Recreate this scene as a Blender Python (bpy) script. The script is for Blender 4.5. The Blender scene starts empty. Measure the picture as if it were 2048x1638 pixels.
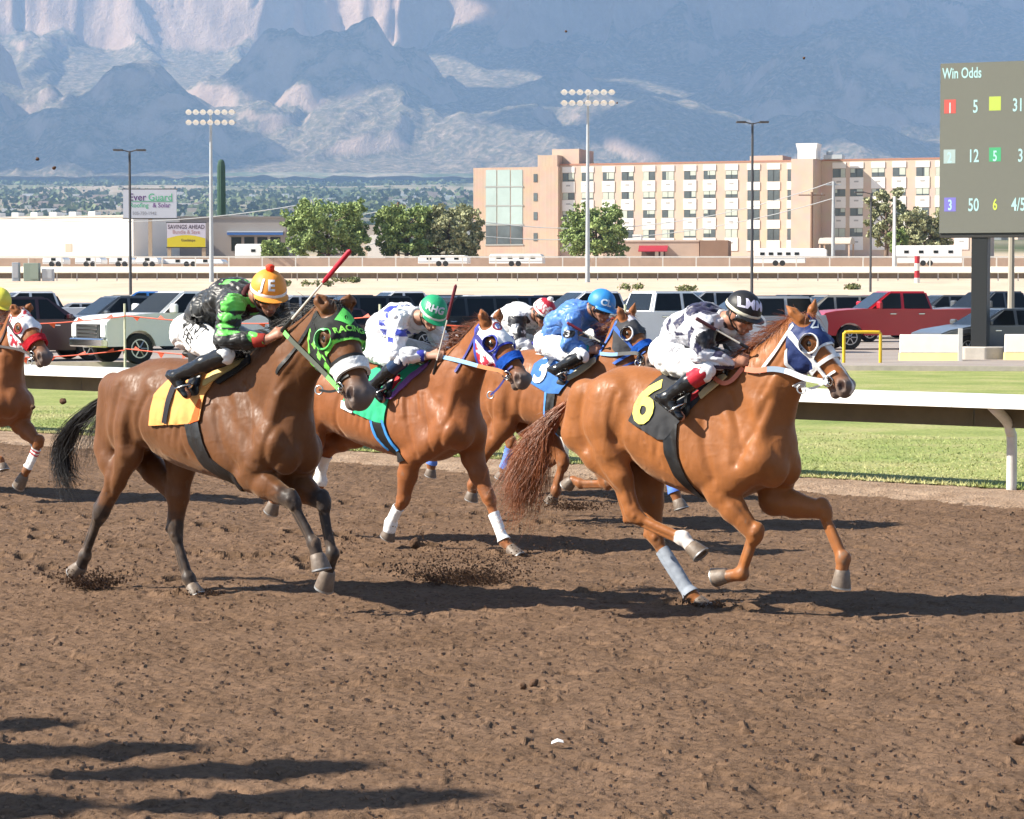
import bpy, bmesh, math, random
import numpy as np
from mathutils import Vector, Matrix
from mathutils.bvhtree import BVHTree
R = math.radians
scn = bpy.context.scene
COL = scn.collection
# ---------------------------------------------------------------- camera, sky, sun, exposure
FPX = 5000.0                       # focal length in pixels of the 2048 px wide photograph
CAM_H = 2.1
PITCH = math.atan((819 - 583) / FPX)
cam_d = bpy.data.cameras.new('camera')
cam_d.sensor_width = 36.0
cam_d.lens = 36.0 * FPX / 2048.0
cam_d.clip_start = 0.3
cam_d.clip_end = 60000.0
cam = bpy.data.objects.new('camera', cam_d)
COL.objects.link(cam)
cam.location = (0, 0, CAM_H)
cam.rotation_euler = (R(90) - PITCH, 0, 0)
scn.camera = cam
SUN_EL, SUN_AZ = R(38), R(-98)     # azimuth measured from +Y (view direction) clockwise
SUN_DIR = Vector((math.sin(SUN_AZ) * math.cos(SUN_EL), math.cos(SUN_AZ) * math.cos(SUN_EL), math.sin(SUN_EL)))
world = bpy.data.worlds.new('World')
scn.world = world
world.use_nodes = True
wn = world.node_tree
wn.nodes.clear()
sky = wn.nodes.new('ShaderNodeTexSky')
sky.sky_type = 'NISHITA'
sky.sun_disc = False
sky.sun_elevation = SUN_EL
sky.sun_rotation = SUN_AZ
sky.altitude = 1600
bgn = wn.nodes.new('ShaderNodeBackground')
bgn.inputs['Strength'].default_value = 0.07
won = wn.nodes.new('ShaderNodeOutputWorld')
wn.links.new(sky.outputs[0], bgn.inputs[0])
wn.links.new(bgn.outputs[0], won.inputs[0])
sun_d = bpy.data.lights.new('sun', 'SUN')
sun_d.energy = 5.0
sun_d.angle = R(0.53)
sun_d.color = (1.0, 0.93, 0.81)
sun = bpy.data.objects.new('sun', sun_d)
COL.objects.link(sun)
sun.rotation_euler = SUN_DIR.to_track_quat('Z', 'Y').to_euler()
scn.view_settings.view_transform = 'Standard'
scn.view_settings.look = 'None'
scn.view_settings.exposure = 1.35
scn.view_settings.gamma = 1.0
scn.render.engine = 'CYCLES'
scn.cycles.use_denoising = True
scn.cycles.max_bounces = 5
scn.cycles.diffuse_bounces = 3
scn.cycles.glossy_bounces = 3
scn.cycles.transparent_max_bounces = 8
scn.cycles.volume_bounces = 1
scn.cycles.adaptive_threshold = 0.02
scn.cycles.caustics_reflective = False
scn.cycles.caustics_refractive = False
# ---------------------------------------------------------------- helpers
_fw = np.array((0, math.cos(PITCH), -math.sin(PITCH)))
_up = np.array((0, math.sin(PITCH), math.cos(PITCH)))
_rt = np.array((1.0, 0, 0))
CAMP = np.array((0, 0, CAM_H))
def ray(u, v):
    return _fw + (u - 1024) / FPX * _rt - (v - 819) / FPX * _up
def on_ground(u, v, z=0.0):
    d = ray(u, v)
    return CAMP + d * ((z - CAM_H) / d[2])
def at_depth(u, v, y):
    d = ray(u, v)
    return CAMP + d * (y / d[1])
def unit(v):
    v = np.asarray(v, float)
    return v / (np.linalg.norm(v) + 1e-12)
def arr(*a):
    return np.array(a, float)

def _hash(ix, iy, iz, seed):
    h = (ix.astype(np.int64) * 374761393 + iy.astype(np.int64) * 668265263 + iz.astype(np.int64) * 2147483647 + seed * 1274126177) & 0xffffffff
    h = ((h ^ (h >> 13)) * 1274126177) & 0xffffffff
    h = (h ^ (h >> 16)) & 0xffffff
    return h.astype(np.float32) / np.float32(0xffffff)
def vnoise(x, y, z=None, seed=0):
    if z is None:
        z = np.zeros_like(x)
    xi, yi, zi = np.floor(x), np.floor(y), np.floor(z)
    fx, fy, fz = x - xi, y - yi, z - zi
    fx, fy, fz = [t * t * (3 - 2 * t) for t in (fx, fy, fz)]
    xi, yi, zi = xi.astype(np.int64), yi.astype(np.int64), zi.astype(np.int64)
    def L(dz):
        a = _hash(xi, yi, zi + dz, seed); b = _hash(xi + 1, yi, zi + dz, seed)
        c = _hash(xi, yi + 1, zi + dz, seed); d = _hash(xi + 1, yi + 1, zi + dz, seed)
        return (a + (b - a) * fx) * (1 - fy) + (c + (d - c) * fx) * fy
    if np.all(z == 0):
        return L(0) * 2 - 1
    return (L(0) * (1 - fz) + L(1) * fz) * 2 - 1
def fbm(x, y, z=None, oct=4, seed=0, gain=.5, lac=2.03):
    s, a, tot = 0, 1.0, 0
    for o in range(oct):
        s = s + a * vnoise(x, y, z, seed + o * 17); tot += a
        x = x * lac + 3.1; y = y * lac + 1.7; z = None if z is None else z * lac + 5.3
        a *= gain
    return s / tot

# ---- materials
MATS = {}
def rgb(c):
    return (c[0], c[1], c[2], 1.0)
def mat(name, base=(.5, .5, .5), rough=.6, spec=.5, metal=0.0, var=0.0, vscale=20.0, bump=0.0, bscale=60.0,
        attr=False, coat=0.0, emit=None, estr=0.0, sheen=0.0, var2=None, trans=0.0, alpha=1.0, bump2=0.0, b2scale=8.0, bdist=.01):
    if name in MATS:
        return MATS[name]
    m = bpy.data.materials.new(name)
    m.use_nodes = True
    nt = m.node_tree
    b = nt.nodes['Principled BSDF']
    b.inputs['Roughness'].default_value = rough
    b.inputs['Specular IOR Level'].default_value = spec
    b.inputs['Metallic'].default_value = metal
    b.inputs['Coat Weight'].default_value = coat
    b.inputs['Coat Roughness'].default_value = .15
    b.inputs['Sheen Weight'].default_value = sheen
    b.inputs['Transmission Weight'].default_value = trans
    b.inputs['Alpha'].default_value = alpha
    b.inputs['Base Color'].default_value = rgb(base)
    tc = nt.nodes.new('ShaderNodeTexCoord')
    src = None
    if attr:
        at = nt.nodes.new('ShaderNodeAttribute'); at.attribute_name = 'Col'
        src = at.outputs['Color']
    if var > 0:
        n = nt.nodes.new('ShaderNodeTexNoise'); n.inputs['Scale'].default_value = vscale
        n.inputs['Detail'].default_value = 5; n.inputs['Roughness'].default_value = .6
        nt.links.new(tc.outputs['Object'], n.inputs['Vector'])
        rp = nt.nodes.new('ShaderNodeMapRange'); rp.inputs[1].default_value = .25; rp.inputs[2].default_value = .75
        rp.inputs[3].default_value = 1 - var; rp.inputs[4].default_value = 1 + var
        nt.links.new(n.outputs['Fac'], rp.inputs[0])
        mx = nt.nodes.new('ShaderNodeMix'); mx.data_type = 'RGBA'; mx.blend_type = 'MULTIPLY'
        mx.inputs[0].default_value = 1
        cb = nt.nodes.new('ShaderNodeCombineColor')
        for i in range(3): nt.links.new(rp.outputs[0], cb.inputs[i])
        if src is not None: nt.links.new(src, mx.inputs[6])
        else: mx.inputs[6].default_value = rgb(base)
        if var2 is not None:
            m2 = nt.nodes.new('ShaderNodeMix'); m2.data_type = 'RGBA'
            n2 = nt.nodes.new('ShaderNodeTexNoise'); n2.inputs['Scale'].default_value = vscale * .23; n2.inputs['Detail'].default_value = 6
            nt.links.new(tc.outputs['Object'], n2.inputs['Vector'])
            r2 = nt.nodes.new('ShaderNodeMapRange'); r2.inputs[1].default_value = .38; r2.inputs[2].default_value = .66
            nt.links.new(n2.outputs['Fac'], r2.inputs[0])
            nt.links.new(r2.outputs[0], m2.inputs[0])
            if src is not None: nt.links.new(src, m2.inputs[6])
            else: m2.inputs[6].default_value = rgb(base)
            m2.inputs[7].default_value = rgb(var2)
            nt.links.new(m2.outputs[2], mx.inputs[6])
        nt.links.new(cb.outputs[0], mx.inputs[7])
        src = mx.outputs[2]
    if src is not None:
        nt.links.new(src, b.inputs['Base Color'])
    if bump > 0:
        n = nt.nodes.new('ShaderNodeTexNoise'); n.inputs['Scale'].default_value = bscale
        n.inputs['Detail'].default_value = 4
        nt.links.new(tc.outputs['Object'], n.inputs['Vector'])
        bp = nt.nodes.new('ShaderNodeBump'); bp.inputs['Strength'].default_value = bump; bp.inputs['Distance'].default_value = bdist
        nt.links.new(n.outputs['Fac'], bp.inputs['Height'])
        if bump2 > 0:
            n3 = nt.nodes.new('ShaderNodeTexNoise'); n3.inputs['Scale'].default_value = b2scale; n3.inputs['Detail'].default_value = 3
            nt.links.new(tc.outputs['Object'], n3.inputs['Vector'])
            bp2 = nt.nodes.new('ShaderNodeBump'); bp2.inputs['Strength'].default_value = bump2; bp2.inputs['Distance'].default_value = bdist * 3
            nt.links.new(n3.outputs['Fac'], bp2.inputs['Height'])
            nt.links.new(bp2.outputs[0], bp.inputs['Normal'])
        nt.links.new(bp.outputs[0], b.inputs['Normal'])
    if emit is not None:
        b.inputs['Emission Color'].default_value = rgb(emit)
        b.inputs['Emission Strength'].default_value = estr
    MATS[name] = m
    return m

# ---- objects
def link(name, me, material=None, parent=None, loc=None, rz=None, label=None, cat=None, group=None, kind=None):
    o = bpy.data.objects.new(name, me)
    COL.objects.link(o)
    if material is not None and me is not None:
        mm = material if isinstance(material, (list, tuple)) else [material]
        if len(me.materials) == 0:
            for m in mm: me.materials.append(m)
    if parent is not None: o.parent = parent
    if loc is not None: o.location = loc
    if rz is not None: o.rotation_euler = (0, 0, rz)
    if label: o['label'] = label
    if cat: o['category'] = cat
    if group: o['group'] = group
    if kind: o['kind'] = kind
    return o
def empty(name, loc, rz=0.0, label=None, cat=None, group=None):
    return link(name, None, None, None, loc, rz, label, cat, group)
def copy_tree(o, parent=None):
    c = o.copy(); COL.objects.link(c); c.parent = parent
    for ch in list(o.children):
        copy_tree(ch, c)
    return c
def mesh_np(name, V, F, smooth=True, col=None, mi=None):
    """V (n,3), F (m,k) int array or list of arrays"""
    me = bpy.data.meshes.new(name)
    V = np.ascontiguousarray(V, np.float32)
    Fs = F if isinstance(F, list) else [F]
    Fs = [np.asarray(f, np.int32) for f in Fs if len(f)]
    me.vertices.add(len(V)); me.vertices.foreach_set('co', V.ravel())
    tot = np.concatenate([np.full(len(f), f.shape[1], np.int32) for f in Fs])
    loops = np.concatenate([f.ravel() for f in Fs])
    start = np.concatenate([[0], np.cumsum(tot)[:-1]]).astype(np.int32)
    me.loops.add(len(loops)); me.loops.foreach_set('vertex_index', loops)
    me.polygons.add(len(tot)); me.polygons.foreach_set('loop_start', start)
    me.update(calc_edges=True)
    me.polygons.foreach_set('use_smooth', np.full(len(tot), smooth, bool))
    if mi is not None: me.polygons.foreach_set('material_index', np.asarray(mi, np.int32))
    if col is not None:
        ca = me.attributes.new('Col', 'FLOAT_COLOR', 'POINT')
        c4 = np.ones((len(V), 4), np.float32); c4[:, :3] = col
        ca.data.foreach_set('color', c4.ravel())
    me.validate()
    return me

class MB:
    """collects simple shapes into one mesh"""
    def __init__(s): s.v = []; s.f = []
    def add(s, vs, fs):
        n = len(s.v); s.v.extend([tuple(map(float, p)) for p in vs]); s.f.extend([tuple(i + n for i in f) for f in fs])
        return s
    def box(s, lo, hi):
        x0, y0, z0 = lo; x1, y1, z1 = hi
        return s.add([(x0, y0, z0), (x1, y0, z0), (x1, y1, z0), (x0, y1, z0), (x0, y0, z1), (x1, y0, z1), (x1, y1, z1), (x0, y1, z1)],
                     [(0, 3, 2, 1), (4, 5, 6, 7), (0, 1, 5, 4), (1, 2, 6, 5), (2, 3, 7, 6), (3, 0, 4, 7)])
    def tube(s, pts, rad, n=8, cap=True):
        pts = [np.array(p, float) for p in pts]
        rads = rad if hasattr(rad, '__len__') else [rad] * len(pts)
        up = None; rings = []
        for i, p in enumerate(pts):
            t = pts[min(i + 1, len(pts) - 1)] - pts[max(i - 1, 0)]
            t = t / (np.linalg.norm(t) + 1e-12)
            if up is None:
                up = np.array((0, 0, 1.0)) if abs(t[2]) < .9 else np.array((1.0, 0, 0))
            u = np.cross(t, up); u /= np.linalg.norm(u) + 1e-12
            w = np.cross(u, t); up = w
            rings.append([p + rads[i] * (math.cos(a) * u + math.sin(a) * w) for a in [2 * math.pi * k / n for k in range(n)]])
        vs = [q for r in rings for q in r]; fs = []
        for i in range(len(rings) - 1):
            for k in range(n):
                a, b = i * n + k, i * n + (k + 1) % n
                fs.append((a, a + n, b + n, b))
        if cap:
            fs.append(tuple(range(n))); fs.append(tuple(reversed(range((len(rings) - 1) * n, len(rings) * n))))
        return s.add(vs, fs)
    def prism(s, poly, axis, a, b):
        """extrude a 2D polygon (list of (p,q)) along axis from a to b; axis y: (x,z) ; axis x: (y,z); axis z: (x,y)"""
        def P(p, q, t): return {'y': (p, t, q), 'x': (t, p, q), 'z': (p, q, t)}[axis]
        n = len(poly)
        vs = [P(p, q, a) for p, q in poly] + [P(p, q, b) for p, q in poly]
        fs = [tuple(range(n)), tuple(reversed(range(n, 2 * n)))]
        for i in range(n):
            j = (i + 1) % n
            fs.append((i, i + n, j + n, j))
        return s.add(vs, fs)
    def lathe(s, prof, n=16, c=(0, 0, 0), axis='z'):
        vs = []; m = len(prof)
        for r, h in prof:
            for k in range(n):
                a = 2 * math.pi * k / n
                x, y = r * math.cos(a), r * math.sin(a)
                p = {'z': (x, y, h), 'y': (x, h, y), 'x': (h, x, y)}[axis]
                vs.append((p[0] + c[0], p[1] + c[1], p[2] + c[2]))
        fs = []
        for i in range(m - 1):
            for k in range(n):
                a, b = i * n + k, i * n + (k + 1) % n
                fs.append((a, b, b + n, a + n))
        fs.append(tuple(reversed(range(n)))); fs.append(tuple(range((m - 1) * n, m * n)))
        return s.add(vs, fs)
    def mesh(s, name, bevel=0.0, smooth=False, recalc=True, segs=1):
        me = bpy.data.meshes.new(name)
        me.from_pydata(s.v, [], s.f)
        if recalc or bevel:
            bm = bmesh.new(); bm.from_mesh(me)
            if recalc: bmesh.ops.recalc_face_normals(bm, faces=bm.faces)
            if bevel:
                es = [e for e in bm.edges if len(e.link_faces) == 2 and e.calc_face_angle(0) > .5]
                bmesh.ops.bevel(bm, geom=es, offset=bevel, segments=segs, affect='EDGES', clamp_overlap=True)
            bm.to_mesh(me); bm.free()
        if smooth:
            me.polygons.foreach_set('use_smooth', [True] * len(me.polygons))
            if smooth != 'all':
                me.set_sharp_from_angle(angle=R(40))
        return me
    def build(s, name, material, parent=None, bevel=0.0, smooth=False, **k):
        return link(name, s.mesh(name, bevel, smooth), material, parent, **k)

# ---- implicit surfaces
class Field:
    def __init__(s, lo, hi, h):
        s.h = h; s.lo = np.array(lo, np.float32)
        n = np.ceil((np.array(hi) - np.array(lo)) / h).astype(int) + 1
        s.ax = [(s.lo[i] + h * np.arange(n[i])).astype(np.float32) for i in range(3)]
        s.F = np.full(n, 1.0, np.float32)
    def sub(s, lo, hi):
        sl = []
        for i in range(3):
            a = max(0, int((lo[i] - s.lo[i]) / s.h)); b = min(s.F.shape[i], int((hi[i] - s.lo[i]) / s.h) + 2)
            if b <= a: return None, None, None, None
            sl.append(slice(a, b))
        return tuple(sl), s.ax[0][sl[0]][:, None, None], s.ax[1][sl[1]][None, :, None], s.ax[2][sl[2]][None, None, :]
    def comb(s, sl, d, k, op):
        F = s.F[sl]
        if op == 'u':
            h = np.maximum(k - np.abs(F - d), 0) / k
            s.F[sl] = np.minimum(F, d) - h * h * k * .25
        else:
            d = -d
            h = np.maximum(k - np.abs(F - d), 0) / k
            s.F[sl] = np.maximum(F, d) + h * h * k * .25
    def ecap(s, a, b, ra, rb, k=.03, lat=(0, 1, 0), op='u'):
        a = np.array(a, np.float32); b = np.array(b, np.float32)
        ra = (ra, ra) if not hasattr(ra, '__len__') else ra
        rb = (rb, rb) if not hasattr(rb, '__len__') else rb
        m = max(*ra, *rb) + k + 2 * s.h
        sl, X, Y, Z = s.sub(np.minimum(a, b) - m, np.maximum(a, b) + m)
        if sl is None: return
        ab = b - a; L2 = float(ab @ ab) + 1e-9
        px, py, pz = X - a[0], Y - a[1], Z - a[2]
        t = np.clip((px * ab[0] + py * ab[1] + pz * ab[2]) / L2, 0, 1)
        qx, qy, qz = px - t * ab[0], py - t * ab[1], pz - t * ab[2]
        ql = qx * lat[0] + qy * lat[1] + qz * lat[2]
        ql2 = ql * ql
        q2 = np.maximum(qx * qx + qy * qy + qz * qz - ql2, 0)
        d2 = (ra[0] + (rb[0] - ra[0]) * t) ** 2; w2 = (ra[1] + (rb[1] - ra[1]) * t) ** 2
        k0 = np.sqrt(q2 / d2 + ql2 / w2)
        k1 = np.sqrt(q2 / (d2 * d2) + ql2 / (w2 * w2)) + 1e-6
        s.comb(sl, k0 * (k0 - 1) / k1, k, op)
    def ball(s, c, r, k=.03, op='u'):
        """axis aligned ellipsoid"""
        r = (r, r, r) if not hasattr(r, '__len__') else r
        c = np.array(c, np.float32); m = np.array(r) + k + 2 * s.h
        sl, X, Y, Z = s.sub(c - m, c + m)
        if sl is None: return
        x, y, z = X - c[0], Y - c[1], Z - c[2]
        k0 = np.sqrt((x / r[0]) ** 2 + (y / r[1]) ** 2 + (z / r[2]) ** 2)
        k1 = np.sqrt((x / r[0] ** 2) ** 2 + (y / r[1] ** 2) ** 2 + (z / r[2] ** 2) ** 2) + 1e-6
        s.comb(sl, k0 * (k0 - 1) / k1, k, op)
    def chain(s, pts, rads, k=.03, lat=(0, 1, 0), op='u'):
        for i in range(len(pts) - 1):
            s.ecap(pts[i], pts[i + 1], rads[i], rads[i + 1], k, lat, op)
    def loft(s, xs, zt, zb, w, tp, cap0, cap1, k=.05):
        """body along x: arrays of x, top z, bottom z, half width, top taper; rounded ends"""
        x0, x1 = xs[0], xs[-1]
        lo = arr(x0 - cap0 - k - .02, -max(w) - k - .02, min(zb) - k - .02); hi = arr(x1 + cap1 + k + .02, max(w) + k + .02, max(zt) + k + .02)
        sl, X, Y, Z = s.sub(lo, hi)
        xx = X[:, 0, 0]
        xd = np.linspace(x0, x1, 200)
        def sp(v):
            c = np.interp(xd, xs, v)
            for _ in range(60): c[1:-1] = (c[:-2] + 2 * c[1:-1] + c[2:]) / 4
            return np.interp(xx, xd, c).astype(np.float32)[:, None, None]
        T, B, W, TP = sp(zt), sp(zb), sp(w), sp(tp)
        H = (T - B) / 2; C = (T + B) / 2
        dx = np.where(X < x0, (x0 - X) / cap0, np.where(X > x1, (X - x1) / cap1, 0))
        zz = (Z - C) / H
        We = W * (1 - TP * np.clip(zz, -1.2, 1.2))
        k0 = np.sqrt(np.abs(Y / We) ** 2.2 + np.abs(zz) ** 2.2 + dx * dx) + 1e-6
        k1 = np.sqrt((Y / We ** 2) ** 2 + (zz / H) ** 2 + (dx / np.where(X < x0, cap0, cap1)) ** 2) + 1e-6
        s.comb(sl, k0 * (k0 - 1) / k1, k, 'u')
    def noise(s, amp, freq, seed=0, oct=2):
        """displace near the surface only"""
        idx = np.nonzero(np.abs(s.F) < amp * 2 + 2 * s.h)
        x, y, z = s.ax[0][idx[0]] * freq, s.ax[1][idx[1]] * freq, s.ax[2][idx[2]] * freq
        s.F[idx] += amp * fbm(x, y, z + .01, oct, seed)
    def mesh(s, smooth=1):
        F = s.F; h = s.h
        I = F < 0
        c = np.zeros(tuple(n - 1 for n in F.shape), np.int8)
        offs = [(i, j, k) for i in (0, 1) for j in (0, 1) for k in (0, 1)]
        for i, j, k in offs:
            c += I[i:i + c.shape[0], j:j + c.shape[1], k:k + c.shape[2]]
        act = np.nonzero((c > 0) & (c < 8))
        n = len(act[0])
        ids = np.full(c.shape, -1, np.int32); ids[act] = np.arange(n)
        cv = np.stack([F[act[0] + i, act[1] + j, act[2] + k] for i, j, k in offs], 1)
        P = np.zeros((n, 3), np.float32); cnt = np.zeros(n, np.float32)
        O = np.array(offs, np.float32)
        for a in range(8):
            for b in range(a + 1, 8):
                if np.abs(O[a] - O[b]).sum() != 1: continue
                va, vb = cv[:, a], cv[:, b]
                m = (va < 0) != (vb < 0)
                t = np.where(m, va / np.where(m, va - vb, 1), 0)
                P += np.where(m[:, None], O[a] + t[:, None] * (O[b] - O[a]), 0); cnt += m
        V = (np.stack(act, 1) + P / cnt[:, None]) * h + s.lo
        quads = []
        for ax in range(3):
            a1, a2 = (ax + 1) % 3, (ax + 2) % 3
            sl0 = [slice(None)] * 3; sl1 = [slice(None)] * 3
            sl0[ax] = slice(0, -1); sl1[ax] = slice(1, None)
            for q in (sl0, sl1): q[a1] = slice(1, -1); q[a2] = slice(1, -1)
            A, B = I[tuple(sl0)], I[tuple(sl1)]
            for flip, M in ((0, A & ~B), (1, ~A & B)):
                e = np.nonzero(M)
                e = [x.copy() for x in e]
                e[a1] += 1; e[a2] += 1
                def idx(d1, d2):
                    q = [x for x in e]; q[a1] = q[a1] - d1; q[a2] = q[a2] - d2
                    return ids[tuple(q)]
                qd = np.stack([idx(0, 0), idx(1, 0), idx(1, 1), idx(0, 1)], 1)
                quads.append(qd[:, ::-1] if flip else qd)
        Q = np.concatenate(quads)
        Q = Q[(Q >= 0).all(1)]
        for _ in range(smooth):
            for lam in (.5, -.47):
                S = np.zeros_like(V); c2 = np.zeros(len(V), np.float32)
                for a in range(4):
                    b = (a + 1) % 4
                    for i, j in ((Q[:, a], Q[:, b]), (Q[:, b], Q[:, a])):
                        for ax in range(3):
                            S[:, ax] += np.bincount(i, V[j, ax], len(V))
                        c2 += np.bincount(i, minlength=len(V))
                V = V + lam * (S / np.maximum(c2, 1)[:, None] - V)
        return V.astype(np.float32), Q

def tri_of(Q):
    Q = np.asarray(Q)
    if Q.shape[1] == 3: return Q
    return np.concatenate([Q[:, [0, 1, 2]], Q[:, [0, 2, 3]]])
def vnormals(V, T):
    n = np.cross(V[T[:, 1]] - V[T[:, 0]], V[T[:, 2]] - V[T[:, 0]])
    N = np.zeros_like(V)
    for a in range(3):
        for ax in range(3): N[:, ax] += np.bincount(T[:, a], n[:, ax], len(V))
    return N / (np.linalg.norm(N, axis=1)[:, None] + 1e-12)
def clip(V, N, T, f):
    """keep the part of the surface where f < 0; returns V, N, T and edge-exact borders"""
    ins = f < 0
    s = ins[T].sum(1)
    keep = T[s == 3]
    newV, newN, newT = [V], [N], [keep]
    base = len(V)
    for cntv in (1, 2):
        C = T[s == cntv]
        if not len(C): continue
        i = ins[C]
        piv = np.argmax(i if cntv == 1 else ~i, 1)
        r = np.arange(len(C))
        a, b, c = C[r, piv], C[r, (piv + 1) % 3], C[r, (piv + 2) % 3]
        tb = f[a] / (f[a] - f[b]); tc = f[a] / (f[a] - f[c])
        pb = V[a] + tb[:, None] * (V[b] - V[a]); pc = V[a] + tc[:, None] * (V[c] - V[a])
        nb = N[a] + tb[:, None] * (N[b] - N[a]); nc = N[a] + tc[:, None] * (N[c] - N[a])
        ib = base + np.arange(len(C)); ic = ib + len(C); base += 2 * len(C)
        newV += [pb, pc]; newN += [nb, nc]
        if cntv == 1: newT.append(np.stack([a, ib, ic], 1))
        else: newT += [np.stack([ib, b, c], 1), np.stack([ib, c, ic], 1)]
    V2, N2, T2 = np.concatenate(newV), np.concatenate(newN), np.concatenate(newT)
    u, inv = np.unique(T2, return_inverse=True)
    V2, N2, T2 = V2[u], N2[u], inv.reshape(-1, 3)
    key = np.round(V2 * 20000).astype(np.int64)
    _, fi, inv2 = np.unique(key, axis=0, return_index=True, return_inverse=True)
    T2 = inv2.reshape(-1)[T2]
    T2 = T2[(T2[:, 0] != T2[:, 1]) & (T2[:, 1] != T2[:, 2]) & (T2[:, 0] != T2[:, 2])]
    return V2[fi], N2[fi], T2
def shell(name, S, fields, off, material, parent, thick=.006, wave=0.0, wfreq=9.0, seed=0, colf=None):
    """cloth or strap lying on the surface S=(V,N,T): region where all fields(V) < 0, offset along the normal, with a rim"""
    V, N, T = S
    for fn in fields:
        V, N, T = clip(V, N, T, fn(V))
        if len(T) == 0: return None
    N = N / (np.linalg.norm(N, axis=1)[:, None] + 1e-9)
    o = off
    if wave: o = off + wave * (1 + fbm(V[:, 0] * wfreq, V[:, 1] * wfreq, V[:, 2] * wfreq + .1, 2, seed))[:, None]
    top = V + N * o; bot = V + N * (o - thick)
    e = np.concatenate([T[:, [0, 1]], T[:, [1, 2]], T[:, [2, 0]]])
    es = np.sort(e, 1); key = es[:, 0].astype(np.int64) * len(V) + es[:, 1]
    _, ix, ct = np.unique(key, return_index=True, return_counts=True)
    be = e[ix[ct == 1]]
    n = len(V)
    F3 = np.concatenate([T, T[:, ::-1] + n]); F4 = np.stack([be[:, 1], be[:, 0], be[:, 0] + n, be[:, 1] + n], 1)
    VV = np.concatenate([top, bot])
    me = mesh_np(name, VV, [F3, F4], True, None if colf is None else colf(VV))
    me.set_sharp_from_angle(angle=R(60))
    return link(name, me, material, parent)
def poly_sd(p, q, poly):
    """signed distance of 2D points to a polygon (negative inside)"""
    poly = np.array(poly, float); n = len(poly)
    d = np.full(p.shape, 1e9); ins = np.zeros(p.shape, bool)
    for i in range(n):
        a, b = poly[i], poly[(i + 1) % n]
        ex, ey = b - a
        wx, wy = p - a[0], q - a[1]
        t = np.clip((wx * ex + wy * ey) / (ex * ex + ey * ey + 1e-12), 0, 1)
        d = np.minimum(d, (wx - t * ex) ** 2 + (wy - t * ey) ** 2)
        cr = ((a[1] > q) != (b[1] > q)) & (p < (b[0] - a[0]) * (q - a[1]) / (b[1] - a[1] + 1e-12) + a[0])
        ins ^= cr
    return np.where(ins, -1, 1) * np.sqrt(d)
def text_mesh(txt, size, bold=0.0, font_shear=0.0, depth=0.0, sub=0.0, sx=1.0):
    cu = bpy.data.curves.new('lettering', 'FONT')
    cu.body = txt; cu.size = size; cu.align_x = 'CENTER'; cu.align_y = 'CENTER'
    cu.offset = bold; cu.shear = font_shear; cu.extrude = depth; cu.resolution_u = 3
    ob = bpy.data.objects.new('lettering_tmp', cu)
    ts = bpy.data.scenes.new('lettering_scene'); ts.collection.objects.link(ob)   # a scene of its own keeps this quick
    with bpy.context.temp_override(scene=ts, view_layer=ts.view_layers[0]):
        dg = bpy.context.evaluated_depsgraph_get()
        me = bpy.data.meshes.new_from_object(ob.evaluated_get(dg))
    bpy.data.scenes.remove(ts); bpy.data.objects.remove(ob); bpy.data.curves.remove(cu)
    me.materials.clear()
    bm = bmesh.new(); bm.from_mesh(me)
    bmesh.ops.triangulate(bm, faces=bm.faces)
    bmesh.ops.remove_doubles(bm, verts=bm.verts, dist=1e-5)
    if sub:
        for _ in range(4):
            es = [e for e in bm.edges if e.calc_length() > sub]
            if not es: break
            bmesh.ops.subdivide_edges(bm, edges=es, cuts=1, use_grid_fill=False)
            bmesh.ops.triangulate(bm, faces=bm.faces)
    if sx != 1.0:
        for v in bm.verts: v.co.x *= sx
    bm.to_mesh(me); bm.free()
    return me
def decal(name, me, bvh, center, right, up, material, parent, off=.004, reach=.4):
    """press a flat lettering mesh on a surface: each vertex goes along -normal until it meets the surface"""
    right = Vector(right).normalized(); up = Vector(up).normalized(); nrm = right.cross(up).normalized()
    c = Vector(center)
    last = None
    for v in me.vertices:
        p = c + right * v.co.x + up * v.co.y
        hit = bvh.ray_cast(p + nrm * reach, -nrm, reach * 2)
        if hit[0] is not None:
            h = reach - hit[3]
            v.co = hit[0] + nrm * off
        else:
            v.co = p + nrm * off
    me.update()
    return link(name, me, material, parent)
def place_mesh(me, center, right, up):
    right = Vector(right).normalized(); up = Vector(up).normalized(); nrm = right.cross(up).normalized()
    m = Matrix((right, up, nrm)).transposed().to_4x4(); m.translation = Vector(center)
    me.transform(m); me.update()
    return me
def strands(paths, r0, r1, n=3, prof=None):
    """paths (S,K,3) -> tapered tubes; returns V,F"""
    S, K, _ = paths.shape
    t = np.gradient(paths, axis=1); t /= np.linalg.norm(t, axis=2, keepdims=True) + 1e-9
    ref = np.zeros_like(t); ref[..., 1] = 1.0
    u = np.cross(t, ref); u /= np.linalg.norm(u, axis=2, keepdims=True) + 1e-9
    w = np.cross(t, u)
    rr = np.linspace(0, 1, K); rad = (r0 + (r1 - r0) * rr)[None, :, None]
    rings = [paths + rad * (math.cos(a) * u + math.sin(a) * w) for a in [2 * math.pi * k / n for k in range(n)]]
    V = np.stack(rings, 2).reshape(-1, 3)
    base = (np.arange(S)[:, None, None] * K + np.arange(K - 1)[None, :, None]) * n
    k = np.arange(n)[None, None, :]; k2 = (k + 1) % n
    F = np.stack([base + k, base + k2, base + n + k2, base + n + k], -1).reshape(-1, 4)
    return V, F
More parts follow.
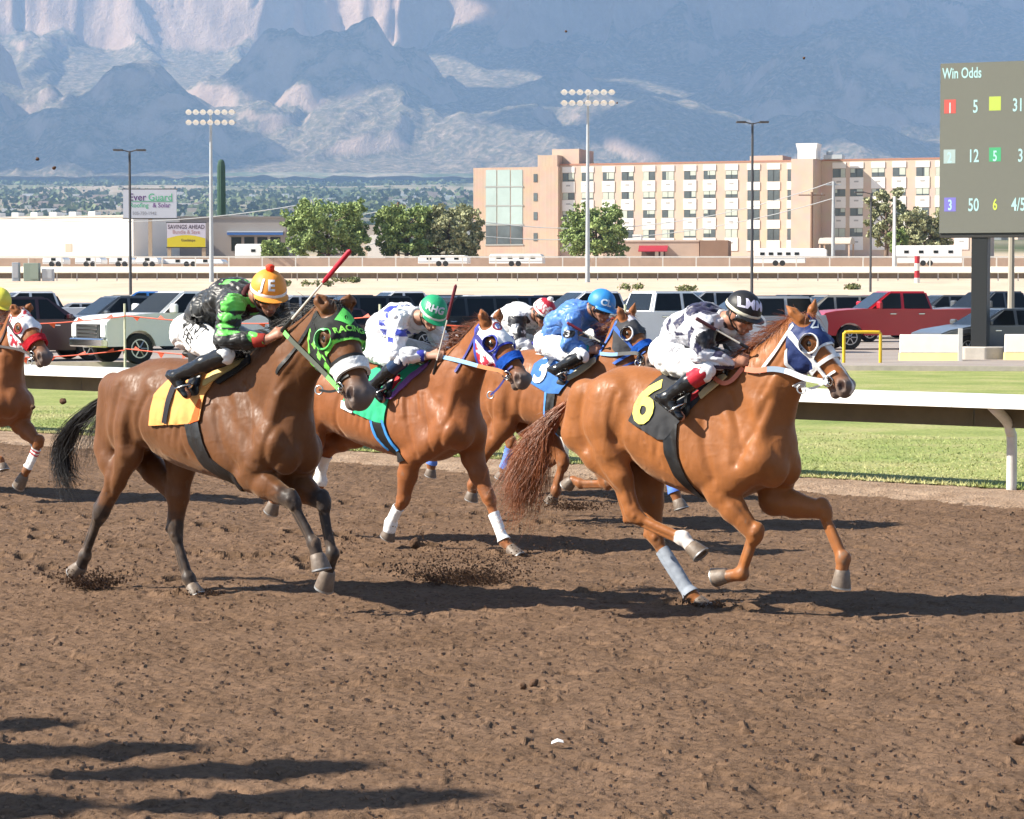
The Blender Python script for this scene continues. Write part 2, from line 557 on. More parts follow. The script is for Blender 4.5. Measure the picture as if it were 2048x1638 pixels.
def catmull(P, m):
    P = np.asarray(P, float)
    n = len(P); Q = np.vstack([2 * P[0] - P[1], P, 2 * P[-1] - P[-2]])
    t = np.linspace(0, n - 1 - 1e-6, m); i = t.astype(int); f = (t - i)[:, None]
    a, b, c, d = Q[i], Q[i + 1], Q[i + 2], Q[i + 3]
    return .5 * (2 * b + (c - a) * f + (2 * a - 5 * b + 4 * c - d) * f ** 2 + (3 * b - a - 3 * c + d) * f ** 3)
# ---------------------------------------------------------------- ground
RA, RB = on_ground(2015, 990)[:2], None
RDIR = np.array((math.cos(R(40.7)), -math.sin(R(40.7))))          # running direction of the rail
RIN = np.array((math.sin(R(40.7)), math.cos(R(40.7))))            # towards the infield
def rail_t(p, q): return RA + RDIR * p + RIN * q
def shader(name, build):
    m = bpy.data.materials.new(name); m.use_nodes = True
    build(m.node_tree, m.node_tree.nodes['Principled BSDF']); return m
def tex(nt, kind, scale, detail=4, vec=None, rough=.55, **k):
    n = nt.nodes.new(kind)
    n.inputs['Scale'].default_value = scale
    if 'Detail' in n.inputs: n.inputs['Detail'].default_value = detail
    if 'Roughness' in n.inputs: n.inputs['Roughness'].default_value = rough
    if vec is None:
        tc = nt.nodes.new('ShaderNodeTexCoord'); vec = tc.outputs['Object']
    nt.links.new(vec, n.inputs['Vector'])
    return n
def ramp(nt, src, stops):
    r = nt.nodes.new('ShaderNodeValToRGB')
    e = r.color_ramp.elements
    while len(e) < len(stops): e.new(.5)
    for i, (p, c) in enumerate(stops):
        e[i].position = p; e[i].color = rgb(c)
    nt.links.new(src, r.inputs[0]); return r.outputs[0]
def mixc(nt, fac, a, b, mode='MIX'):
    m = nt.nodes.new('ShaderNodeMix'); m.data_type = 'RGBA'; m.blend_type = mode
    for s, i in ((fac, 0), (a, 6), (b, 7)):
        if hasattr(s, 'node'): nt.links.new(s, m.inputs[i])
        else: m.inputs[i].default_value = s if i == 0 else rgb(s)
    return m.outputs[2]
def bumpn(nt, b, src, strength, dist, prev=None):
    n = nt.nodes.new('ShaderNodeBump'); n.inputs['Strength'].default_value = strength; n.inputs['Distance'].default_value = dist
    nt.links.new(src, n.inputs['Height'])
    if prev is not None: nt.links.new(prev, n.inputs['Normal'])
    nt.links.new(n.outputs[0], b.inputs['Normal']); return n.outputs[0]
def dirt_build(nt, b):
    b.inputs['Roughness'].default_value = .95; b.inputs['Specular IOR Level'].default_value = .08
    n1 = tex(nt, 'ShaderNodeTexNoise', 1.3, 5); n2 = tex(nt, 'ShaderNodeTexNoise', 26, 6, rough=.7)
    c1 = ramp(nt, n1.outputs['Fac'], [(.3, (.134, .082, .050)), (.7, (.180, .113, .072))])
    c2 = ramp(nt, n2.outputs['Fac'], [(.30, (.45, .42, .40)), (.50, (.95, .95, .95)), (.75, (1.25, 1.22, 1.2))])
    nt.links.new(mixc(nt, 1.0, c1, c2, 'MULTIPLY'), b.inputs['Base Color'])
    n3 = tex(nt, 'ShaderNodeTexNoise', 70, 5, rough=.7)
    bumpn(nt, b, n3.outputs['Fac'], .9, .012)
DIRT = shader('track_dirt', dirt_build)
def cushion_build(nt, b):
    b.inputs['Roughness'].default_value = .95; b.inputs['Specular IOR Level'].default_value = .08
    n1 = tex(nt, 'ShaderNodeTexNoise', 3, 6); n2 = tex(nt, 'ShaderNodeTexNoise', 40, 5)
    c1 = ramp(nt, n1.outputs['Fac'], [(.35, (.27, .185, .125)), (.65, (.36, .26, .185))])
    c2 = ramp(nt, n2.outputs['Fac'], [(.3, (.7, .7, .7)), (.7, (1.15, 1.15, 1.15))])
    nt.links.new(mixc(nt, 1.0, c1, c2, 'MULTIPLY'), b.inputs['Base Color'])
    bumpn(nt, b, n2.outputs['Fac'], .8, .03)
EDGE = shader('track_edge_dirt', cushion_build)
# fine relief of the harrowed dirt: a fan-shaped grid that is dense near the camera
def track_height(x, y):
    # harrow lines run along the track; clods and hoof pocks on top
    a = x * RDIR[0] + y * RDIR[1]; c = x * RIN[0] + y * RIN[1]
    h = .020 * fbm(x * .9, y * .9, None, 3, 3)
    n = fbm(x * 6.5, y * 6.5, None, 4, 11, gain=.62)
    h = h + .021 * np.sign(n) * np.abs(n) ** 1.15
    p = vnoise(a * 3.2, c * 7.5, None, 23); p2 = vnoise(x * 11, y * 11, None, 29)
    h = h - .060 * np.clip(p - .50, 0, 1) - .035 * np.clip(p2 - .55, 0, 1)
    h = h + .05 * np.clip(vnoise(x * 17, y * 17, None, 31) - .66, 0, 1) + .006 * vnoise(a * 12, c * 26, None, 41)
    return h
NY, NX = 900, 620
tt = np.linspace(0, 1, NY); yy = 9.2 * (47.0 / 9.2) ** tt
uu = np.linspace(-1, 1, NX)
Yg, Ug = np.meshgrid(yy, uu, indexing='ij')
Xg = Ug * (Yg * .235 + .35)
Xg = Xg + (vnoise(Xg * 20, Yg * 20, None, 2)) * .004
# side of the inner rail: the dirt meets the edge strip along this line
Zg = track_height(Xg, Yg)
cc_ = (Xg - RA[0]) * RIN[0] + (Yg - RA[1]) * RIN[1]
edge_w = -1.15 + .18 * vnoise((Xg * RDIR[0] + Yg * RDIR[1]) * .8, Yg * 0, None, 5)
ev = np.clip((cc_ - edge_w) / .5, 0, 1)
Zg = Zg * (1 - .55 * ev) + .05 * ev
# hoof prints in the lanes the horses have just crossed
rh = np.random.RandomState(9)
for lane_u, lane_v in ((392, 1190), (300, 1150), (1036, 1111), (1400, 1211), (1105, 1045), (700, 1130)):
    g = on_ground(lane_u, lane_v)
    for k in range(14):
        hx = g[0] - RDIR[0] * (k * .62 + .3 * rh.rand() - .5) + rh.randn() * .12; hy = g[1] - RDIR[1] * (k * .62 + .3 * rh.rand() - .5) + rh.randn() * .12
        m_ = (np.abs(Xg - hx) < .3) & (np.abs(Yg - hy) < .3)
        if not m_.any(): continue
        a_ = (Xg[m_] - hx) * RDIR[0] + (Yg[m_] - hy) * RDIR[1]; b_ = (Xg[m_] - hx) * RIN[0] + (Yg[m_] - hy) * RIN[1]
        r2 = (a_ / .085) ** 2 + (b_ / .065) ** 2
        Zg[m_] += -.045 * np.exp(-r2 ** 2) + .028 * np.exp(-((np.sqrt(r2) - 1.5) / .45) ** 2) * (1 + .5 * np.sign(-a_)) * .7
V = np.stack([Xg, Yg, Zg], -1).reshape(-1, 3)
ii = np.arange(NY - 1)[:, None] * NX + np.arange(NX - 1)[None, :]
Q = np.stack([ii, ii + 1, ii + NX + 1, ii + NX], -1).reshape(-1, 4)
cq = cc_.reshape(-1)[Q].mean(1); eq = edge_w.reshape(-1)[Q].mean(1)
turf_edge = .02
jag = .05 * vnoise(V[Q[:, 0], 0] * 9, V[Q[:, 0], 1] * 9, None, 77)
kind_ = np.where(cq + jag * 2 > eq, 1, 0)
keep = cq < .25
tm = mesh_np('dirt_track', V, Q[keep], False, None, kind_[keep])
link('dirt_track', tm, [DIRT, EDGE], kind='structure')
# rest of the course: a wide base sheet slightly below
def sheet(name, poly, z, m, sub=0, kind='structure'):
    mb = MB(); mb.add([(x, y, z) for x, y in poly], [tuple(range(len(poly)))])
    return link(name, mb.mesh(name), m, kind=kind)
far_l, far_r = -90.0, 60.0
sheet('track_base', [rail_t(-160, -60), rail_t(90, -60), rail_t(90, .3), rail_t(-160, .3)], -.10, DIRT)
# infield turf with blades
def turf_build(nt, b):
    b.inputs['Roughness'].default_value = .9; b.inputs['Specular IOR Level'].default_value = .1
    n1 = tex(nt, 'ShaderNodeTexNoise', .55, 5); n2 = tex(nt, 'ShaderNodeTexNoise', 14, 5, rough=.7)
    c1 = ramp(nt, n1.outputs['Fac'], [(.32, (.22, .27, .085)), (.5, (.31, .34, .12)), (.68, (.41, .38, .18))])
    c2 = ramp(nt, n2.outputs['Fac'], [(.3, (.6, .62, .6)), (.7, (1.2, 1.2, 1.15))])
    nt.links.new(mixc(nt, 1.0, c1, c2, 'MULTIPLY'), b.inputs['Base Color'])
    bumpn(nt, b, n2.outputs['Fac'], .8, .05)
TURF = shader('turf', turf_build)
PARK_Y = 66.0                                                      # near kerb of the parking lot
pk = lambda x: PARK_Y - .16 * x
gp = [rail_t(-70, .12), rail_t(-40, .12), rail_t(-20, .12), rail_t(-10, .12), rail_t(0, .12), rail_t(10, .12), rail_t(40, .12)]
sheet('turf_infield', [tuple(p) for p in gp] + [(45, pk(45)), (-60, pk(-60))], .06, TURF)
mb = MB(); mb.box((-62, 0, -.2), (46, .18, .19)); o_ = mb.build('kerb', mat('kerb_concrete', (.42, .37, .32), .9, var=.2, vscale=3), None, kind='structure'); o_.location = (0, PARK_Y, 0); o_.rotation_euler = (0, 0, math.atan(-.16))
rs = np.random.RandomState(4)
nb_ = 70000
bp = rs.rand(nb_, 2)
pa = -22 + 34 * bp[:, 0]; pq = .10 + 7.5 * bp[:, 1] ** 1.6
bx = RA[0] + RDIR[0] * pa + RIN[0] * pq; by = RA[1] + RDIR[1] * pa + RIN[1] * pq
vis = np.abs(bx) < by * .22 + .3
bx, by, pq = bx[vis], by[vis], pq[vis]
n_ = len(bx); hh = (.014 + .024 * rs.rand(n_) ** 2) * np.where(pq < .35, 1.6, 1.0); aa = rs.rand(n_) * 6.28
lean = rs.randn(n_, 2) * .03; wv = .006 + .006 * rs.rand(n_)
zb_ = np.full(n_, .055)
p0 = np.stack([bx - wv * np.cos(aa), by - wv * np.sin(aa), zb_], 1); p1 = np.stack([bx + wv * np.cos(aa), by + wv * np.sin(aa), zb_], 1)
p2 = np.stack([bx + lean[:, 0], by + lean[:, 1], zb_ + hh], 1)
Vb = np.concatenate([p0, p1, p2]); Fb = np.stack([np.arange(n_), np.arange(n_) + n_, np.arange(n_) + 2 * n_], 1)
dry = np.clip(fbm(bx * .55, by * .55, None, 3, 8) * 1.6 + .6, 0, 1)[:, None]
gc = np.array((.23, .30, .09)) * (1 - dry) + np.array((.44, .41, .20)) * dry
gc = gc * (.85 + .35 * rs.rand(n_, 1))
gm = mesh_np('grass', Vb, Fb, False, np.concatenate([gc, gc, gc]))
link('grass', gm, mat('grass_blade', rough=.7, spec=.2, attr=True), kind='stuff', label='short dry green grass of the infield behind the rail', cat='grass')
# parking lot
def asph_build(nt, b):
    b.inputs['Roughness'].default_value = .9
    n1 = tex(nt, 'ShaderNodeTexNoise', .3, 5); n2 = tex(nt, 'ShaderNodeTexNoise', 30, 4)
    c1 = ramp(nt, n1.outputs['Fac'], [(.3, (.24, .20, .175)), (.7, (.33, .28, .245))])
    nt.links.new(mixc(nt, .35, c1, n2.outputs['Color'], 'OVERLAY'), b.inputs['Base Color'])
    bumpn(nt, b, n2.outputs['Fac'], .3, .01)
ASPH = shader('dusty_asphalt', asph_build)
sheet('parking_lot', [(-60, pk(-60)), (45, pk(45)), (60, 128), (-80, 128)], .15, ASPH)
# kerb of dry earth between turf and parking
mb = MB(); mb.prism([(0, .0), (.35, .0), (.30, .16), (.05, .16)], 'x', 0, 1)
# sand bank, far track, back lot and the plain rising to the mountains: one terrain sheet
def terr_z(x, y):
    z = np.interp(y, [0, 120, 127, 160, 190, 240, 252, 300, 345, 420, 800, 3000, 9000, 11500], [-.3, -.3, .20, 1.9, 2.72, 3.05, 3.2, 4.4, 6.4, 7.4, 16, 75, 395, 640])
    return z
def plain_build(nt, b):
    b.inputs['Roughness'].default_value = .95; b.inputs['Specular IOR Level'].default_value = .05
    geo = nt.nodes.new('ShaderNodeNewGeometry'); sp = nt.nodes.new('ShaderNodeSeparateXYZ'); nt.links.new(geo.outputs['Position'], sp.inputs[0])
    # far away: bands of trees and pale roofs, stretched sideways
    mp = nt.nodes.new('ShaderNodeMapping'); mp.inputs['Scale'].default_value = (1, .35, 0); nt.links.new(geo.outputs['Position'], mp.inputs['Vector'])
    n1 = tex(nt, 'ShaderNodeTexNoise', .012, 8, mp.outputs[0], .7); n2 = tex(nt, 'ShaderNodeTexNoise', .0016, 5, mp.outputs[0], .6)
    trees = ramp(nt, n1.outputs['Fac'], [(.30, (.035, .052, .030)), (.52, (.075, .10, .045)), (.66, (.24, .20, .15)), (.74, (.40, .36, .30))])
    desert = ramp(nt, n1.outputs['Fac'], [(.3, (.20, .165, .12)), (.6, (.33, .27, .20))])
    far = mixc(nt, ramp(nt, n2.outputs['Fac'], [(.45, (0, 0, 0)), (.6, (1, 1, 1))]), trees, desert)
    n3 = tex(nt, 'ShaderNodeTexNoise', .22, 6, None, .6); n4 = tex(nt, 'ShaderNodeTexNoise', 3, 4)
    near = ramp(nt, n3.outputs['Fac'], [(.3, (.48, .37, .275)), (.55, (.57, .45, .34)), (.75, (.62, .51, .40))])
    near = mixc(nt, .25, near, n4.outputs['Color'], 'SOFT_LIGHT')
    r = nt.nodes.new('ShaderNodeMapRange'); r.inputs[1].default_value = 430; r.inputs[2].default_value = 700; nt.links.new(sp.outputs[1], r.inputs[0])
    nt.links.new(mixc(nt, r.outputs[0], near, far), b.inputs['Base Color'])
    bumpn(nt, b, n3.outputs['Fac'], .5, .3)
PLAIN = shader('sandy_plain', plain_build)
ys = np.concatenate([np.linspace(110, 430, 200), np.geomspace(440, 12500, 90)])
us = np.linspace(-1, 1, 120)
Yg, Ug = np.meshgrid(ys, us, indexing='ij'); Xg = Ug * (Yg * .9 + 60)
Zg = terr_z(Xg, Yg) + np.where(Yg < 430, .18 * fbm(Xg * .12, Yg * .12, None, 4, 3) * np.clip((Yg - 118) / 10, 0, 1), .0) + np.clip((Yg - 3500) / 5000, 0, 1) * 40 * fbm(Xg * .0012, Yg * .0012, None, 4, 6)
V = np.stack([Xg, Yg, Zg], -1).reshape(-1, 3)
ii = np.arange(len(ys) - 1)[:, None] * 120 + np.arange(119)[None, :]
link('ground', mesh_np('ground', V, np.stack([ii, ii + 1, ii + 121, ii + 120], -1).reshape(-1, 4)), PLAIN, kind='structure')
# ---------------------------------------------------------------- mountains
MNX, MNY = 620, 420
mx = np.linspace(-5200, 5200, MNX); my = np.linspace(8600, 16500, MNY)
Yg, Xg = np.meshgrid(my, mx, indexing='ij')
def ridged(x, y, seed, oct=6):
    s, a, tot, w = 0, 1., 0, 1.0
    for o in range(oct):
        n = 1 - np.abs(vnoise(x, y, None, seed + o * 13)); n = n * n * w
        w = np.clip(n * 1.6, 0, 1)
        s = s + a * n; tot += a; x = x * 2.07 + 1.3; y = y * 2.07 + 4.1; a *= .5
    return s / tot
wx = Xg + 260 * fbm(Xg * .0016, Yg * .0016, None, 3, 51); wy = Yg + 260 * fbm(Xg * .0016, Yg * .0016, None, 3, 61)
t_ = np.clip((Yg - 9000) / 6200, 0, 1)
basez = 395 + 1750 * t_ ** 1.25
rd = ridged(wx * .00075, wy * .00042, 70); rd2 = ridged(wx * .0022, wy * .0013, 90, 5)
hgt = basez + (120 + 560 * t_) * (rd - .42) * np.clip(t_ * 5, 0, 1) + (50 + 170 * t_) * (rd2 - .4) * np.clip(t_ * 6, 0, 1)
# foothills
for fx, fy, fr_, fh in ((-1500, 10050, 620, 330), (-760, 10700, 560, 420), (-560, 10150, 500, 240), (1180, 9800, 480, 190), (60, 10000, 520, 160), (560, 10150, 470, 220), (-2300, 10600, 600, 420), (2100, 10600, 700, 260), (1500, 10900, 650, 330)):
    d = np.hypot(wx - fx + 90 * fbm(Xg * .005, Yg * .005, None, 3, int(fr_)), (wy - fy) * .8) / fr_
    hgt = np.maximum(hgt, basez + fh * np.clip(1 - d + .30 * fbm(Xg * .004, Yg * .004, None, 4, 5) + .35 * (ridged(wx * .003, wy * .002, int(fh), 4) - .45), 0, 1) ** .95)
# cliffs of bare granite near the top left
fl = ridged(wx * .0031 + 3, wy * .0007, 120, 4)
thr = .535 + .055 * (fl - .4) + .03 * fbm(Xg * .0011, Xg * 0, None, 3, 88) + np.clip((Xg - 100) / 3000, 0, 1) * .14
st_ = np.clip((t_ - thr) / .050, 0, 1); st_ = st_ * st_ * (3 - 2 * st_)
hgt = hgt + st_ * (430 + 260 * (fl - .4)) + np.clip(st_ * 3, 0, 1) * 110 * (ridged(wx * .0095, wy * .0032, 140, 4) - .42)
cl_ = np.clip((t_ - .40) * 5, 0, 1)
cn = ridged(wx * .0042 + 9, wy * .0016, 33, 4)
hgt = hgt + cl_ * 200 * (cn - .35) * np.clip(1 - (Xg + 300) / 2600, .25, 1)
hgt = hgt + 9 * fbm(Xg * .02, Yg * .02, None, 3, 15)
V = np.stack([Xg, Yg, hgt], -1).reshape(-1, 3)
ii = np.arange(MNY - 1)[:, None] * MNX + np.arange(MNX - 1)[None, :]
def mtn_build(nt, b):
    b.inputs['Roughness'].default_value = .95; b.inputs['Specular IOR Level'].default_value = .03
    geo = nt.nodes.new('ShaderNodeNewGeometry'); sp = nt.nodes.new('ShaderNodeSeparateXYZ'); nt.links.new(geo.outputs['Normal'], sp.inputs[0])
    n1 = tex(nt, 'ShaderNodeTexNoise', .006, 8, geo.outputs['Position'], .65); n2 = tex(nt, 'ShaderNodeTexNoise', .035, 6, geo.outputs['Position'], .7)
    rock = ramp(nt, n1.outputs['Fac'], [(.3, (.28, .185, .13)), (.7, (.44, .315, .235))])
    shrub = ramp(nt, n2.outputs['Fac'], [(.34, (.055, .060, .034)), (.48, (.12, .10, .066)), (.60, (.22, .165, .115)), (.70, (.35, .27, .20))])
    st = nt.nodes.new('ShaderNodeMath'); st.operation = 'ADD'; nt.links.new(sp.outputs[2], st.inputs[0])
    m2 = nt.nodes.new('ShaderNodeMath'); m2.operation = 'MULTIPLY'; m2.inputs[1].default_value = .5; nt.links.new(n1.outputs['Fac'], m2.inputs[0]); nt.links.new(m2.outputs[0], st.inputs[1])
    fac = ramp(nt, st.outputs[0], [(.82, (0, 0, 0)), (.98, (1, 1, 1))])
    nt.links.new(mixc(nt, fac, rock, shrub), b.inputs['Base Color'])
    bumpn(nt, b, n2.outputs['Fac'], 1.0, 14.0)
link('mountain', mesh_np('mountain', V, np.stack([ii, ii + 1, ii + MNX + 1, ii + MNX], -1).reshape(-1, 4)), shader('mountain_rock', mtn_build), kind='structure')
# clouds high above the range, whose shadows lie on the slopes
def mtn_at(u, v):
    d = ray(u, v)
    for y in np.linspace(9000, 16000, 700):
        p = CAMP + d * (y / d[1])
        j = int((y - my[0]) / (my[1] - my[0])); i = int((p[0] - mx[0]) / (mx[1] - mx[0]))
        if 0 <= j < MNY and 0 <= i < MNX and hgt[j, i] > p[2]: return p
    return CAMP + d * (13000 / d[1])
CLOUD = mat('cloud', (.85, .86, .88), .95, spec=0)
SD = np.array(SUN_DIR)
for u, v, rx, ry in ((230, 255, 330, 420), (60, 300, 330, 400), (330, 230, 200, 250), (620, 120, 380, 380), (760, 90, 400, 380), (880, 170, 330, 330), (1080, 160, 420, 600), (1350, 120, 900, 800), (1650, 110, 1000, 900), (1950, 130, 900, 900), (1300, 240, 500, 330), (1600, 235, 600, 350), (1500, 20, 1200, 700), (1900, 10, 1200, 700), (1200, 20, 500, 420)):
    p = mtn_at(u, v)
    top_z = 5200.0
    c = p + SD * ((top_z - p[2]) / SD[2])
    vs = []; fs = []; n1_, n2_ = 28, 10
    for i in range(n2_ + 1):
        ph = math.pi * i / n2_
        for k in range(n1_):
            th = 2 * math.pi * k / n1_
            w = 1 + .28 * math.sin(3 * th + u) * math.sin(ph) + .14 * math.sin(7 * th + v)
            vs.append((c[0] + rx * w * math.sin(ph) * math.cos(th), c[1] + ry * w * math.sin(ph) * math.sin(th), c[2] + 140 * math.cos(ph)))
    for i in range(n2_):
        for k in range(n1_):
            a, b_ = i * n1_ + k, i * n1_ + (k + 1) % n1_
            fs.append((a, a + n1_, b_ + n1_, b_))
    MB().add(vs, fs).build('cloud', CLOUD, None, smooth='all', kind='structure')
# haze
hz = MB(); hz.box((-16000, -400, -3), (16000, 17500, 2900))
hm = bpy.data.materials.new('haze'); hm.use_nodes = True
hn = hm.node_tree; hn.nodes.clear()
vo = hn.nodes.new('ShaderNodeVolumePrincipled'); vo.inputs['Color'].default_value = (.42, .64, 1, 1); vo.inputs['Density'].default_value = 4.8e-5
vo.inputs['Anisotropy'].default_value = 0.0
mo = hn.nodes.new('ShaderNodeOutputMaterial'); hn.links.new(vo.outputs[0], mo.inputs['Volume'])
hzo = hz.build('haze', hm, None, kind='stuff')
# ---------------------------------------------------------------- rail
WHITEP = mat('white_rail_paint', (.74, .71, .64), .5, var=.05, vscale=2)
RAILIN = mat('rail_inner_panel', (.115, .095, .055), .7, var=.25, vscale=3, bump=.2, bscale=20)  # dark olive brown: shade under the hood put into the panel colour
GALV = mat('rail_post_steel', (.60, .57, .54), .5, var=.15, vscale=5)
def safety_rail(name, label, A, d, n, t0, t1, top, sc, post_t, joints):
    d = np.asarray(d); n = np.asarray(n)
    root = empty(name, (A[0], A[1], 0), math.atan2(d[1], d[0]), label, 'rail')
    # local: x along the rail, y towards the infield
    prof = [(-.46, -.065), (-.43, -.035), (-.32, .02), (-.15, .06), (.02, .062), (.06, .04), (.06, .02), (-.15, .035), (-.31, -.008), (-.435, -.07)]
    xs = np.linspace(t0, t1, joints + 1)
    for i in range(joints):
        MB().prism([(p * sc, q * sc + top) for p, q in prof], 'x', xs[i] + .006, xs[i + 1] - .006).build('hood_panel', WHITEP, root, smooth=True)
        MB().box((xs[i] + .006, -.005 * sc, top - .285 * sc), (xs[i + 1] - .006, .02 * sc, top + .045 * sc)).build('back_panel', RAILIN, root)
    for t in post_t:
        mb = MB()
        pts = [(t, .08 * sc, -.15), (t, .08 * sc, .55 * top), (t, .05 * sc, .66 * top), (t, -.03 * sc, .78 * top), (t, -.34 * sc, .955 * top)]
        P = catmull(np.array(pts), 14)
        mb.tube(P, .055 * sc, 10); mb.build('post', GALV, root, smooth='all')
    return root
post_ts = []
for u, v in ((2015, 990), (1158, 943), (215, 880)):
    p = on_ground(u, v)[:2]; post_ts.append(float((p - RA) @ RDIR))
sp = 6.0
safety_rail('inner_rail', 'white hooded safety rail on curved posts behind the horses', RA, RDIR, RIN, -34.0, 14.0, .98, 1.0, [post_ts[0] + sp * k for k in range(-5, 3)], 10)
# ---------------------------------------------------------------- parking lot: vehicles
GLASS = mat('car_glass', (.010, .012, .014), .08, spec=.28)
TYRE = mat('tyre', (.018, .018, .018), .85, var=.2)
RIM = mat('alloy_rim', (.55, .55, .56), .3, metal=.9)
CHROME = mat('chrome', (.7, .7, .7), .15, metal=1.0)
LAMP = mat('headlamp', (.75, .77, .8), .1, coat=1.0)
RED_L = mat('tail_lamp', (.35, .01, .012), .2, coat=1.0)
DARKP = mat('dark_plastic', (.025, .025, .027), .6)
CARMESH = {}
def car_parts(kind):
    if kind in CARMESH: return CARMESH[kind]
    P = {}
    if kind == 'pickup':
        L, W, zb, zr, r = 5.9, 2.03, 1.34, 1.96, .42; wx = (1.95, -1.75)
        cab = (-1.0, 1.40, -.78, .50)
        prof_top = [(2.90, .60), (2.96, .85), (2.93, 1.12), (2.80, 1.24), (2.40, 1.31), (1.40, 1.38), (-1.0, 1.35), (-2.92, 1.37), (-2.95, .70)]
        wins = [(-.92, .05), (.15, 1.30)]
    elif kind == 'suv':
        L, W, zb, zr, r = 4.9, 1.95, 1.14, 1.80, .38; wx = (1.45, -1.45)
        cab = (-2.34, 1.25, -1.95, .22)
        prof_top = [(2.40, .52), (2.45, .75), (2.38, .95), (2.20, 1.05), (1.25, 1.17), (-1.2, 1.18), (-2.38, 1.20), (-2.46, .95), (-2.45, .60)]
        wins = [(-2.05, -1.15), (-1.05, -.12), (-.02, .85)]
    else:
        L, W, zb, zr, r = 4.75, 1.85, .95, 1.45, .33; wx = (1.45, -1.35)
        cab = (-1.85, 1.15, -1.05, .15)
        prof_top = [(2.33, .48), (2.38, .62), (2.30, .74), (2.0, .84), (1.1, .97), (-1.6, 1.0), (-2.28, .98), (-2.38, .85), (-2.38, .58)]
        wins = [(-1.20, -.25), (-.15, .72)]
    zl = .30 if kind != 'pickup' else .48
    bot = []
    for x in sorted(wx):
        bot.append((x - r * 1.16, zl))
        for a in np.linspace(math.pi * .97, math.pi * .03, 9):
            bot.append((x + r * 1.16 * math.cos(a), r + r * 1.16 * math.sin(a) if r + r * 1.16 * math.sin(a) > zl else zl + .01))
        bot.append((x + r * 1.16, zl))
    prof = prof_top[::1] + [(prof_top[-1][0], zl)] + bot + [(prof_top[0][0], zl)]
    mb = MB(); mb.prism(prof, 'y', -W / 2, W / 2)
    me = mb.mesh('body')
    bm = bmesh.new(); bm.from_mesh(me)
    es = [e for e in bm.edges if abs(abs(e.verts[0].co.y) - W / 2) < 1e-4 and abs(e.verts[0].co.y - e.verts[1].co.y) < 1e-4 and max(e.verts[0].co.z, e.verts[1].co.z) > zl + .1 and max(e.verts[0].co.z, e.verts[1].co.z) > 2.05 * r]
    bmesh.ops.bevel(bm, geom=es, offset=.07, segments=3, affect='EDGES', clamp_overlap=True)
    bmesh.ops.recalc_face_normals(bm, faces=bm.faces)
    bm.to_mesh(me); bm.free()
    me.polygons.foreach_set('use_smooth', [True] * len(me.polygons)); me.set_sharp_from_angle(angle=R(35))
    P['body'] = me
    # cabin
    b0, b1, t0, t1 = cab
    wb, wt = W / 2 * .965, W / 2 * .78
    zb2 = zb - .06
    c = [(b0, -wb, zb2), (b1, -wb, zb2), (b1, wb, zb2), (b0, wb, zb2), (t0, -wt, zr), (t1, -wt, zr), (t1, wt, zr), (t0, wt, zr)]
    mb = MB(); mb.add(c, [(0, 3, 2, 1), (4, 5, 6, 7), (0, 1, 5, 4), (1, 2, 6, 5), (2, 3, 7, 6), (3, 0, 4, 7)])
    P['cabin'] = mb.mesh('cabin', bevel=.06, smooth=True, segs=2)
    def face(q, u0, u1, v0, v1, out=.012):
        q = [np.array(p, float) for p in q]
        f = lambda u, v: (q[0] * (1 - u) + q[1] * u) * (1 - v) + (q[3] * (1 - u) + q[2] * u) * v
        n = unit(np.cross(q[1] - q[0], q[3] - q[0])) * out
        return [f(u0, v0) + n, f(u1, v0) + n, f(u1, v1) + n, f(u0, v1) + n]
    P['glass'] = []
    P['glass'].append(('windshield', MB().add(face([c[1], c[2], c[6], c[5]], .05, .95, .12, .92), [(0, 1, 2, 3)]).mesh('windshield')))
    P['glass'].append(('rear_window', MB().add(face([c[3], c[0], c[4], c[7]], .08, .92, .15, .90), [(0, 1, 2, 3)]).mesh('rear_window')))
    for sgn in (-1, 1):
        q = [c[0], c[1], c[5], c[4]] if sgn < 0 else [c[2], c[3], c[7], c[6]]
        for (x0, x1) in wins:
            vs = []
            for x, v in ((x0, .14), (x1, .14), (x1, .90), (x0, .90)):
                # slanted pillars follow the cabin ends
                lo_, hi_ = b0 + (t0 - b0) * v + .09, b1 + (t1 - b1) * v - .09
                xx = min(max(x, lo_), hi_)
                y = (wb + (wt - wb) * v) * sgn + .012 * sgn
                vs.append((xx, y, zb2 + (zr - zb2) * v))
            P['glass'].append(('side_window', MB().add(vs, [(0, 1, 2, 3)] if sgn < 0 else [(3, 2, 1, 0)]).mesh('side_window')))
    n = 18
    P['tyre'] = MB().lathe([(r * .58, -.12), (r * .95, -.12), (r, -.07), (r, .07), (r * .95, .12), (r * .58, .12)], n, axis='y').mesh('tyre', smooth=True)
    mb = MB(); mb.lathe([(r * .12, -.085), (r * .60, -.06), (r * .62, -.125), (r * .55, -.125), (r * .50, -.05), (r * .1, -.05)], n, axis='y')
    for k in range(6):
        a = 2 * math.pi * k / 6
        mb.tube([(r * .08 * math.cos(a), -.105, r * .08 * math.sin(a)), (r * .58 * math.cos(a), -.10, r * .58 * math.sin(a))], r * .07, 5)
    P['rim'] = mb.mesh('rim', smooth=True)
    fx = max(p_[0] for p_ in prof_top); zt = prof_top[1][1]
    P['front'] = (fx, W, zt, kind)
    P['dims'] = (L, W, r, wx, zr, zl, prof_top, zb)
    CARMESH[kind] = P
    return P
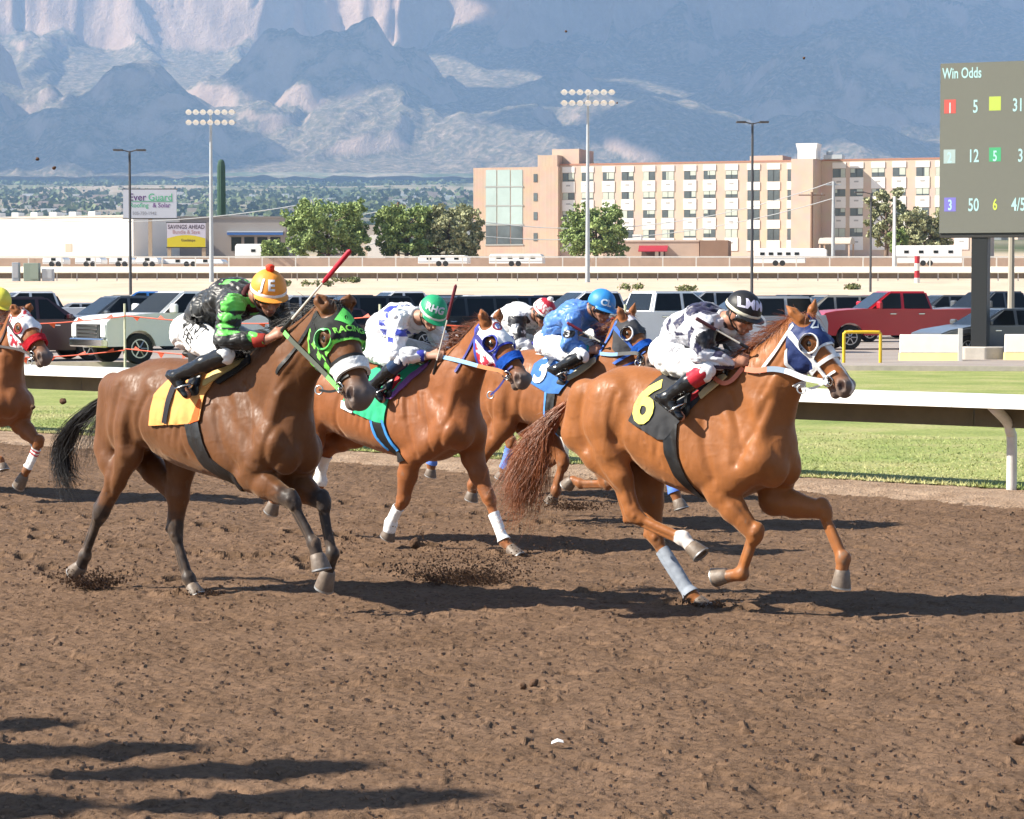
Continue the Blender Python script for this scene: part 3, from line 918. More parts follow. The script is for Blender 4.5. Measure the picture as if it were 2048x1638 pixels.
def car(kind, colr, loc, rz, label, chrome=True, metal=.3):
    P = car_parts(kind); L, W, r, wx, zr, zl, prof, zb = P['dims']
    cat = {'pickup': 'pickup truck', 'suv': 'suv', 'sedan': 'car'}[kind]
    root = empty({'pickup': 'pickup_truck', 'suv': 'parked_suv', 'sedan': 'parked_car'}[kind], loc, rz, label, cat, 'vehicles in the parking lot')
    pm = mat('paint_%.2f_%.2f_%.2f' % colr, colr, .32, spec=.5, metal=0, coat=.6, var=.06, vscale=1.5)
    def lk(n, me, m, par=root):
        o = bpy.data.objects.new(n, me); COL.objects.link(o); o.parent = par
        if len(me.materials) == 0: me.materials.append(None)
        o.material_slots[0].link = 'OBJECT'; o.material_slots[0].material = m
        return o
    lk('body', P['body'], pm); cb = lk('cabin', P['cabin'], pm)
    for n_, me in P['glass']: lk(n_, me, GLASS, cb)
    for x in wx:
        for s in (-1, 1):
            wv = empty('wheel', (x, s * (W / 2 - .12), r)); wv.parent = root
            if s > 0: wv.rotation_euler = (0, 0, math.pi)
            lk('tyre', P['tyre'], TYRE, wv); lk('rim', P['rim'], RIM, wv)
    key = kind + '_f'
    if key not in CARMESH:
        fx, W_, zt, _ = P['front']; g = {}
        gz0, gz1 = (.68, 1.08) if kind == 'pickup' else ((.58, .80) if kind == 'suv' else (.50, .64))
        mb = MB(); mb.box((fx - .02, -W * .34, gz0), (fx + .03, W * .34, gz1)); g['grille'] = mb.mesh('grille', bevel=.015)
        mb = MB()
        for k in range(4):
            z = gz0 + (gz1 - gz0) * (k + .5) / 4; mb.box((fx + .028, -W * .29, z - .015), (fx + .042, W * .29, z + .015))
        g['bars'] = mb.mesh('grille_bar')
        for s, nm in ((-1, 'hr'), (1, 'hl')):
            mb = MB(); a, b = sorted((s * W * .36, s * W * .49)); mb.box((fx - .14, a, gz0 + .04), (fx + .022, b, gz1)); g[nm] = mb.mesh('headlight', bevel=.02)
        mb = MB(); mb.box((fx - .12, -W * .49, zl - .02), (fx + .10, W * .49, zl + .22)); g['bumper'] = mb.mesh('front_bumper', bevel=.04)
        bx_ = prof[-1][0]
        mb = MB(); mb.box((bx_ - .10, -W * .48, zl), (bx_ + .12, W * .48, zl + .2)); g['rbumper'] = mb.mesh('rear_bumper', bevel=.04)
        for s, nm in ((-1, 'tr'), (1, 'tl')):
            mb = MB(); a, b = sorted((s * W * .39, s * W * .49)); mb.box((bx_ - .02, a, zb - .42), (bx_ + .16, b, zb - .08)); g[nm] = mb.mesh('tail_light', bevel=.02)
        for s, nm in ((-1, 'mr'), (1, 'ml')):
            mb = MB(); a, b = sorted((s * (W / 2 - .06), s * (W / 2 + .24))); mx_ = .95 if kind == 'pickup' else .8
            mb.box((mx_ - .06, a, zb + .02), (mx_ + .08, b, zb + (.28 if kind == 'pickup' else .18))); g[nm] = mb.mesh('mirror', bevel=.04)
        for i, x in enumerate((.45, -.55)):
            for s in (-1, 1):
                mb = MB(); y = s * (W / 2 + .012); mb.box((x - .11, y - .015, zb - .16), (x + .11, y + .015, zb - .12)); g['d%d%d' % (i, s)] = mb.mesh('door_handle', bevel=.008)
        CARMESH[key] = g
    g = CARMESH[key]
    br = CHROME if chrome else DARKP
    gr = lk('grille', g['grille'], DARKP); lk('grille_bar', g['bars'], br, gr)
    for n_ in ('hr', 'hl'): lk('headlight', g[n_], LAMP)
    lk('front_bumper', g['bumper'], br if kind == 'pickup' else DARKP); lk('rear_bumper', g['rbumper'], br if kind == 'pickup' else pm)
    for n_ in ('tr', 'tl'): lk('tail_light', g[n_], RED_L)
    for n_ in ('mr', 'ml'): lk('mirror', g[n_], pm if chrome else DARKP)
    for k_ in [k for k in g if k[0] == 'd' and k[1] in '01']: lk('door_handle', g[k_], br)
    return root
CW, CB, CG, CS, CR, CM, CN, CT = (.78, .78, .78), (.012, .013, .015), (.09, .095, .10), (.42, .43, .45), (.46, .012, .022), (.045, .008, .012), (.015, .025, .06), (.40, .36, .30)
def park(u, d, hd, kind, colr, label, **k):
    x = (u - 1024) / FPX * d
    return car(kind, colr, (x, d, .15), R(hd), label, **k)
# hd: direction of the bonnet, 180 = facing left, 225 = left and towards the camera
park(372, 69, 216, 'pickup', CW, 'big white pickup truck with chrome grille parked behind the pennant string at left')
park(60, 71, 30, 'suv', CM, 'dark maroon suv left of the white pickup, behind the far left horse')
park(-30, 80, 205, 'sedan', CB, 'black car at the left edge behind the yellow helmet')
park(60, 92, 200, 'pickup', CW, 'white pickup with light cab in the back row at far left')
park(235, 84, 212, 'suv', CG, 'grey suv with white pillar behind the hood of the white pickup')
park(300, 100, 190, 'pickup', (.05, .22, .55), 'bright blue pickup in the back row behind the white pickup')
park(420, 96, 200, 'sedan', CB, 'black car in the back row behind the black and green jockey')
park(640, 76, 205, 'sedan', CM, 'dark red car behind the ears of the bay horse')
park(700, 86, 200, 'suv', CB, 'black suv between the bay and the green helmet jockey')
park(590, 98, 195, 'suv', CS, 'silver suv in the back row behind the raised whip')
park(800, 100, 200, 'pickup', CW, 'white pickup in the back row behind the checked jockey')
park(905, 80, 208, 'suv', CB, 'black suv behind the upright whip of the checked jockey')
park(985, 88, 200, 'suv', CN, 'dark navy suv left of the red and white helmet')
park(1075, 78, 205, 'sedan', CB, 'black car behind the red and white helmet jockey')
park(940, 102, 190, 'suv', CW, 'white suv in the back row above the black suvs')
park(1085, 104, 195, 'suv', CB, 'black suv in the back row left of the blue helmet')
park(1180, 86, 200, 'pickup', CW, 'white pickup behind the blue jockey')
park(1290, 96, 205, 'suv', CB, 'black suv in the back row between the blue and black helmets')
park(1330, 76, 25, 'pickup', CW, 'white pickup behind the back of the navy and silver jockey')
park(1420, 102, 195, 'pickup', CS, 'silver pickup in the back row above the navy and silver jockey')
park(1500, 94, 200, 'suv', CB, 'black suv in the back row right of the black helmet')
park(1490, 80, 190, 'suv', CS, 'silver grey suv with white pillar behind the ears of the leading horse')
park(1600, 106, 195, 'suv', CB, 'black suv in the back row left of the red van')
park(1742, 104, 192, 'suv', CR, 'red suv behind the red pickup')
park(1792, 85, 190, 'pickup', CR, 'red pickup truck parked right of the leading horse', chrome=True)
park(1990, 74, 200, 'sedan', CG, 'charcoal car parked behind the scoreboard post')
park(1985, 92, 205, 'pickup', CG, 'dark grey pickup in the back row right of the scoreboard post')
park(1650, 97, 195, 'suv', CT, 'tan suv half hidden behind the bonnet of the red pickup')
park(2110, 84, 200, 'sedan', CN, 'dark blue car at the right edge behind the barrier')
for u_, d_, hd_, kd_, cl_2, lb_ in ((20, 108, 195, 'suv', CB, 'black suv in the farthest row at far left'), (150, 112, 195, 'sedan', CS, 'silver car in the farthest row at left'), (235, 116, 190, 'suv', CT, 'tan suv in the farthest row behind the grey suv'), (500, 112, 195, 'suv', CW, 'white suv in the farthest row behind the orange helmet'), (660, 114, 190, 'suv', CB, 'black suv in the farthest row above the bay ears'), (745, 118, 195, 'sedan', CW, 'white car in the farthest row left of the green helmet'), (860, 114, 195, 'suv', CG, 'grey suv in the farthest row behind the green helmet'), (1015, 118, 190, 'sedan', CB, 'black car in the farthest row left of the red and white helmet'), (1150, 116, 195, 'suv', CS, 'silver suv in the farthest row left of the blue helmet'), (1255, 118, 195, 'sedan', CB, 'black car in the farthest row right of the blue helmet'), (1365, 114, 190, 'pickup', CW, 'white pickup in the farthest row left of the black helmet'), (1570, 116, 195, 'suv', CB, 'black suv in the farthest row above the leading horse ears'), (1880, 108, 195, 'suv', CG, 'grey suv in the farthest row left of the scoreboard post'), (2040, 112, 195, 'suv', CB, 'black suv in the farthest row at the right edge')):
    park(u_, d_, hd_, kd_, cl_2, lb_)
# parking blocks, stakes and pennants
ORANGE = mat('orange_pennant', (.72, .09, .04), .6, var=.1)
WOOD = mat('weathered_wood', (.34, .26, .17), .85, var=.3, vscale=8)
def stake(u, v, d, h, label):
    p = at_depth(u, v, d)
    mb = MB(); mb.tube([(0, 0, -.1), (0, 0, h)], [.035, .03], 8)
    o = mb.build('stake', mat('pale_stake', (.62, .60, .45), .8, var=.2, vscale=6), None, smooth=True, label=label, cat='stake', group='pennant stakes')
    o.location = (p[0], d, .06); return (p[0], d)
s0 = stake(250, 715, 66.5, 1.72, 'pale stake holding the pennant strings in front of the white pickup')
s1 = stake(760, 715, 63.0, 1.72, 'pale stake of the pennant strings between bay and checked jockey')
s2 = stake(-150, 715, 68.0, 1.72, 'pale stake of the pennant strings beyond the left edge')
s3 = stake(1250, 715, 62.0, 1.72, 'pale stake of the pennant strings behind the blue jockey')
for (a, b, z, nm) in ((s2, s0, 1.42, 'upper pennant string left of the stake by the white pickup'), (s2, s0, .52, 'lower pennant string left of the stake by the white pickup'), (s0, s1, 1.46, 'upper pennant string right of the stake by the white pickup'), (s0, s1, .58, 'lower pennant string right of the stake by the white pickup'), (s1, s3, 1.40, 'pennant string behind the checked and the blue jockeys')):
    root = empty('pennant_string', (a[0], a[1], 0), 0, nm, 'pennant string', 'orange pennant strings')
    A_ = arr(0, -.05, z); B_ = arr(b[0] - a[0], b[1] - a[1] - .05, z + .02)
    pts = [A_ * (1 - t) + B_ * t + arr(0, 0, -.20 * math.sin(math.pi * t)) for t in np.linspace(0, 1, 14)]
    MB().tube(pts, .016, 5).build('string', ORANGE, root, smooth=True)
    rs_ = random.Random(nm)
    n = int(np.linalg.norm(B_ - A_) / .75)
    for k in range(n):
        t = (k + .5) / n; p = A_ * (1 - t) + B_ * t + arr(0, 0, -.20 * math.sin(math.pi * t)); d_ = unit(B_ - A_)
        sw = rs_.uniform(-.14, .14); hgt_ = rs_.uniform(.10, .20); sg = rs_.choice((-1, -1, 1))
        vs = [p - d_ * .12, p + d_ * .12, p + arr(sw, .03, -hgt_ * (sg < 0) + .1 * (sg > 0))]
        MB().add(vs + [q + arr(0, .004, 0) for q in vs], [(0, 1, 2), (5, 4, 3), (0, 3, 4, 1), (1, 4, 5, 2), (2, 5, 3, 0)]).build('flag', ORANGE, root)
# yellow pipe gate, barriers, white stake
YEL = mat('yellow_paint', (.72, .46, .02), .45, var=.06, vscale=4)
g0 = at_depth(1672, 722, 70)
mb = MB(); mb.tube(catmull(np.array([(0, 0, -.1), (0, 0, .80), (.02, 0, .90), (.10, 0, .93), (.9, 0, .93), (.98, 0, .90), (1.0, 0, .80), (1.0, 0, -.1)]), 30), .045, 10)
o = mb.build('pipe_bollard', YEL, None, smooth='all', label='yellow bent pipe barrier left of the red pickup front wheel', cat='barrier'); o.location = (g0[0] + .02, 68.5, .06)
BARW = mat('barrier_white', (.78, .75, .68), .8, var=.08, vscale=3); BARY = mat('barrier_yellow', (.74, .60, .25), .8, var=.10, vscale=3)
def barrier(x, y, L, label):
    root = empty('concrete_barrier', (x, y, .06), R(-6), label, 'barrier', 'concrete barriers')
    MB().prism([(-.30, .0), (.30, .0), (.30, .08), (.17, .30), (-.17, .30), (-.30, .08)], 'x', 0, L).build('foot', BARY, root, bevel=.01)
    MB().prism([(-.172, .301), (.172, .301), (.10, .82), (-.10, .82)], 'x', .02, L - .02).build('upper', BARW, root, bevel=.015)
p = at_depth(1798, 720, 71); barrier(p[0], 71, 1.72, 'white and yellow concrete barrier left of the scoreboard post')
p = at_depth(2008, 722, 71.5); barrier(p[0], 71.5, 2.6, 'yellow and white concrete barrier right of the scoreboard post')
p = at_depth(1918, 700, 70.4); mb = MB(); mb.box((-.06, -.02, 0), (.06, .02, 1.02)); o = mb.build('marker_stake', BARW, None, label='white marker stake left of the scoreboard post', cat='stake'); o.location = (p[0], 70.2, .05)
# scoreboard
sb = at_depth(1960, 722, 72.5)
SB = empty('scoreboard', (sb[0], 72.5, .06), R(-22), 'grey odds scoreboard on a thick dark post at the right edge', 'scoreboard')
mb = MB(); n8 = [(.80 * math.cos(math.pi / 8 + k * math.pi / 4), .80 * math.sin(math.pi / 8 + k * math.pi / 4)) for k in range(8)]
mb.prism(n8, 'z', -.1, .45); mb.build('footing', mat('footing_concrete', (.46, .42, .37), .9, var=.15, vscale=4), SB, bevel=.03)
MB().box((-.23, -.23, .45), (.23, .23, 3.75)).build('post', mat('post_dark', (.014, .015, .016), .5), SB, bevel=.01)
mb = MB(); mb.box((-1.16, -.26, 3.60), (5.6, .36, 3.73)); mb.build('bottom_frame', mat('frame_dark', (.03, .028, .025), .6), SB)
scr = MB().box((-1.16, -.30, 3.73), (5.6, .34, 8.62)).build('screen', mat('screen_face', (.155, .155, .130), .6, var=.03, vscale=12), SB)
def led(n, c): return mat('led_' + n, tuple(x * .6 for x in c), .6, emit=c, estr=.10)
CY = led('pale', (.55, .85, .85))
def stext(txt, x, z, size, m, sx=.62):
    me = text_mesh(txt, size, .008, depth=0, sx=sx); place_mesh(me, (x, -.305, z), (1, 0, 0), (0, 0, 1))
    return link('lettering', me, m, scr)
def spx(u, v):
    d = ray(u, v); nrm = arr(math.sin(R(-22)) * -1, 0, 0); h_ = arr(math.cos(R(-22)), math.sin(R(-22)), 0); n_ = arr(math.sin(R(-22)), -math.cos(R(-22)), 0)
    O_ = arr(sb[0], 72.5, .06) + n_ * .30
    t = ((O_ - CAMP) @ n_) / (d @ n_); q = CAMP + d * t - arr(sb[0], 72.5, .06)
    return q @ h_, q[2]
for txt, u, v, size, nm, c in (('Win Odds', 1924, 147, .43, 'pale', None), ('5', 1951, 214, .52, 'p', None), ('31', 2036, 211, .52, 'p', None), ('12', 1947, 313, .52, 'p', None), ('3', 2041, 312, .52, 'p', None), ('50', 1947, 411, .52, 'p', None), ('4/5', 2037, 410, .52, 'p', None), ('1', 1900, 217, .42, 'p', None), ('2', 1899, 316, .42, 'p', None), ('3', 1900, 411, .42, 'p', None), ('5', 1990, 313, .42, 'p', None), ('6', 1990, 410, .45, 'y', (.72, .85, .12))):
    x, z = spx(u, v); stext(txt, x, z, size, CY if c is None else led('yellow', c))
for u, v, nm, c in ((1900, 213, 'red', (.75, .12, .10)), (1990, 207, 'lime', (.60, .72, .12)), (1899, 313, 'white', (.50, .62, .60)), (1900, 409, 'blue', (.25, .22, .70)), (1990, 309, 'green', (.08, .50, .22))):
    x, z = spx(u, v); MB().box((x - .17, -.303, z - .20), (x + .17, -.299, z + .20)).build('number_tile', led(nm, c), scr)
# ---------------------------------------------------------------- poles
STEELP = mat('pole_grey', (.40, .43, .45), .5, metal=.2, var=.1, vscale=2)
DPOLE = mat('pole_dark', (.055, .055, .06), .6)
def gz(y): return float(terr_z(np.array(0.), np.array(float(y)))) if y > 127 else .15
def stadium(u, d, vtop, w, label):
    x = (u - 1024) / FPX * d; zt = at_depth(u, vtop, d)[2]; z0 = gz(d) - .3
    root = empty('floodlight_mast', (x, d, z0), 0, label, 'light mast', 'stadium floodlight masts')
    H_ = zt - z0
    MB().tube([(0, 0, 0), (0, 0, H_)], [.20, .10], 10).build('mast', STEELP, root, smooth=True)
    for k, zz in enumerate((H_ - .1, H_ - .95)):
        MB().box((-w / 2, -.06, zz - .06), (w / 2, .06, zz + .06)).build('crossarm', STEELP, root)
        for i in range(7):
            xx = -w / 2 + w * (i + .5) / 7
            mb = MB(); mb.lathe([(.10, .10), (.16, .05), (.24, -.14), (.25, -.19), (.21, -.17), (.08, -.05)], 12, axis='y'); f = mb.build('floodlight', mat('flood_reflector', (.88, .88, .86), .4, coat=.3), root, smooth=True)
            f.location = (xx, -.22, zz + .05); f.rotation_euler = (R(28), 0, 0)
stadium(424, 210, 222, 4.2, 'tall floodlight mast left of the green cactus shaped tower')
stadium(1175, 200, 182, 4.4, 'tall floodlight mast in front of the hotel')
def street(u, d, vtop, span, label, single=False, m=DPOLE):
    x = (u - 1024) / FPX * d; zt = at_depth(u, vtop, d)[2]; z0 = gz(d) - .2; H_ = zt - z0
    root = empty('street_lamp', (x, d, z0), 0, label, 'street lamp', 'double arm street lamps')
    MB().tube([(0, 0, 0), (0, 0, H_)], [.085, .06], 8).build('pole', m, root, smooth=True)
    for s in ((-1,) if single else (-1, 1)):
        MB().tube([(0, 0, H_ - .05), (s * span * .45, 0, H_ + .05)], .035, 6).build('arm', m, root, smooth=True)
        mb = MB(); a, b = sorted((s * span * .40, s * span)); mb.box((a, -.16, H_ + .0), (b, .16, H_ + .10)); mb.build('lamp_head', m, root, bevel=.03)
street(262, 130, 302, .85, 'double street lamp in front of the billboard at left')
street(1503, 130, 246, .85, 'double street lamp in front of the hotel')
street(1740, 165, 386, 1.1, 'street lamp left of the scoreboard', True)
def pole(u, d, vtop, r, m, label, arm=0.0, name='utility_pole'):
    x = (u - 1024) / FPX * d; zt = at_depth(u, vtop, d)[2]; z0 = gz(d) - .3; H_ = zt - z0
    root = empty(name, (x, d, z0), 0, label, 'pole', 'utility poles')
    MB().tube([(0, 0, 0), (0, 0, H_)], [r, r * .75], 8).build('shaft', m, root, smooth=True)
    if arm:
        MB().box((-arm, -.08, H_ - .5), (arm, .08, H_ - .35)).build('crossarm', m, root)
        for i in range(4):
            MB().lathe([(.03, 0), (.06, .06), (.03, .2)], 8, c=(-arm + (2 * arm) * (i + .5) / 4, 0, H_ - .36)).build('insulator', STEELP, root, smooth=True)
    return arr(x, d, zt)
BROWN = mat('pole_wood', (.20, .12, .08), .9, var=.3, vscale=6)
q1 = pole(598, 330, 410, .26, STEELP, 'grey utility pole in front of the dark green tree', 1.2)
q2 = pole(797, 330, 404, .22, BROWN, 'thin brown utility pole between the two left trees', 1.0)
q3 = pole(1622, 340, 384, .22, BROWN, 'brown utility pole in front of the hotel tower', 1.8)
q4 = pole(1665, 330, 363, .25, STEELP, 'grey utility pole beside the hotel tower', 1.0)
pole(1787, 300, 393, .22, mat('white_pole', (.75, .75, .73), .5), 'white flagpole left of the scoreboard', name='flagpole')
pole(2021, 78, 462, .12, mat('tan_pole', (.36, .32, .26), .7), 'tan pole right of the scoreboard post', name='pole')
WIRE = mat('wire', (.45, .47, .48), .5)
def wire(a, b, sag, label):
    pts = [a * (1 - t) + b * t + arr(0, 0, -sag * 4 * t * (1 - t)) for t in np.linspace(0, 1, 16)]
    MB().tube(pts, .055, 4).build('power_line', WIRE, None, label=label, cat='power line', group='power lines', smooth=True)
wl = at_depth(-40, 430, 330); wr = at_depth(2100, 392, 330)
wire(wl, q1, 1.5, 'power line from the left edge to the grey pole'); wire(q1 + arr(0, 0, -.4), q2 + arr(0, 0, -.4), 1.2, 'power line between the two left poles'); wire(q2 + arr(0, 0, -.4), q4, 4.5, 'long power line crossing the hotel facade'); wire(q2 + arr(0, 0, -3.), q4 + arr(0, 0, -2.2), 3.5, 'lower long power line crossing the hotel facade'); wire(q1 + arr(0, 0, -5.), q2 + arr(0, 0, -4), 1.5, 'lower power line between the two left poles')
# ---------------------------------------------------------------- far rail, wall, posts on the sand bank
CREAM = mat('far_rail_cover', (.72, .66, .54), .7, var=.08, vscale=1)
FARB = mat('far_rail_back', (.20, .155, .115), .9, var=.2, vscale=2)  # brown holds the shade below the cover in its base colour
fz = gz(250)
FR = empty('far_rail', (0, 250, fz), 0, 'long cream topped rail with posts across the sand bank', 'rail')
zc0, zc1, zc2 = at_depth(1024, 546, 250)[2] - fz, at_depth(1024, 533, 250)[2] - fz, at_depth(1024, 557, 250)[2] - fz
for k in range(12):
    a, b = -66 + k * 11, -66 + (k + 1) * 11 - .03
    MB().prism([(-.35, zc0), (-.30, zc0 - .02), (.5, zc1 - .03), (.5, zc1), (-.35, zc0 + .06)], 'x', a, b).build('cover', CREAM, FR)
    MB().box((a, .1, zc2), (b, .16, zc0 - .01)).build('back_panel', FARB, FR)
for k in range(56):
    MB().box((-55.5 + k * 2.0, -.02, zc2 - .25), (-55.5 + k * 2.0 + .10, .08, zc0 - .02)).build('post', GALV, FR)
WALL = mat('pink_block_wall', (.50, .36, .27), .9, var=.10, vscale=.6)
wz = gz(315)
w0, w1 = at_depth(1024, 531, 315)[2], at_depth(1024, 516, 315)[2]
BW = empty('boundary_wall', (0, 315, w0 - .6), 0, 'low pink block wall in front of the hotel and trailers', 'wall')
for k in range(20):
    MB().box((-100 + k * 10, 0, 0), (-100 + k * 10 + 9.97, .3, w1 - w0 + .6)).build('wall_panel', WALL, BW)
WF = empty('pipe_fence', (0, 300, gz(300)), 0, 'white pipe fence along the far side of the back stretch', 'fence')
f0 = at_depth(1024, 515, 300)[2] - gz(300)
for k in range(46):
    MB().box((-90 + k * 4, 0, -.2), (-90 + k * 4 + .14, .12, f0)).build('post', WHITEP, WF)
MB().box((-95, .02, f0 - .02), (95, .10, f0 + .16)).build('rail_bar', WHITEP, WF)
# utility boxes, red and white marker, shrubs
ub = at_depth(62, 560, 215)
o = empty('transformer_cabinet', (ub[0], 215, gz(215) + .3), 0, 'pale green transformer cabinet on the sand at far left', 'cabinet')
MB().box((-.55, -.5, -.2), (.75, .5, 1.35)).build('cabinet_body', mat('cabinet_green', (.26, .32, .26), .6, var=.08), o, bevel=.03); MB().box((.05, -.54, .0), (.72, -.505, 1.25)).build('door', mat('cabinet_green2', (.29, .35, .28), .6), o)
o = empty('switch_cabinet', (ub[0] + 1.4, 215, gz(215) + .3), 0, 'grey switch cabinet right of the green transformer', 'cabinet')
MB().box((-.4, -.4, -.2), (.55, .4, .85)).build('cabinet_body', mat('cabinet_grey', (.42, .44, .46), .6), o, bevel=.03); MB().box((-.34, -.43, .05), (.46, -.405, .78)).build('door', mat('cabinet_grey2', (.47, .49, .5), .6), o)
o = empty('transformer_cabinet', (ub[0] - 1.25, 215, gz(215) + .3), 0, 'narrow grey blue cabinet left of the green transformer', 'cabinet')
MB().box((-.3, -.4, -.2), (.28, .4, 1.4)).build('cabinet_body', mat('cabinet_blue', (.33, .38, .42), .6), o, bevel=.03); MB().box((-.24, -.43, .1), (.22, -.405, 1.3)).build('door', mat('cabinet_grey', (.42, .44, .46), .6), o)
mk = at_depth(1834, 565, 190); mk1 = at_depth(1834, 512, 190)
o = empty('marker_pole', (mk[0], 190, mk[2] - .2), 0, 'thick red and white banded marker pole on the sand', 'pole')
hh_ = (mk1[2] - mk[2] + .2) / 4
for k in range(4): MB().lathe([(.20, k * hh_), (.20, (k + 1) * hh_ - .004)], 14).build('band', mat('marker_red', (.40, .02, .03), .5) if k in (1, 3) else WHITEP, o, smooth=True)
rs = np.random.RandomState(12)
SHRUBM = mat('shrub_leaf', rough=.8, spec=.1, attr=True)
def leaf_cloud(n, centers, rad, size, cols, rs, flat=.8):
    ci = rs.randint(0, len(centers), n); c = np.asarray(centers)[ci]; r = np.asarray(rad)[ci]
    d = rs.randn(n, 3); d /= np.linalg.norm(d, axis=1)[:, None]
    p = c + d * (r * (rs.rand(n) ** .45))[:, None] * arr(1, 1, flat)
    a = rs.randn(n, 3); a /= np.linalg.norm(a, axis=1)[:, None]; b = np.cross(a, rs.randn(n, 3)); b /= np.linalg.norm(b, axis=1)[:, None]
    s = size * (.5 + rs.rand(n))[:, None]
    V = np.concatenate([p - a * s - b * s * .6, p + a * s - b * s * .6, p + a * s * .8 + b * s * .6, p - a * s * .8 + b * s * .6])
    i = np.arange(n); F = np.stack([i, i + n, i + 2 * n, i + 3 * n], 1)
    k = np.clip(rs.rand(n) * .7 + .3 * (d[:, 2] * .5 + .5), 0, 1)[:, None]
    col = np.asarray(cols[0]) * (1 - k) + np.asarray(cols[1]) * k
    return V, F, np.concatenate([col] * 4)
for i, (u, v, d, w, nm) in enumerate(((1262, 556, 170, .55, 'left of the black helmet'), (1372, 556, 165, .5, 'above the black helmet'), (620, 558, 180, 2.2, 'right of the raised whip'), (690, 552, 200, 1.0, 'above the dark suv'), (1708, 560, 170, .35, 'above the red pickup'), (520, 560, 185, 1.0, 'behind the orange helmet'))):
    p = at_depth(u, v, d)
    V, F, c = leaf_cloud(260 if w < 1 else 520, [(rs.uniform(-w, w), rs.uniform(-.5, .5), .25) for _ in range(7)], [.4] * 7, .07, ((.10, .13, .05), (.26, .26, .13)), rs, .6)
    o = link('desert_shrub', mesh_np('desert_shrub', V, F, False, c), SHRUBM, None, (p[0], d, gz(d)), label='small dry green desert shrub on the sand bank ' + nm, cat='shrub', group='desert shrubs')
# ---------------------------------------------------------------- hotel
BRICK = None
def brick_build(nt, b):
    b.inputs['Roughness'].default_value = .9
    n1 = tex(nt, 'ShaderNodeTexBrick', 1.0); n1.inputs['Color1'].default_value = rgb((.49, .355, .27)); n1.inputs['Color2'].default_value = rgb((.53, .39, .30)); n1.inputs['Mortar'].default_value = rgb((.56, .44, .35))
    n1.inputs['Scale'].default_value = 4.0; n1.inputs['Mortar Size'].default_value = .012
    n2 = tex(nt, 'ShaderNodeTexNoise', .5, 5)
    nt.links.new(mixc(nt, .3, n1.outputs['Color'], n2.outputs['Color'], 'SOFT_LIGHT'), b.inputs['Base Color'])
BRICK = shader('tan_brick', brick_build)
WPAN = mat('hotel_white_panel', (.78, .76, .72), .7, var=.04, vscale=1)
WGL = mat('hotel_glass', (.10, .12, .13), .12, spec=.6, var=.5, vscale=.35)
CURT = mat('hotel_curtain', (.50, .55, .47), .8, var=.15, vscale=.8)
ATR = mat('atrium_glass', (.42, .52, .49), .15, spec=.6, var=.12, vscale=.3)
HA = R(-19); HD = 372.0
hh = arr(math.cos(HA), math.sin(HA), 0); hn_ = arr(math.sin(HA), -math.cos(HA), 0)
HO = arr((1400 - 1024) / FPX * HD, HD, 0)
HZ = 6.2
def fpx(u, v, out=0.0):
    d = ray(u, v); O_ = HO + hn_ * out
    t = ((O_ - CAMP) @ hn_) / (d @ hn_); q = CAMP + d * t - HO
    return float(q @ hh), float(q[2]) - HZ
HT = empty('hotel_building', (HO[0], HO[1], HZ), HA, 'five storey tan brick hotel with white window panels and glazed left end', 'building')
# local frame: x along the facade, -y towards the camera
def hbox(name, u0, v0, u1, v1, y0, y1, m, par, bevel=0):
    x0, z1 = fpx(u0, v0); x1, z0 = fpx(u1, v1)
    return MB().box((x0, y0, z0), (x1, y1, z1)).build(name, m, par, bevel=bevel)
xw0 = fpx(1118, 500)[0]; xw1 = fpx(1960, 500)[0]; zr = fpx(1255, 329)[1]
MB().box((xw0, .0, -2), (xw1, 14, zr)).build('main_wall', BRICK, HT)
MB().box((xw0, -.05, zr), (xw1, 14.1, zr + .25)).build('roof_edge', mat('roof_edge', (.40, .20, .14), .8), HT)
tw = MB().box((fpx(1600, 400)[0], -6.0, -2), (fpx(1643, 400)[0], .05, fpx(1600, 322)[1])).build('stair_tower', BRICK, HT)
cols_u = [1137, 1175, 1217, 1255, 1298, 1336, 1380, 1419, 1463]; cols_w = [1507, 1547, 1587]; cols_r = [1678, 1713, 1756, 1798, 1845, 1884, 1924]
rowt = [fpx(1255, v)[1] for v in (332, 344, 361, 362, 384, 398, 399, 421, 436, 437, 460, 476, 480, 503)]
rsn = random.Random(8)
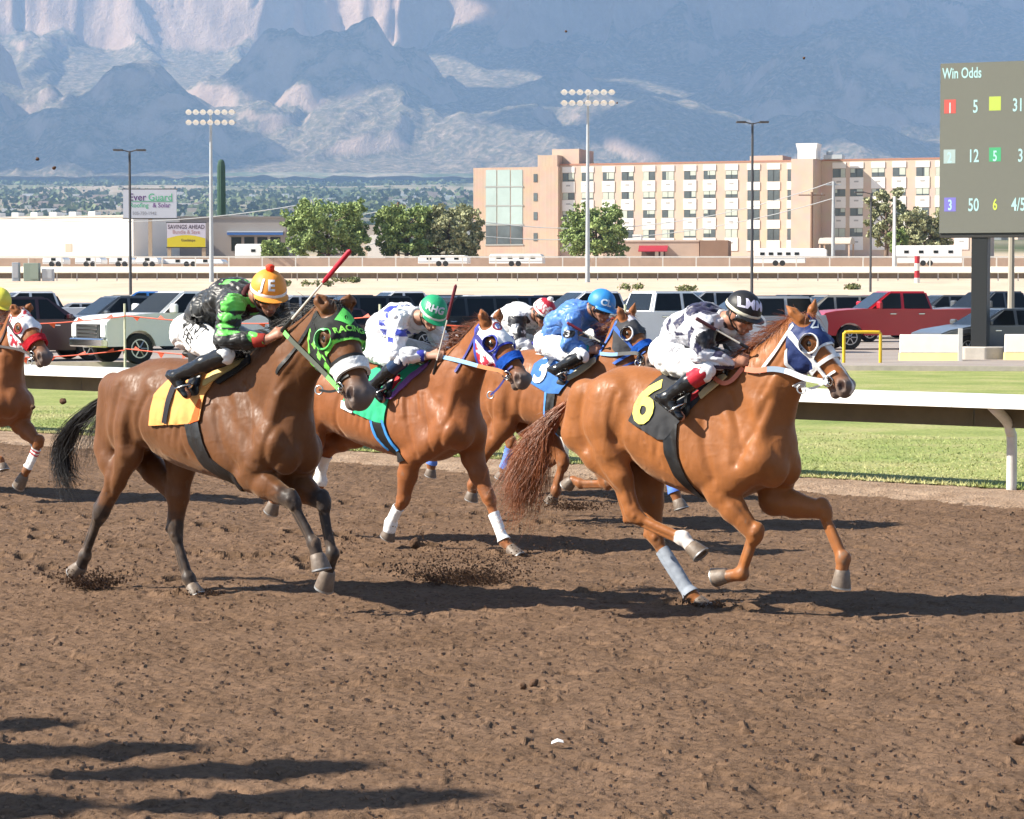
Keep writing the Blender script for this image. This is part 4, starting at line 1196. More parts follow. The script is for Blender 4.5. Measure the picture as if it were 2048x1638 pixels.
def bay(uc, wide, glassy=False):
    xc = fpx(uc, 400)[0]; hw = wide / 2
    MB().box((xc - hw, -.10, rowt[1] + .03), (xc + hw, .02, rowt[0])).build('white_panel', WPAN, HT)
    for i, (a, b, pb) in enumerate(((1, 2, 4), (4, 5, 7), (7, 8, 10), (10, 11, 13))):
        zt_, zb_ = rowt[a] - .02, rowt[b]
        if glassy: zb_ -= .45
        w = empty('window', (xc, 0, zb_)); w.parent = HT
        MB().box((-hw * .93, -.04, 0), (hw * .93, .03, zt_ - zb_)).build('pane', WGL, w)
        if not glassy:
            f = rsn.choice((.35, .5, .65, 1.0)); s = rsn.choice((-1, 1)); hfrac = rsn.choice((.5, .8, 1.0))
            a0, a1 = sorted((s * hw * .9, s * hw * .9 - s * 1.8 * hw * f))
            MB().box((a0, -.055, (zt_ - zb_) * (1 - hfrac)), (a1, -.042, zt_ - zb_ - .02)).build('curtain', CURT, w)
        MB().box((-.03, -.07, 0), (.03, -.058, zt_ - zb_)).build('mullion', DARKP, w)
        p0 = rowt[b] - .05 - (.45 if glassy else 0); p1 = rowt[pb] + .03
        pn = MB().box((xc - hw, -.10, p1), (xc + hw, .02, p0)).build('white_panel', WPAN, HT)
        if not glassy: MB().box((xc - hw * .35, -.13, (p0 + p1) / 2 + .1), (xc + hw * .30, -.10, (p0 + p1) / 2 + .32)).build('vent_grille', mat('vent', (.40, .39, .37), .7), pn)
for u in cols_u: bay(u, 1.95)
for u in cols_w: bay(u, 1.95, True)
for u in cols_r: bay(u, 2.0)
# glazed left block
gx0, gx1 = fpx(952, 400)[0], fpx(1121, 400)[0]; gzt = fpx(1050, 335)[1]
MB().box((gx0, -1.2, -2), (gx1, 14, gzt)).build('glazed_block_wall', BRICK, HT)
at = empty('atrium_window', (0, -1.2, 0)); at.parent = HT
for r_ in range(4):
    v0, v1 = (340, 374, 412, 450)[r_], (372, 410, 448, 488)[r_]
    for (u0, u1) in ((972, 993), (995, 1020), (1022, 1045)):
        x0, z1 = fpx(u0, v0, 1.2); x1, z0 = fpx(u1, v1, 1.2)
        MB().box((x0, -.06, z0), (x1, .0, z1)).build('pane', ATR if r_ < 3 else WGL, at)
    x0, z0 = fpx(970, v1 + 2, 1.2); x1 = fpx(1047, v1, 1.2)[0]
    MB().box((x0, -.10, z0 - .1), (x1, -.002, z0 + .1)).build('transom', mat('atrium_frame', (.36, .37, .35), .6), at)
for v in (356, 394, 432, 474):
    x, z = fpx(1071, v, 1.2); MB().box((x - .3, -1.26, z - .6), (x + .3, -1.19, z + .6)).build('slot_window', WGL, HT)
MB().box((fpx(1080, 320)[0], -1.1, gzt), (fpx(1119, 320)[0], 8, fpx(1100, 311)[1])).build('parapet_step', BRICK, HT)
MB().box((fpx(1098, 320)[0], 1.5, gzt - 1), (fpx(1152, 320)[0], 9, fpx(1130, 297)[1])).build('penthouse', BRICK, HT)
MB().box((fpx(1490, 320)[0], 3, zr - .5), (fpx(1556, 320)[0], 9, fpx(1530, 309)[1])).build('roof_housing', BRICK, HT)
x0 = fpx(1603, 320)[0]; z0 = fpx(1603, 321)[1]; z1 = fpx(1603, 290)[1]
MB().prism([(x0 + .3, z0), (x0 + 3.0, z0), (x0 + 3.0, z0 + 1.2), (x0 + 3.2, z1), (x0 + .0, z1), (x0 + .3, z0 + 1.2)], 'y', -4, -1).build('cooling_tower', WPAN, HT)
MB().lathe([(.5, 0), (.5, .9), (.35, 1.0)], 12, c=(x0 + 4.6, -2, z0 + .2)).build('roof_fan', STEELP, HT, smooth=True)
MB().box((x0 + 3.9, -3, z0), (x0 + 6.6, -1, z0 + .6)).build('roof_duct', STEELP, HT)
# ---- low buildings in front
STUC = mat('tan_stucco', (.50, .37, .29), .9, var=.08, vscale=.5); BRST = mat('brown_stucco', (.26, .16, .11), .9, var=.1, vscale=.5)
AWN = mat('red_awning', (.33, .02, .035), .7, var=.08)
def gbox(u0, v0, u1, v1, d, dep):
    a, b = at_depth(u0, v0, d), at_depth(u1, v1, d)
    return a[0], b[0], b[2], a[2]
LB_ = empty('low_building', ((1330 - 1024) / FPX * 345, 345, 6.0), R(-8), 'low tan stucco building with red awning in front of the hotel', 'building')
def lb(name, u0, v0, u1, v1, y0, y1, m, par=None):
    x0, x1, z0, z1 = gbox(u0, v0, u1, v1, 345, 0); ox = (1330 - 1024) / FPX * 345
    return MB().box((x0 - ox, y0, z0 - 6.0), (x1 - ox, y1, z1 - 6.0)).build(name, m, par or LB_)
lb('wall', 1205, 482, 1398, 524, 0, 8, STUC); lb('brown_wall', 1400, 481, 1456, 524, -.6, 8, BRST); lb('parapet', 1204, 480, 1399, 483, -.1, 8.2, mat('parapet_trim', (.58, .46, .38), .8))
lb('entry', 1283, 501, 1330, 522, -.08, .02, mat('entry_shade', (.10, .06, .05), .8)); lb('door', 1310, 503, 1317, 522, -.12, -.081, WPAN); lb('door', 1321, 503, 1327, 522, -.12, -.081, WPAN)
x0, x1, z0, z1 = gbox(1278, 491, 1336, 502, 345, 0); ox = (1330 - 1024) / FPX * 345
MB().prism([(0, z1 - 6), (-1.4, z0 - 6), (-1.4, z0 - 6.12), (0, z1 - 6.12)], 'x', x0 - ox, x1 - ox).build('awning', AWN, LB_)
lb('roof_unit', 1262, 468, 1280, 481, 2, 4, WPAN)
CN_ = empty('barrel_canopy', ((1672 - 1024) / FPX * 340, 340, 6.4), R(-17), 'tan barrel vault canopy at the hotel entrance', 'canopy')
cx0 = (1640 - 1672) / FPX * 340; cx1 = -cx0
zz0, zz1 = at_depth(1672, 488, 340)[2] - 6.4, at_depth(1672, 475, 340)[2] - 6.4
prof = [(-2, zz0)] + [(-2 * math.cos(a), zz0 + (zz1 - zz0) * math.sin(a)) for a in np.linspace(.1, math.pi - .1, 10)] + [(2, zz0)]
MB().prism(prof, 'x', cx0, cx1).build('vault', mat('canopy_tan', (.50, .44, .36), .8), CN_)
for xx in (cx0 + .1, cx1 - .3):
    for yy_ in (-1.9, 1.7): MB().box((xx, yy_, -.5), (xx + .2, yy_ + .2, zz0 - .01)).build('column', STUC, CN_)
# trailers
def trailer(u0, u1, v0, v1, d, label, nw, neck=0):
    a, b = at_depth(u0, v0, d), at_depth(u1, v1, d); z0, z1 = b[2], a[2]; L_ = b[0] - a[0]
    root = empty('horse_trailer', (a[0], d, z0), R(-9), label, 'trailer', 'white trailers by the far wall')
    Wd = 2.4; H_ = z1 - z0
    if neck: prof = [(0, .35), (L_ - neck, .35), (L_ - neck, H_ * .52), (L_, H_ * .52), (L_, H_ * .92), (L_ - .3, H_), (.15, H_), (0, H_ - .2)]
    else: prof = [(0, .35), (L_, .35), (L_, H_ - .3), (L_ - .3, H_), (.2, H_), (0, H_ - .3)]
    MB().prism(prof, 'y', 0, Wd).build('body', mat('trailer_white', (.80, .80, .79), .35, coat=.3), root, bevel=.05)
    for i in range(nw):
        x = .5 + (L_ - neck - 1.0) * (i + .5) / nw
        MB().box((x - .28, -.03, H_ * .62), (x + .28, -.004, H_ * .62 + .34)).build('window', GLASS, root)
    for i in range(2):
        x = (L_ - neck) * .42 + i * .85
        MB().lathe([(.18, -.12), (.34, -.12), (.36, 0), (.34, .1)], 14, c=(x, .1, .36), axis='y').build('wheel', TYRE, root, smooth=True)
    MB().box((.02, -.02, H_ * .40), (L_ - neck, -.004, H_ * .40 + .08)).build('stripe', mat('trailer_stripe', (.35, .36, .38), .5), root)
trailer(1508, 1652, 497, 532, 308, 'long white gooseneck trailer in front of the barrel canopy', 5, 2.6)
trailer(1790, 1922, 491, 532, 308, 'white trailer with small windows left of the scoreboard post', 4)
trailer(836, 936, 511, 533, 308, 'white trailer below the second tree from left', 3)
trailer(978, 1086, 508, 533, 308, 'white trailer below the glazed hotel end', 4)
trailer(320, 450, 519, 534, 308, 'low white flatbed trailer below the yellow billboard', 2)
for i, (u0, u1) in enumerate(((85, 130), (150, 205), (218, 262), (272, 318))):
    trailer(u0, u1, 514, 534, 306, ('first', 'second', 'third', 'fourth')[i] + ' small white trailer from the left below the warehouse', 1)
trailer(470, 545, 488, 530, 318, 'white box trailer in front of the grey store', 1)
# ---- left: warehouse, store, billboards, cactus tower
def block(name, label, u0, v0, u1, v1, d, dep, m, rz=0.0):
    a, b = at_depth(u0, v0, d), at_depth(u1, v1, d)
    root = empty(name, (a[0], d, b[2]), rz, label, 'building')
    L_ = (b[0] - a[0]) / (math.cos(rz) + .0) * (1 + math.sin(rz) * (b[0] - a[0]) / math.cos(rz) / d * .5)
    w = MB().box((0, 0, -1.5), (L_, dep, a[2] - b[2])).build('wall', m, root)
    return root, L_, a[2] - b[2]
WHS = mat('warehouse_white', (.80, .77, .71), .8, var=.03, vscale=.3)
r_, L_, H_ = block('warehouse', 'long white windowless warehouse at far left', -60, 438, 296, 520, 352, 25, WHS, R(-24))
MB().box((-.1, -.1, H_), (L_ + .1, 25.1, H_ + .25)).build('roof_edge', mat('wh_edge', (.55, .50, .44), .8), r_)
MB().box((L_ - 11.0, -.06, H_ * .18), (L_ - 9.9, -.01, H_ * .38)).build('door', mat('wh_door', (.45, .38, .30), .8), r_)
for k in range(6): MB().box((1 + k * 3.2, 4, H_ + .25), (2.1 + k * 3.2, 5.5, H_ + .95)).build('roof_unit', WPAN, r_)
GST = mat('grey_store_wall', (.34, .30, .27), .85, var=.06, vscale=.4)
r_, L_, H_ = block('store_building', 'grey store with blue striped canopy behind the billboards', 290, 437, 572, 520, 352, 20, GST)
x = lambda u: (u - 290) / FPX * 352
MB().box((x(455), -1.0, H_ * .60), (x(566), -.01, H_ * .66)).build('canopy', mat('canopy_blue', (.05, .15, .42), .5), r_); MB().box((x(455), -1.02, H_ * .665), (x(566), -.01, H_ * .69)).build('canopy_trim', mat('canopy_light', (.55, .62, .70), .5), r_)
for k in range(4): MB().box((x(462 + k * 26), -.06, H_ * .22), (x(482 + k * 26), -.01, H_ * .55)).build('shop_window', GLASS, r_)
MB().box((-.1, -.1, H_), (L_ + .1, 20, H_ + .3)).build('roof_edge', mat('store_edge', (.24, .21, .19), .8), r_)
for k in range(3): MB().box((x(312 + k * 14), -.07, .2), (x(318 + k * 14), -.01, H_ * .75)).build('dark_panel', mat('store_dark', (.10, .09, .085), .7), r_)
block('back_building', 'pale low buildings behind the trees in the middle left', 640, 450, 780, 520, 365, 15, mat('tan_far', (.46, .40, .34), .9, var=.1, vscale=.3))
block('white_building', 'white building between the two left trees', 735, 470, 770, 520, 358, 12, WHS)
def billboard(u0, v0, u1, v1, d, label, draw, legs, m):
    a, b = at_depth(u0, v0, d), at_depth(u1, v1, d); W_, H_ = b[0] - a[0], a[2] - b[2]; z0 = gz(d)
    root = empty('billboard', (a[0], d, z0), 0, label, 'billboard', 'billboards')
    bz = b[2] - z0
    pn = MB().box((0, 0, bz), (W_, .4, bz + H_)).build('panel', m, root)
    MB().box((-.12, .05, bz - .12), (W_ + .12, .45, bz - .005)).build('frame', DARKP, root); MB().box((-.12, .05, bz + H_ + .005), (W_ + .12, .45, bz + H_ + .12)).build('frame', DARKP, root)
    for lx in legs: MB().box((W_ * lx - .25, .1, -.5), (W_ * lx + .25, .38, bz - .12)).build('leg', mat('bb_leg', (.42, .33, .24), .8), root)
    for txt, x_, z_, size, c, sx in draw:
        me = text_mesh(txt, size, .012, sx=sx); place_mesh(me, (W_ * x_, -.02, bz + H_ * z_), (1, 0, 0), (0, 0, 1)); link('lettering', me, mat('ink_%.2f_%.2f_%.2f' % c, c, .7), pn)
    return pn, W_, H_, bz
pn, W_, H_, bz = billboard(246, 379, 353, 436, 335, 'white EverGuard roofing billboard at left', [('Ever', .27, .72, 1.35, (.10, .03, .16), .95), ('Guard', .70, .72, 1.35, (.08, .42, .22), .95), ('Roofing', .30, .44, .85, (.06, .36, .20), .95), ('& Solar', .72, .44, .85, (.14, .05, .22), .95), ('505-750-1942', .40, .16, .6, (.25, .26, .3), .95)], (.5,), mat('billboard_white', (.50, .53, .60), .6, var=.03))
MB().box((.8, -.03, bz + H_ * .575), (W_ - .5, -.01, bz + H_ * .60)).build('underline', mat('ink_0.08_0.36_0.20', (.08, .36, .2), .7), pn)
pn, W_, H_, bz = billboard(334, 446, 411, 494, 340, 'SAVINGS AHEAD billboard with yellow lower half', [('SAVINGS AHEAD', .50, .83, .78, (.04, .02, .05), .85), ('Bundle & Save', .50, .62, .72, (.38, .22, .24), .9), ('Guadalupe', .55, .28, .5, (.12, .10, .03), .9)], (.05, .95), mat('billboard_pale', (.58, .56, .66), .6))
vs = [(W_ * t, -.012, bz + H_ * (.36 + .14 * math.sin(math.pi * t))) for t in np.linspace(0, 1, 16)] + [(W_, -.012, bz), (0, -.012, bz)]
MB().add(vs, [tuple(range(len(vs)))]).build('yellow_field', mat('bb_yellow', (.62, .52, .02), .6), pn)
cb = at_depth(443, 440, 380); ct = at_depth(443, 319, 380)
CT_ = empty('cactus_tower', (cb[0], 380, cb[2] - 1), 0, 'tall dark green cactus shaped tower behind the store', 'tower')
Hc = ct[2] - cb[2] + 1
prof = [(.62, 0), (.62, Hc * .5), (.58, Hc * .9), (.45, Hc * .97), (.2, Hc)]
vs = []; fs = []; n = 36
for r0, h0 in prof:
    for k in range(n):
        a = 2 * math.pi * k / n; rr = r0 * (1 + (.05 if k % 2 else -.04)); vs.append((rr * math.cos(a), rr * math.sin(a), h0))
for i in range(len(prof) - 1):
    for k in range(n): a, b = i * n + k, i * n + (k + 1) % n; fs.append((a, b, b + n, a + n))
fs.append(tuple(range((len(prof) - 1) * n, len(prof) * n)))
MB().add(vs, fs).build('ribbed_column', mat('cactus_green', (.035, .085, .055), .8, var=.15, vscale=1), CT_)
MB().lathe([(.75, -.4), (.75, .6)], 16).build('base', STUC, CT_)
# ---------------------------------------------------------------- trees
BARK = mat('bark', (.16, .11, .08), .9, var=.3, vscale=5, bump=.5, bscale=10, bdist=.05)
LEAF = mat('tree_leaf', rough=.65, spec=.25, attr=True)
def tree(u, v0, d, Wm, Hm, label, cols, seed, n=5200, gaps=.5, lean=0.0):
    rs = np.random.RandomState(seed)
    p = at_depth(u, v0, d)
    root = empty('tree', (p[0], d, p[2]), rs.rand() * 0, label, 'tree', 'trees in front of the far buildings')
    top = arr(lean, 0, Hm)
    mb = MB(); lobes = []; rad = []
    trunk = catmull(np.array([(0, 0, -.6), (.1, 0, Hm * .18), (lean * .4, .1, Hm * .4), (lean * .7, 0, Hm * .7)]), 9)
    mb.tube(trunk, np.linspace(.32, .10, 9), 8); mb.build('trunk', BARK, root, smooth='all')
    nl = 22
    for i in range(nl):
        a = 2 * math.pi * (i * .382); q = (i + .5) / nl
        z = Hm * (.14 + .74 * q); rr = Wm * .5 * math.sqrt(max(.15, 1 - ((z / Hm - .48) / .56) ** 2)) * rs.uniform(.5, .95)
        c = arr(rr * math.cos(a) + lean * z / Hm, rr * math.sin(a) * .8, z)
        lobes.append(c); rad.append(Wm * rs.uniform(.11, .19))
        b = MB(); s = trunk[min(8, 2 + int(q * 6))]; b.tube(catmull(np.array([s, (s + c) / 2 + arr(0, 0, -.2), c]), 5), np.linspace(.11, .03, 5), 5); b.build('limb', BARK, root, smooth='all')
    # twigs of leaves: small clumps spread in each lobe
    cl = []; cr = []
    for c, r in zip(lobes, rad):
        m = 16
        dd = rs.randn(m, 3); dd /= np.linalg.norm(dd, axis=1)[:, None]
        q = c + dd * r * (rs.rand(m, 1) ** .5) * arr(1.15, 1.0, .85)
        cl += list(q); cr += [r * rs.uniform(.28, .50) for _ in range(m)]
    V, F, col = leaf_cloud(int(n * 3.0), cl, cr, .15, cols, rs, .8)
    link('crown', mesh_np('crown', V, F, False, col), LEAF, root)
GRN = ((.13, .18, .06), (.34, .43, .15)); OLV = ((.15, .165, .08), (.46, .46, .26))
tree(655, 522, 322, 11.5, 8.0, 'dense dark green round tree right of the grey store', GRN, 1, 7000)
tree(812, 522, 324, 8.5, 7.6, 'green tree right of the brown pole', GRN, 2, 4600)
tree(893, 522, 326, 9.5, 7.4, 'sparse olive tree touching the glazed hotel end', OLV, 3, 4400, lean=.6)
tree(1192, 516, 330, 9.0, 6.9, 'green tree in front of the hotel behind the floodlight mast', GRN, 4, 4600)
tree(1848, 512, 325, 7.5, 6.4, 'olive tree left of the scoreboard in front of the hotel', OLV, 5, 4200)
tree(1772, 512, 328, 5.2, 9.6, 'tall thin olive tree in front of the right hotel wing', OLV, 6, 2400)
tree(1797, 512, 322, 2.2, 3.8, 'small dark cone shaped tree beside the white flagpole', GRN, 7, 1500)
tree(545, 522, 316, 3.2, 2.6, 'small bush shaped tree in front of the grey store', GRN, 8, 1500)
# far plain: houses and tree masses
rs = np.random.RandomState(21)
hm_ = mat('far_house', rough=.9, attr=True)
n = 2600
yy = rs.uniform(1200, 8200, n) ; uu = rs.uniform(-.45, .45, n); xx = uu * yy
zz = terr_z(xx, yy)
vs = []; fs = []; cs = []
for i in range(n):
    w, h, dp = rs.uniform(6, 30), rs.uniform(3, 7), 10
    b = len(vs); x, y, z = xx[i], yy[i], zz[i]
    vs += [(x - w / 2, y, z - 3), (x + w / 2, y, z - 3), (x + w / 2, y + dp, z - 3), (x - w / 2, y + dp, z - 3), (x - w / 2, y, z + h), (x + w / 2, y, z + h), (x + w / 2, y + dp, z + h), (x - w / 2, y + dp, z + h)]
    fs += [tuple(b + k for k in q) for q in ((0, 1, 5, 4), (1, 2, 6, 5), (3, 0, 4, 7), (4, 5, 6, 7), (2, 3, 7, 6))]
    c = [(.60, .56, .50), (.48, .38, .30), (.40, .30, .24), (.66, .64, .60)][rs.randint(4)]; cs += [c] * 8
link('far_houses', mesh_np('far_houses', np.array(vs), np.array(fs), False, np.array(cs)), hm_, kind='stuff', label='scattered houses of the far town on the rising plain', cat='houses')
n = 9000
yy = rs.uniform(650, 8600, n); xx = rs.uniform(-.45, .45, n) * yy; zz = terr_z(xx, yy)
band_ = fbm(xx * .0012, yy * .0035, None, 3, 44) > -.12
xx, yy, zz = xx[band_], yy[band_], zz[band_]
ctr = np.stack([xx, yy, zz + 3], 1)
Vs, Fs, Cs = [], [], []
per = 9
d = rs.randn(len(ctr) * per, 3); c = np.repeat(ctr, per, 0); sc = np.repeat(.8 + yy / 5200, per)[:, None]
p = c + d * arr(4.5, 2.5, 1.6) * sc
s = (1.5 + 1.6 * rs.rand(len(p), 1)) * sc
a = rs.randn(len(p), 3); a[:, 1] *= .3; a /= np.linalg.norm(a, axis=1)[:, None]; b = np.cross(a, rs.randn(len(p), 3)); b /= np.linalg.norm(b, axis=1)[:, None]
V = np.concatenate([p - a * s - b * s, p + a * s - b * s, p + a * s + b * s, p - a * s + b * s]); i = np.arange(len(p)); m_ = len(p)
k = rs.rand(m_, 1); col = np.array((.035, .055, .022)) * (1 - k) + np.array((.13, .16, .06)) * k
link('far_trees', mesh_np('far_trees', V, np.stack([i, i + m_, i + 2 * m_, i + 3 * m_], 1), False, np.concatenate([col] * 4)), LEAF, kind='stuff', label='dark green tree cover of the far town below the mountains', cat='trees')
# ---------------------------------------------------------------- horses
class HF:
    """frame of one horse: x forward, y to its left, z up; px() puts a traced point on a lateral plane of the horse"""
    def __init__(s, contact, heading, withers):
        th = R(heading)
        s.h = arr(math.cos(th), -math.sin(th), 0); s.l = arr(math.sin(th), math.cos(th), 0)
        s.rz = -th
        G = on_ground(contact[0], contact[1]); mid = G - contact[2] * s.l
        d = ray(*withers); t = ((mid - CAMP) @ s.l) / (d @ s.l)
        W = CAMP + d * t
        s.O = arr(W[0], W[1], 0)
    def px(s, u, v, y=0.0):
        d = ray(u, v); t = ((s.O + y * s.l - CAMP) @ s.l) / (d @ s.l)
        p = CAMP + d * t - s.O
        return arr(p @ s.h, y, p[2])


def horse_coat():
    if 'horse_coat' in MATS: return MATS['horse_coat']
    m = mat('horse_coat', rough=.42, spec=.21, attr=True, var=.12, vscale=13, bump=.10, bscale=60, bump2=.10, b2scale=12, bdist=.006)
    nt = m.node_tree; b = nt.nodes['Principled BSDF']
    b.inputs['Sheen Weight'].default_value = .22; b.inputs['Sheen Roughness'].default_value = .45; b.inputs['Sheen Tint'].default_value = (1, .72, .5, 1)
    tc = nt.nodes.new('ShaderNodeTexCoord'); mp = nt.nodes.new('ShaderNodeMapping'); mp.inputs['Scale'].default_value = (1, 1, .25)
    nt.links.new(tc.outputs['Object'], mp.inputs['Vector'])
    n = nt.nodes.new('ShaderNodeTexNoise'); n.inputs['Scale'].default_value = 45; n.inputs['Detail'].default_value = 6; nt.links.new(mp.outputs[0], n.inputs['Vector'])
    r = nt.nodes.new('ShaderNodeMapRange'); r.inputs[1].default_value = .3; r.inputs[2].default_value = .7; r.inputs[3].default_value = .36; r.inputs[4].default_value = .66
    nt.links.new(n.outputs['Fac'], r.inputs[0]); nt.links.new(r.outputs[0], b.inputs['Roughness'])
    bp = nt.nodes.new('ShaderNodeBump'); bp.inputs['Strength'].default_value = .25; bp.inputs['Distance'].default_value = .004
    prev = b.inputs['Normal'].links[0].from_socket
    nt.links.new(n.outputs['Fac'], bp.inputs['Height']); nt.links.new(prev, bp.inputs['Normal']); nt.links.new(bp.outputs[0], b.inputs['Normal'])
    return m
def horse(c):
    fr = HF(c['contact'], c['heading'], c['withers'])
    S = c.get('scale', 1.0)
    P = lambda t: fr.px(*t)
    W = P(c['withers'] + (0.0,))
    zw = W[2]
    rump = P(c['rump'] + (-.15,)); chest = P(c['chest'] + (.10,))
    x0, x1 = rump[0] + .12, chest[0] - .10
    top = [P(t + (0.0,)) for t in c['top']] + [W]
    bot = [P(t + (0.0,)) for t in c['bot']]
    top = [arr(x0 - .02, 0, top[0][2] - .14)] + top + [arr(W[0] + .6 * (x1 - W[0]), 0, zw - .20), arr(x1, 0, zw - .30)]
    bot = [arr(x0, 0, rump[2] - .16)] + bot + [arr(x1, 0, bot[-1][2] + .16)]
    top = np.array(sorted(top, key=lambda q: q[0])); bot = np.array(sorted(bot, key=lambda q: q[0]))
    xs = np.linspace(x0, x1, 14); s_ = np.linspace(0, 1, 14)
    wid = np.interp(s_, [0, .1, .2, .35, .5, .65, .8, .9, 1], np.array([.17, .235, .262, .262, .275, .262, .225, .20, .15]) * S)
    tp = np.interp(s_, [0, .2, .4, .6, .75, .9, 1], [.12, .12, .12, .22, .45, .3, .15])
    zt = np.interp(xs, top[:, 0], top[:, 2]); zb = np.interp(xs, bot[:, 0], bot[:, 2])
    # head frame
    poll, muz = P(c['poll']), P(c['muz'])
    e1 = unit(muz - poll); hs = np.linalg.norm(muz - poll) / .60
    e3 = arr(0, 1, 0); e3 = unit(e3 - (e3 @ e1) * e1)
    rl = R(c.get('roll', 0)); e2 = np.cross(e3, e1)
    e2, e3 = math.cos(rl) * e2 + math.sin(rl) * e3, math.cos(rl) * e3 - math.sin(rl) * e2
    fat = c.get('fat', 1.2); q = hs * fat
    H = lambda s, v, w=0.0: poll + hs * (s * e1 + fat * (v * e2 + w * e3))
    Hinv = lambda V: ((V - poll) @ e1 / hs, (V - poll) @ e2 / hs / fat, (V - poll) @ e3 / hs / fat)
    legs = {k: [P(t) for t in c[k]] for k in ('RF', 'LF', 'RH', 'LH')}
    ears = [P(c['earR']), P(c['earL'])]
    allp = np.array([W, rump, chest, muz, poll] + ears + [q for l in legs.values() for q in l] + list(top) + list(bot))
    lo = allp.min(0) - arr(.16, 0, .14); hi = allp.max(0) + arr(.16, 0, .10)
    lo[1] = min(lo[1] - .12, -.40); hi[1] = max(hi[1] + .12, .40)
    F = Field(lo, hi, c.get('res', .0095))
    F.loft(xs, zt, zb, wid, tp, .13, .12, k=.05)
    # withers and spine ridge
    F.ecap(W + arr(-.16, 0, -.07), W + arr(.06, 0, -.08), (.07, .055), (.07, .06), .09)
    # neck
    nb = arr(W[0] + .34 * (chest[0] - W[0]), 0, zw - .30)
    N1 = P(c['n1'][:3]); N2 = H(.06, .075)
    d1 = c['n1'][3]
    Nm = (nb * .5 + N1 * .5) + arr(.0, 0, .02)
    F.ecap(N1 + unit(np.cross(unit(N1 - nb), arr(0, -1, 0))) * d1 * .12, arr(chest[0] - .24, 0, zw - .46), (d1 * .85, .10 * S), (.21, .165 * S), .08)
    F.ecap(nb, Nm, (.29 * S, .165 * S), (d1 * 1.28, .135 * S), .08)
    F.ecap(Nm, N1, (d1 * 1.28, .135 * S), (d1, .10 * S), .06)
    F.ecap(N1, N2, (d1, .10 * S), (.125 * q, .070 * q), .06)
    crest = unit(np.cross(unit(N1 - nb), arr(0, 1, 0))); crest = crest if crest[2] > 0 else -crest
    # brachiocephalic muscle and jugular groove
    for sy in (-1, 1):
        F.ecap(N2 + arr(0, sy * .035, -.03), N1 + arr(.02, sy * .07, -.02) - crest * .04, .05, .06, .03)
        F.ecap(N1 + arr(.02, sy * .07, -.02) - crest * .04, arr(chest[0] - .17, sy * .12, zw - .44), .06, .08, .05)
        F.ecap(nb + arr(-.10, sy * .10, .16), N1 + arr(0, sy * .055, 0) + crest * .07, (.07, .05), (.05, .04), .05)
    # pectorals
    for sy in (-1, 1):
        F.ball(arr(x1 + .0, sy * .085, bot[-2][2] + .24), (.12, .09, .13), .035)
    # forelegs
    for k, sy in (('RF', -1), ('LF', 1)):
        el, kn, fe, co, to = legs[k]
        sh = arr(chest[0] - .16, sy * .16 * S, el[2] + .22 if 'sh' + k not in c else 0)
        if 'sh' + k in c: sh = P(c['sh' + k])
        sc = arr(W[0] - .02, sy * .10 * S, zw - .14)
        F.ecap(sc, sh, (.085, .05), (.10, .065), .045)                              # shoulder blade
        F.ecap(arr(W[0] - .10, sy * .13, zw - .30), (sh + el) / 2 + arr(-.05, sy * .02, 0), (.10, .06), (.11, .07), .035)   # triceps
        F.ecap(sh, el, (.115, .085), (.10, .075), .05)
        a = unit(kn - el)
        F.ecap(el, el + (kn - el) * .4, (.095 * S, .078 * S), (.084 * S, .066 * S), .04)
        F.ecap(el + (kn - el) * .4, kn, (.088 * S, .070 * S), (.053 * S, .047 * S), .03)
        fwd = unit(np.cross(arr(0, 1, 0), -a)); fwd = fwd if fwd[0] > 0 else -fwd
        F.ecap(el + fwd * .045 + arr(0, sy * .02, 0), el + (kn - el) * .62 + fwd * .02, (.05, .04), (.028, .025), .022)   # extensor
        F.ecap(el - fwd * .04, el + (kn - el) * .55 - fwd * .03, (.05, .045), (.028, .03), .02)                               # flexor
        cn = unit(fe - kn)
        F.ecap(kn - cn * .035 + fwd * .006, kn + cn * .035 + fwd * .004, (.051 * S, .047 * S), (.046 * S, .042 * S), .02)
        bk = unit(np.cross(arr(0, 1, 0), cn)); bk = bk if (bk @ fwd) < 0 else -bk
        F.ball(kn + bk * .042 + cn * -.005, .026, .02)
        F.ecap(kn + cn * .04, fe - cn * .04, (.029 * S, .029 * S), (.028 * S, .028 * S), .015)
        F.ecap(kn + cn * .04 + bk * .034, fe - cn * .01 + bk * .031, (.016, .019), (.016, .019), .006)
        for q_ in (-1, 1): F.ball(kn + arr(0, q_ * .036, 0) + fwd * .018, .021 * S, .012); F.ball(kn + cn * .045 + arr(0, q_ * .026, 0), .018 * S, .012)           # tendon
        F.ball(fe, .043 * S, .025); F.ball(fe + bk * .026, .026 * S, .015)
        F.ecap(fe, co, (.040 * S, .038 * S), (.042 * S, .044 * S), .02)
    # hind legs
    hipx = x0 + .20
    for k, sy in (('RH', -1), ('LH', 1)):
        st, hk, fe, co, to = legs[k]
        hip = arr(hipx + .04, sy * .15 * S, top[2][2] - .24)
        but = arr(rump[0] + .09, sy * .11 * S, rump[2] - .02)
        F.ecap(hip, (hip + st) / 2, (.185, .10), (.165, .10), .07)
        F.ecap(arr(x0 + .05, sy * .12, top[2][2] - .22), but, (.14, .09), (.115, .085), .06)
        F.ecap((hip + st) / 2, st, (.165, .10), (.115, .078), .05)
        mid = st * .55 + hk * .45
        a = unit(hk - st)
        bkw = unit(np.cross(arr(0, 1, 0), a)); bkw = bkw if bkw[0] < 0 else -bkw
        F.ecap(but, (but + mid) / 2 + bkw * .02, (.105, .085), (.095, .075), .04)        # hamstrings
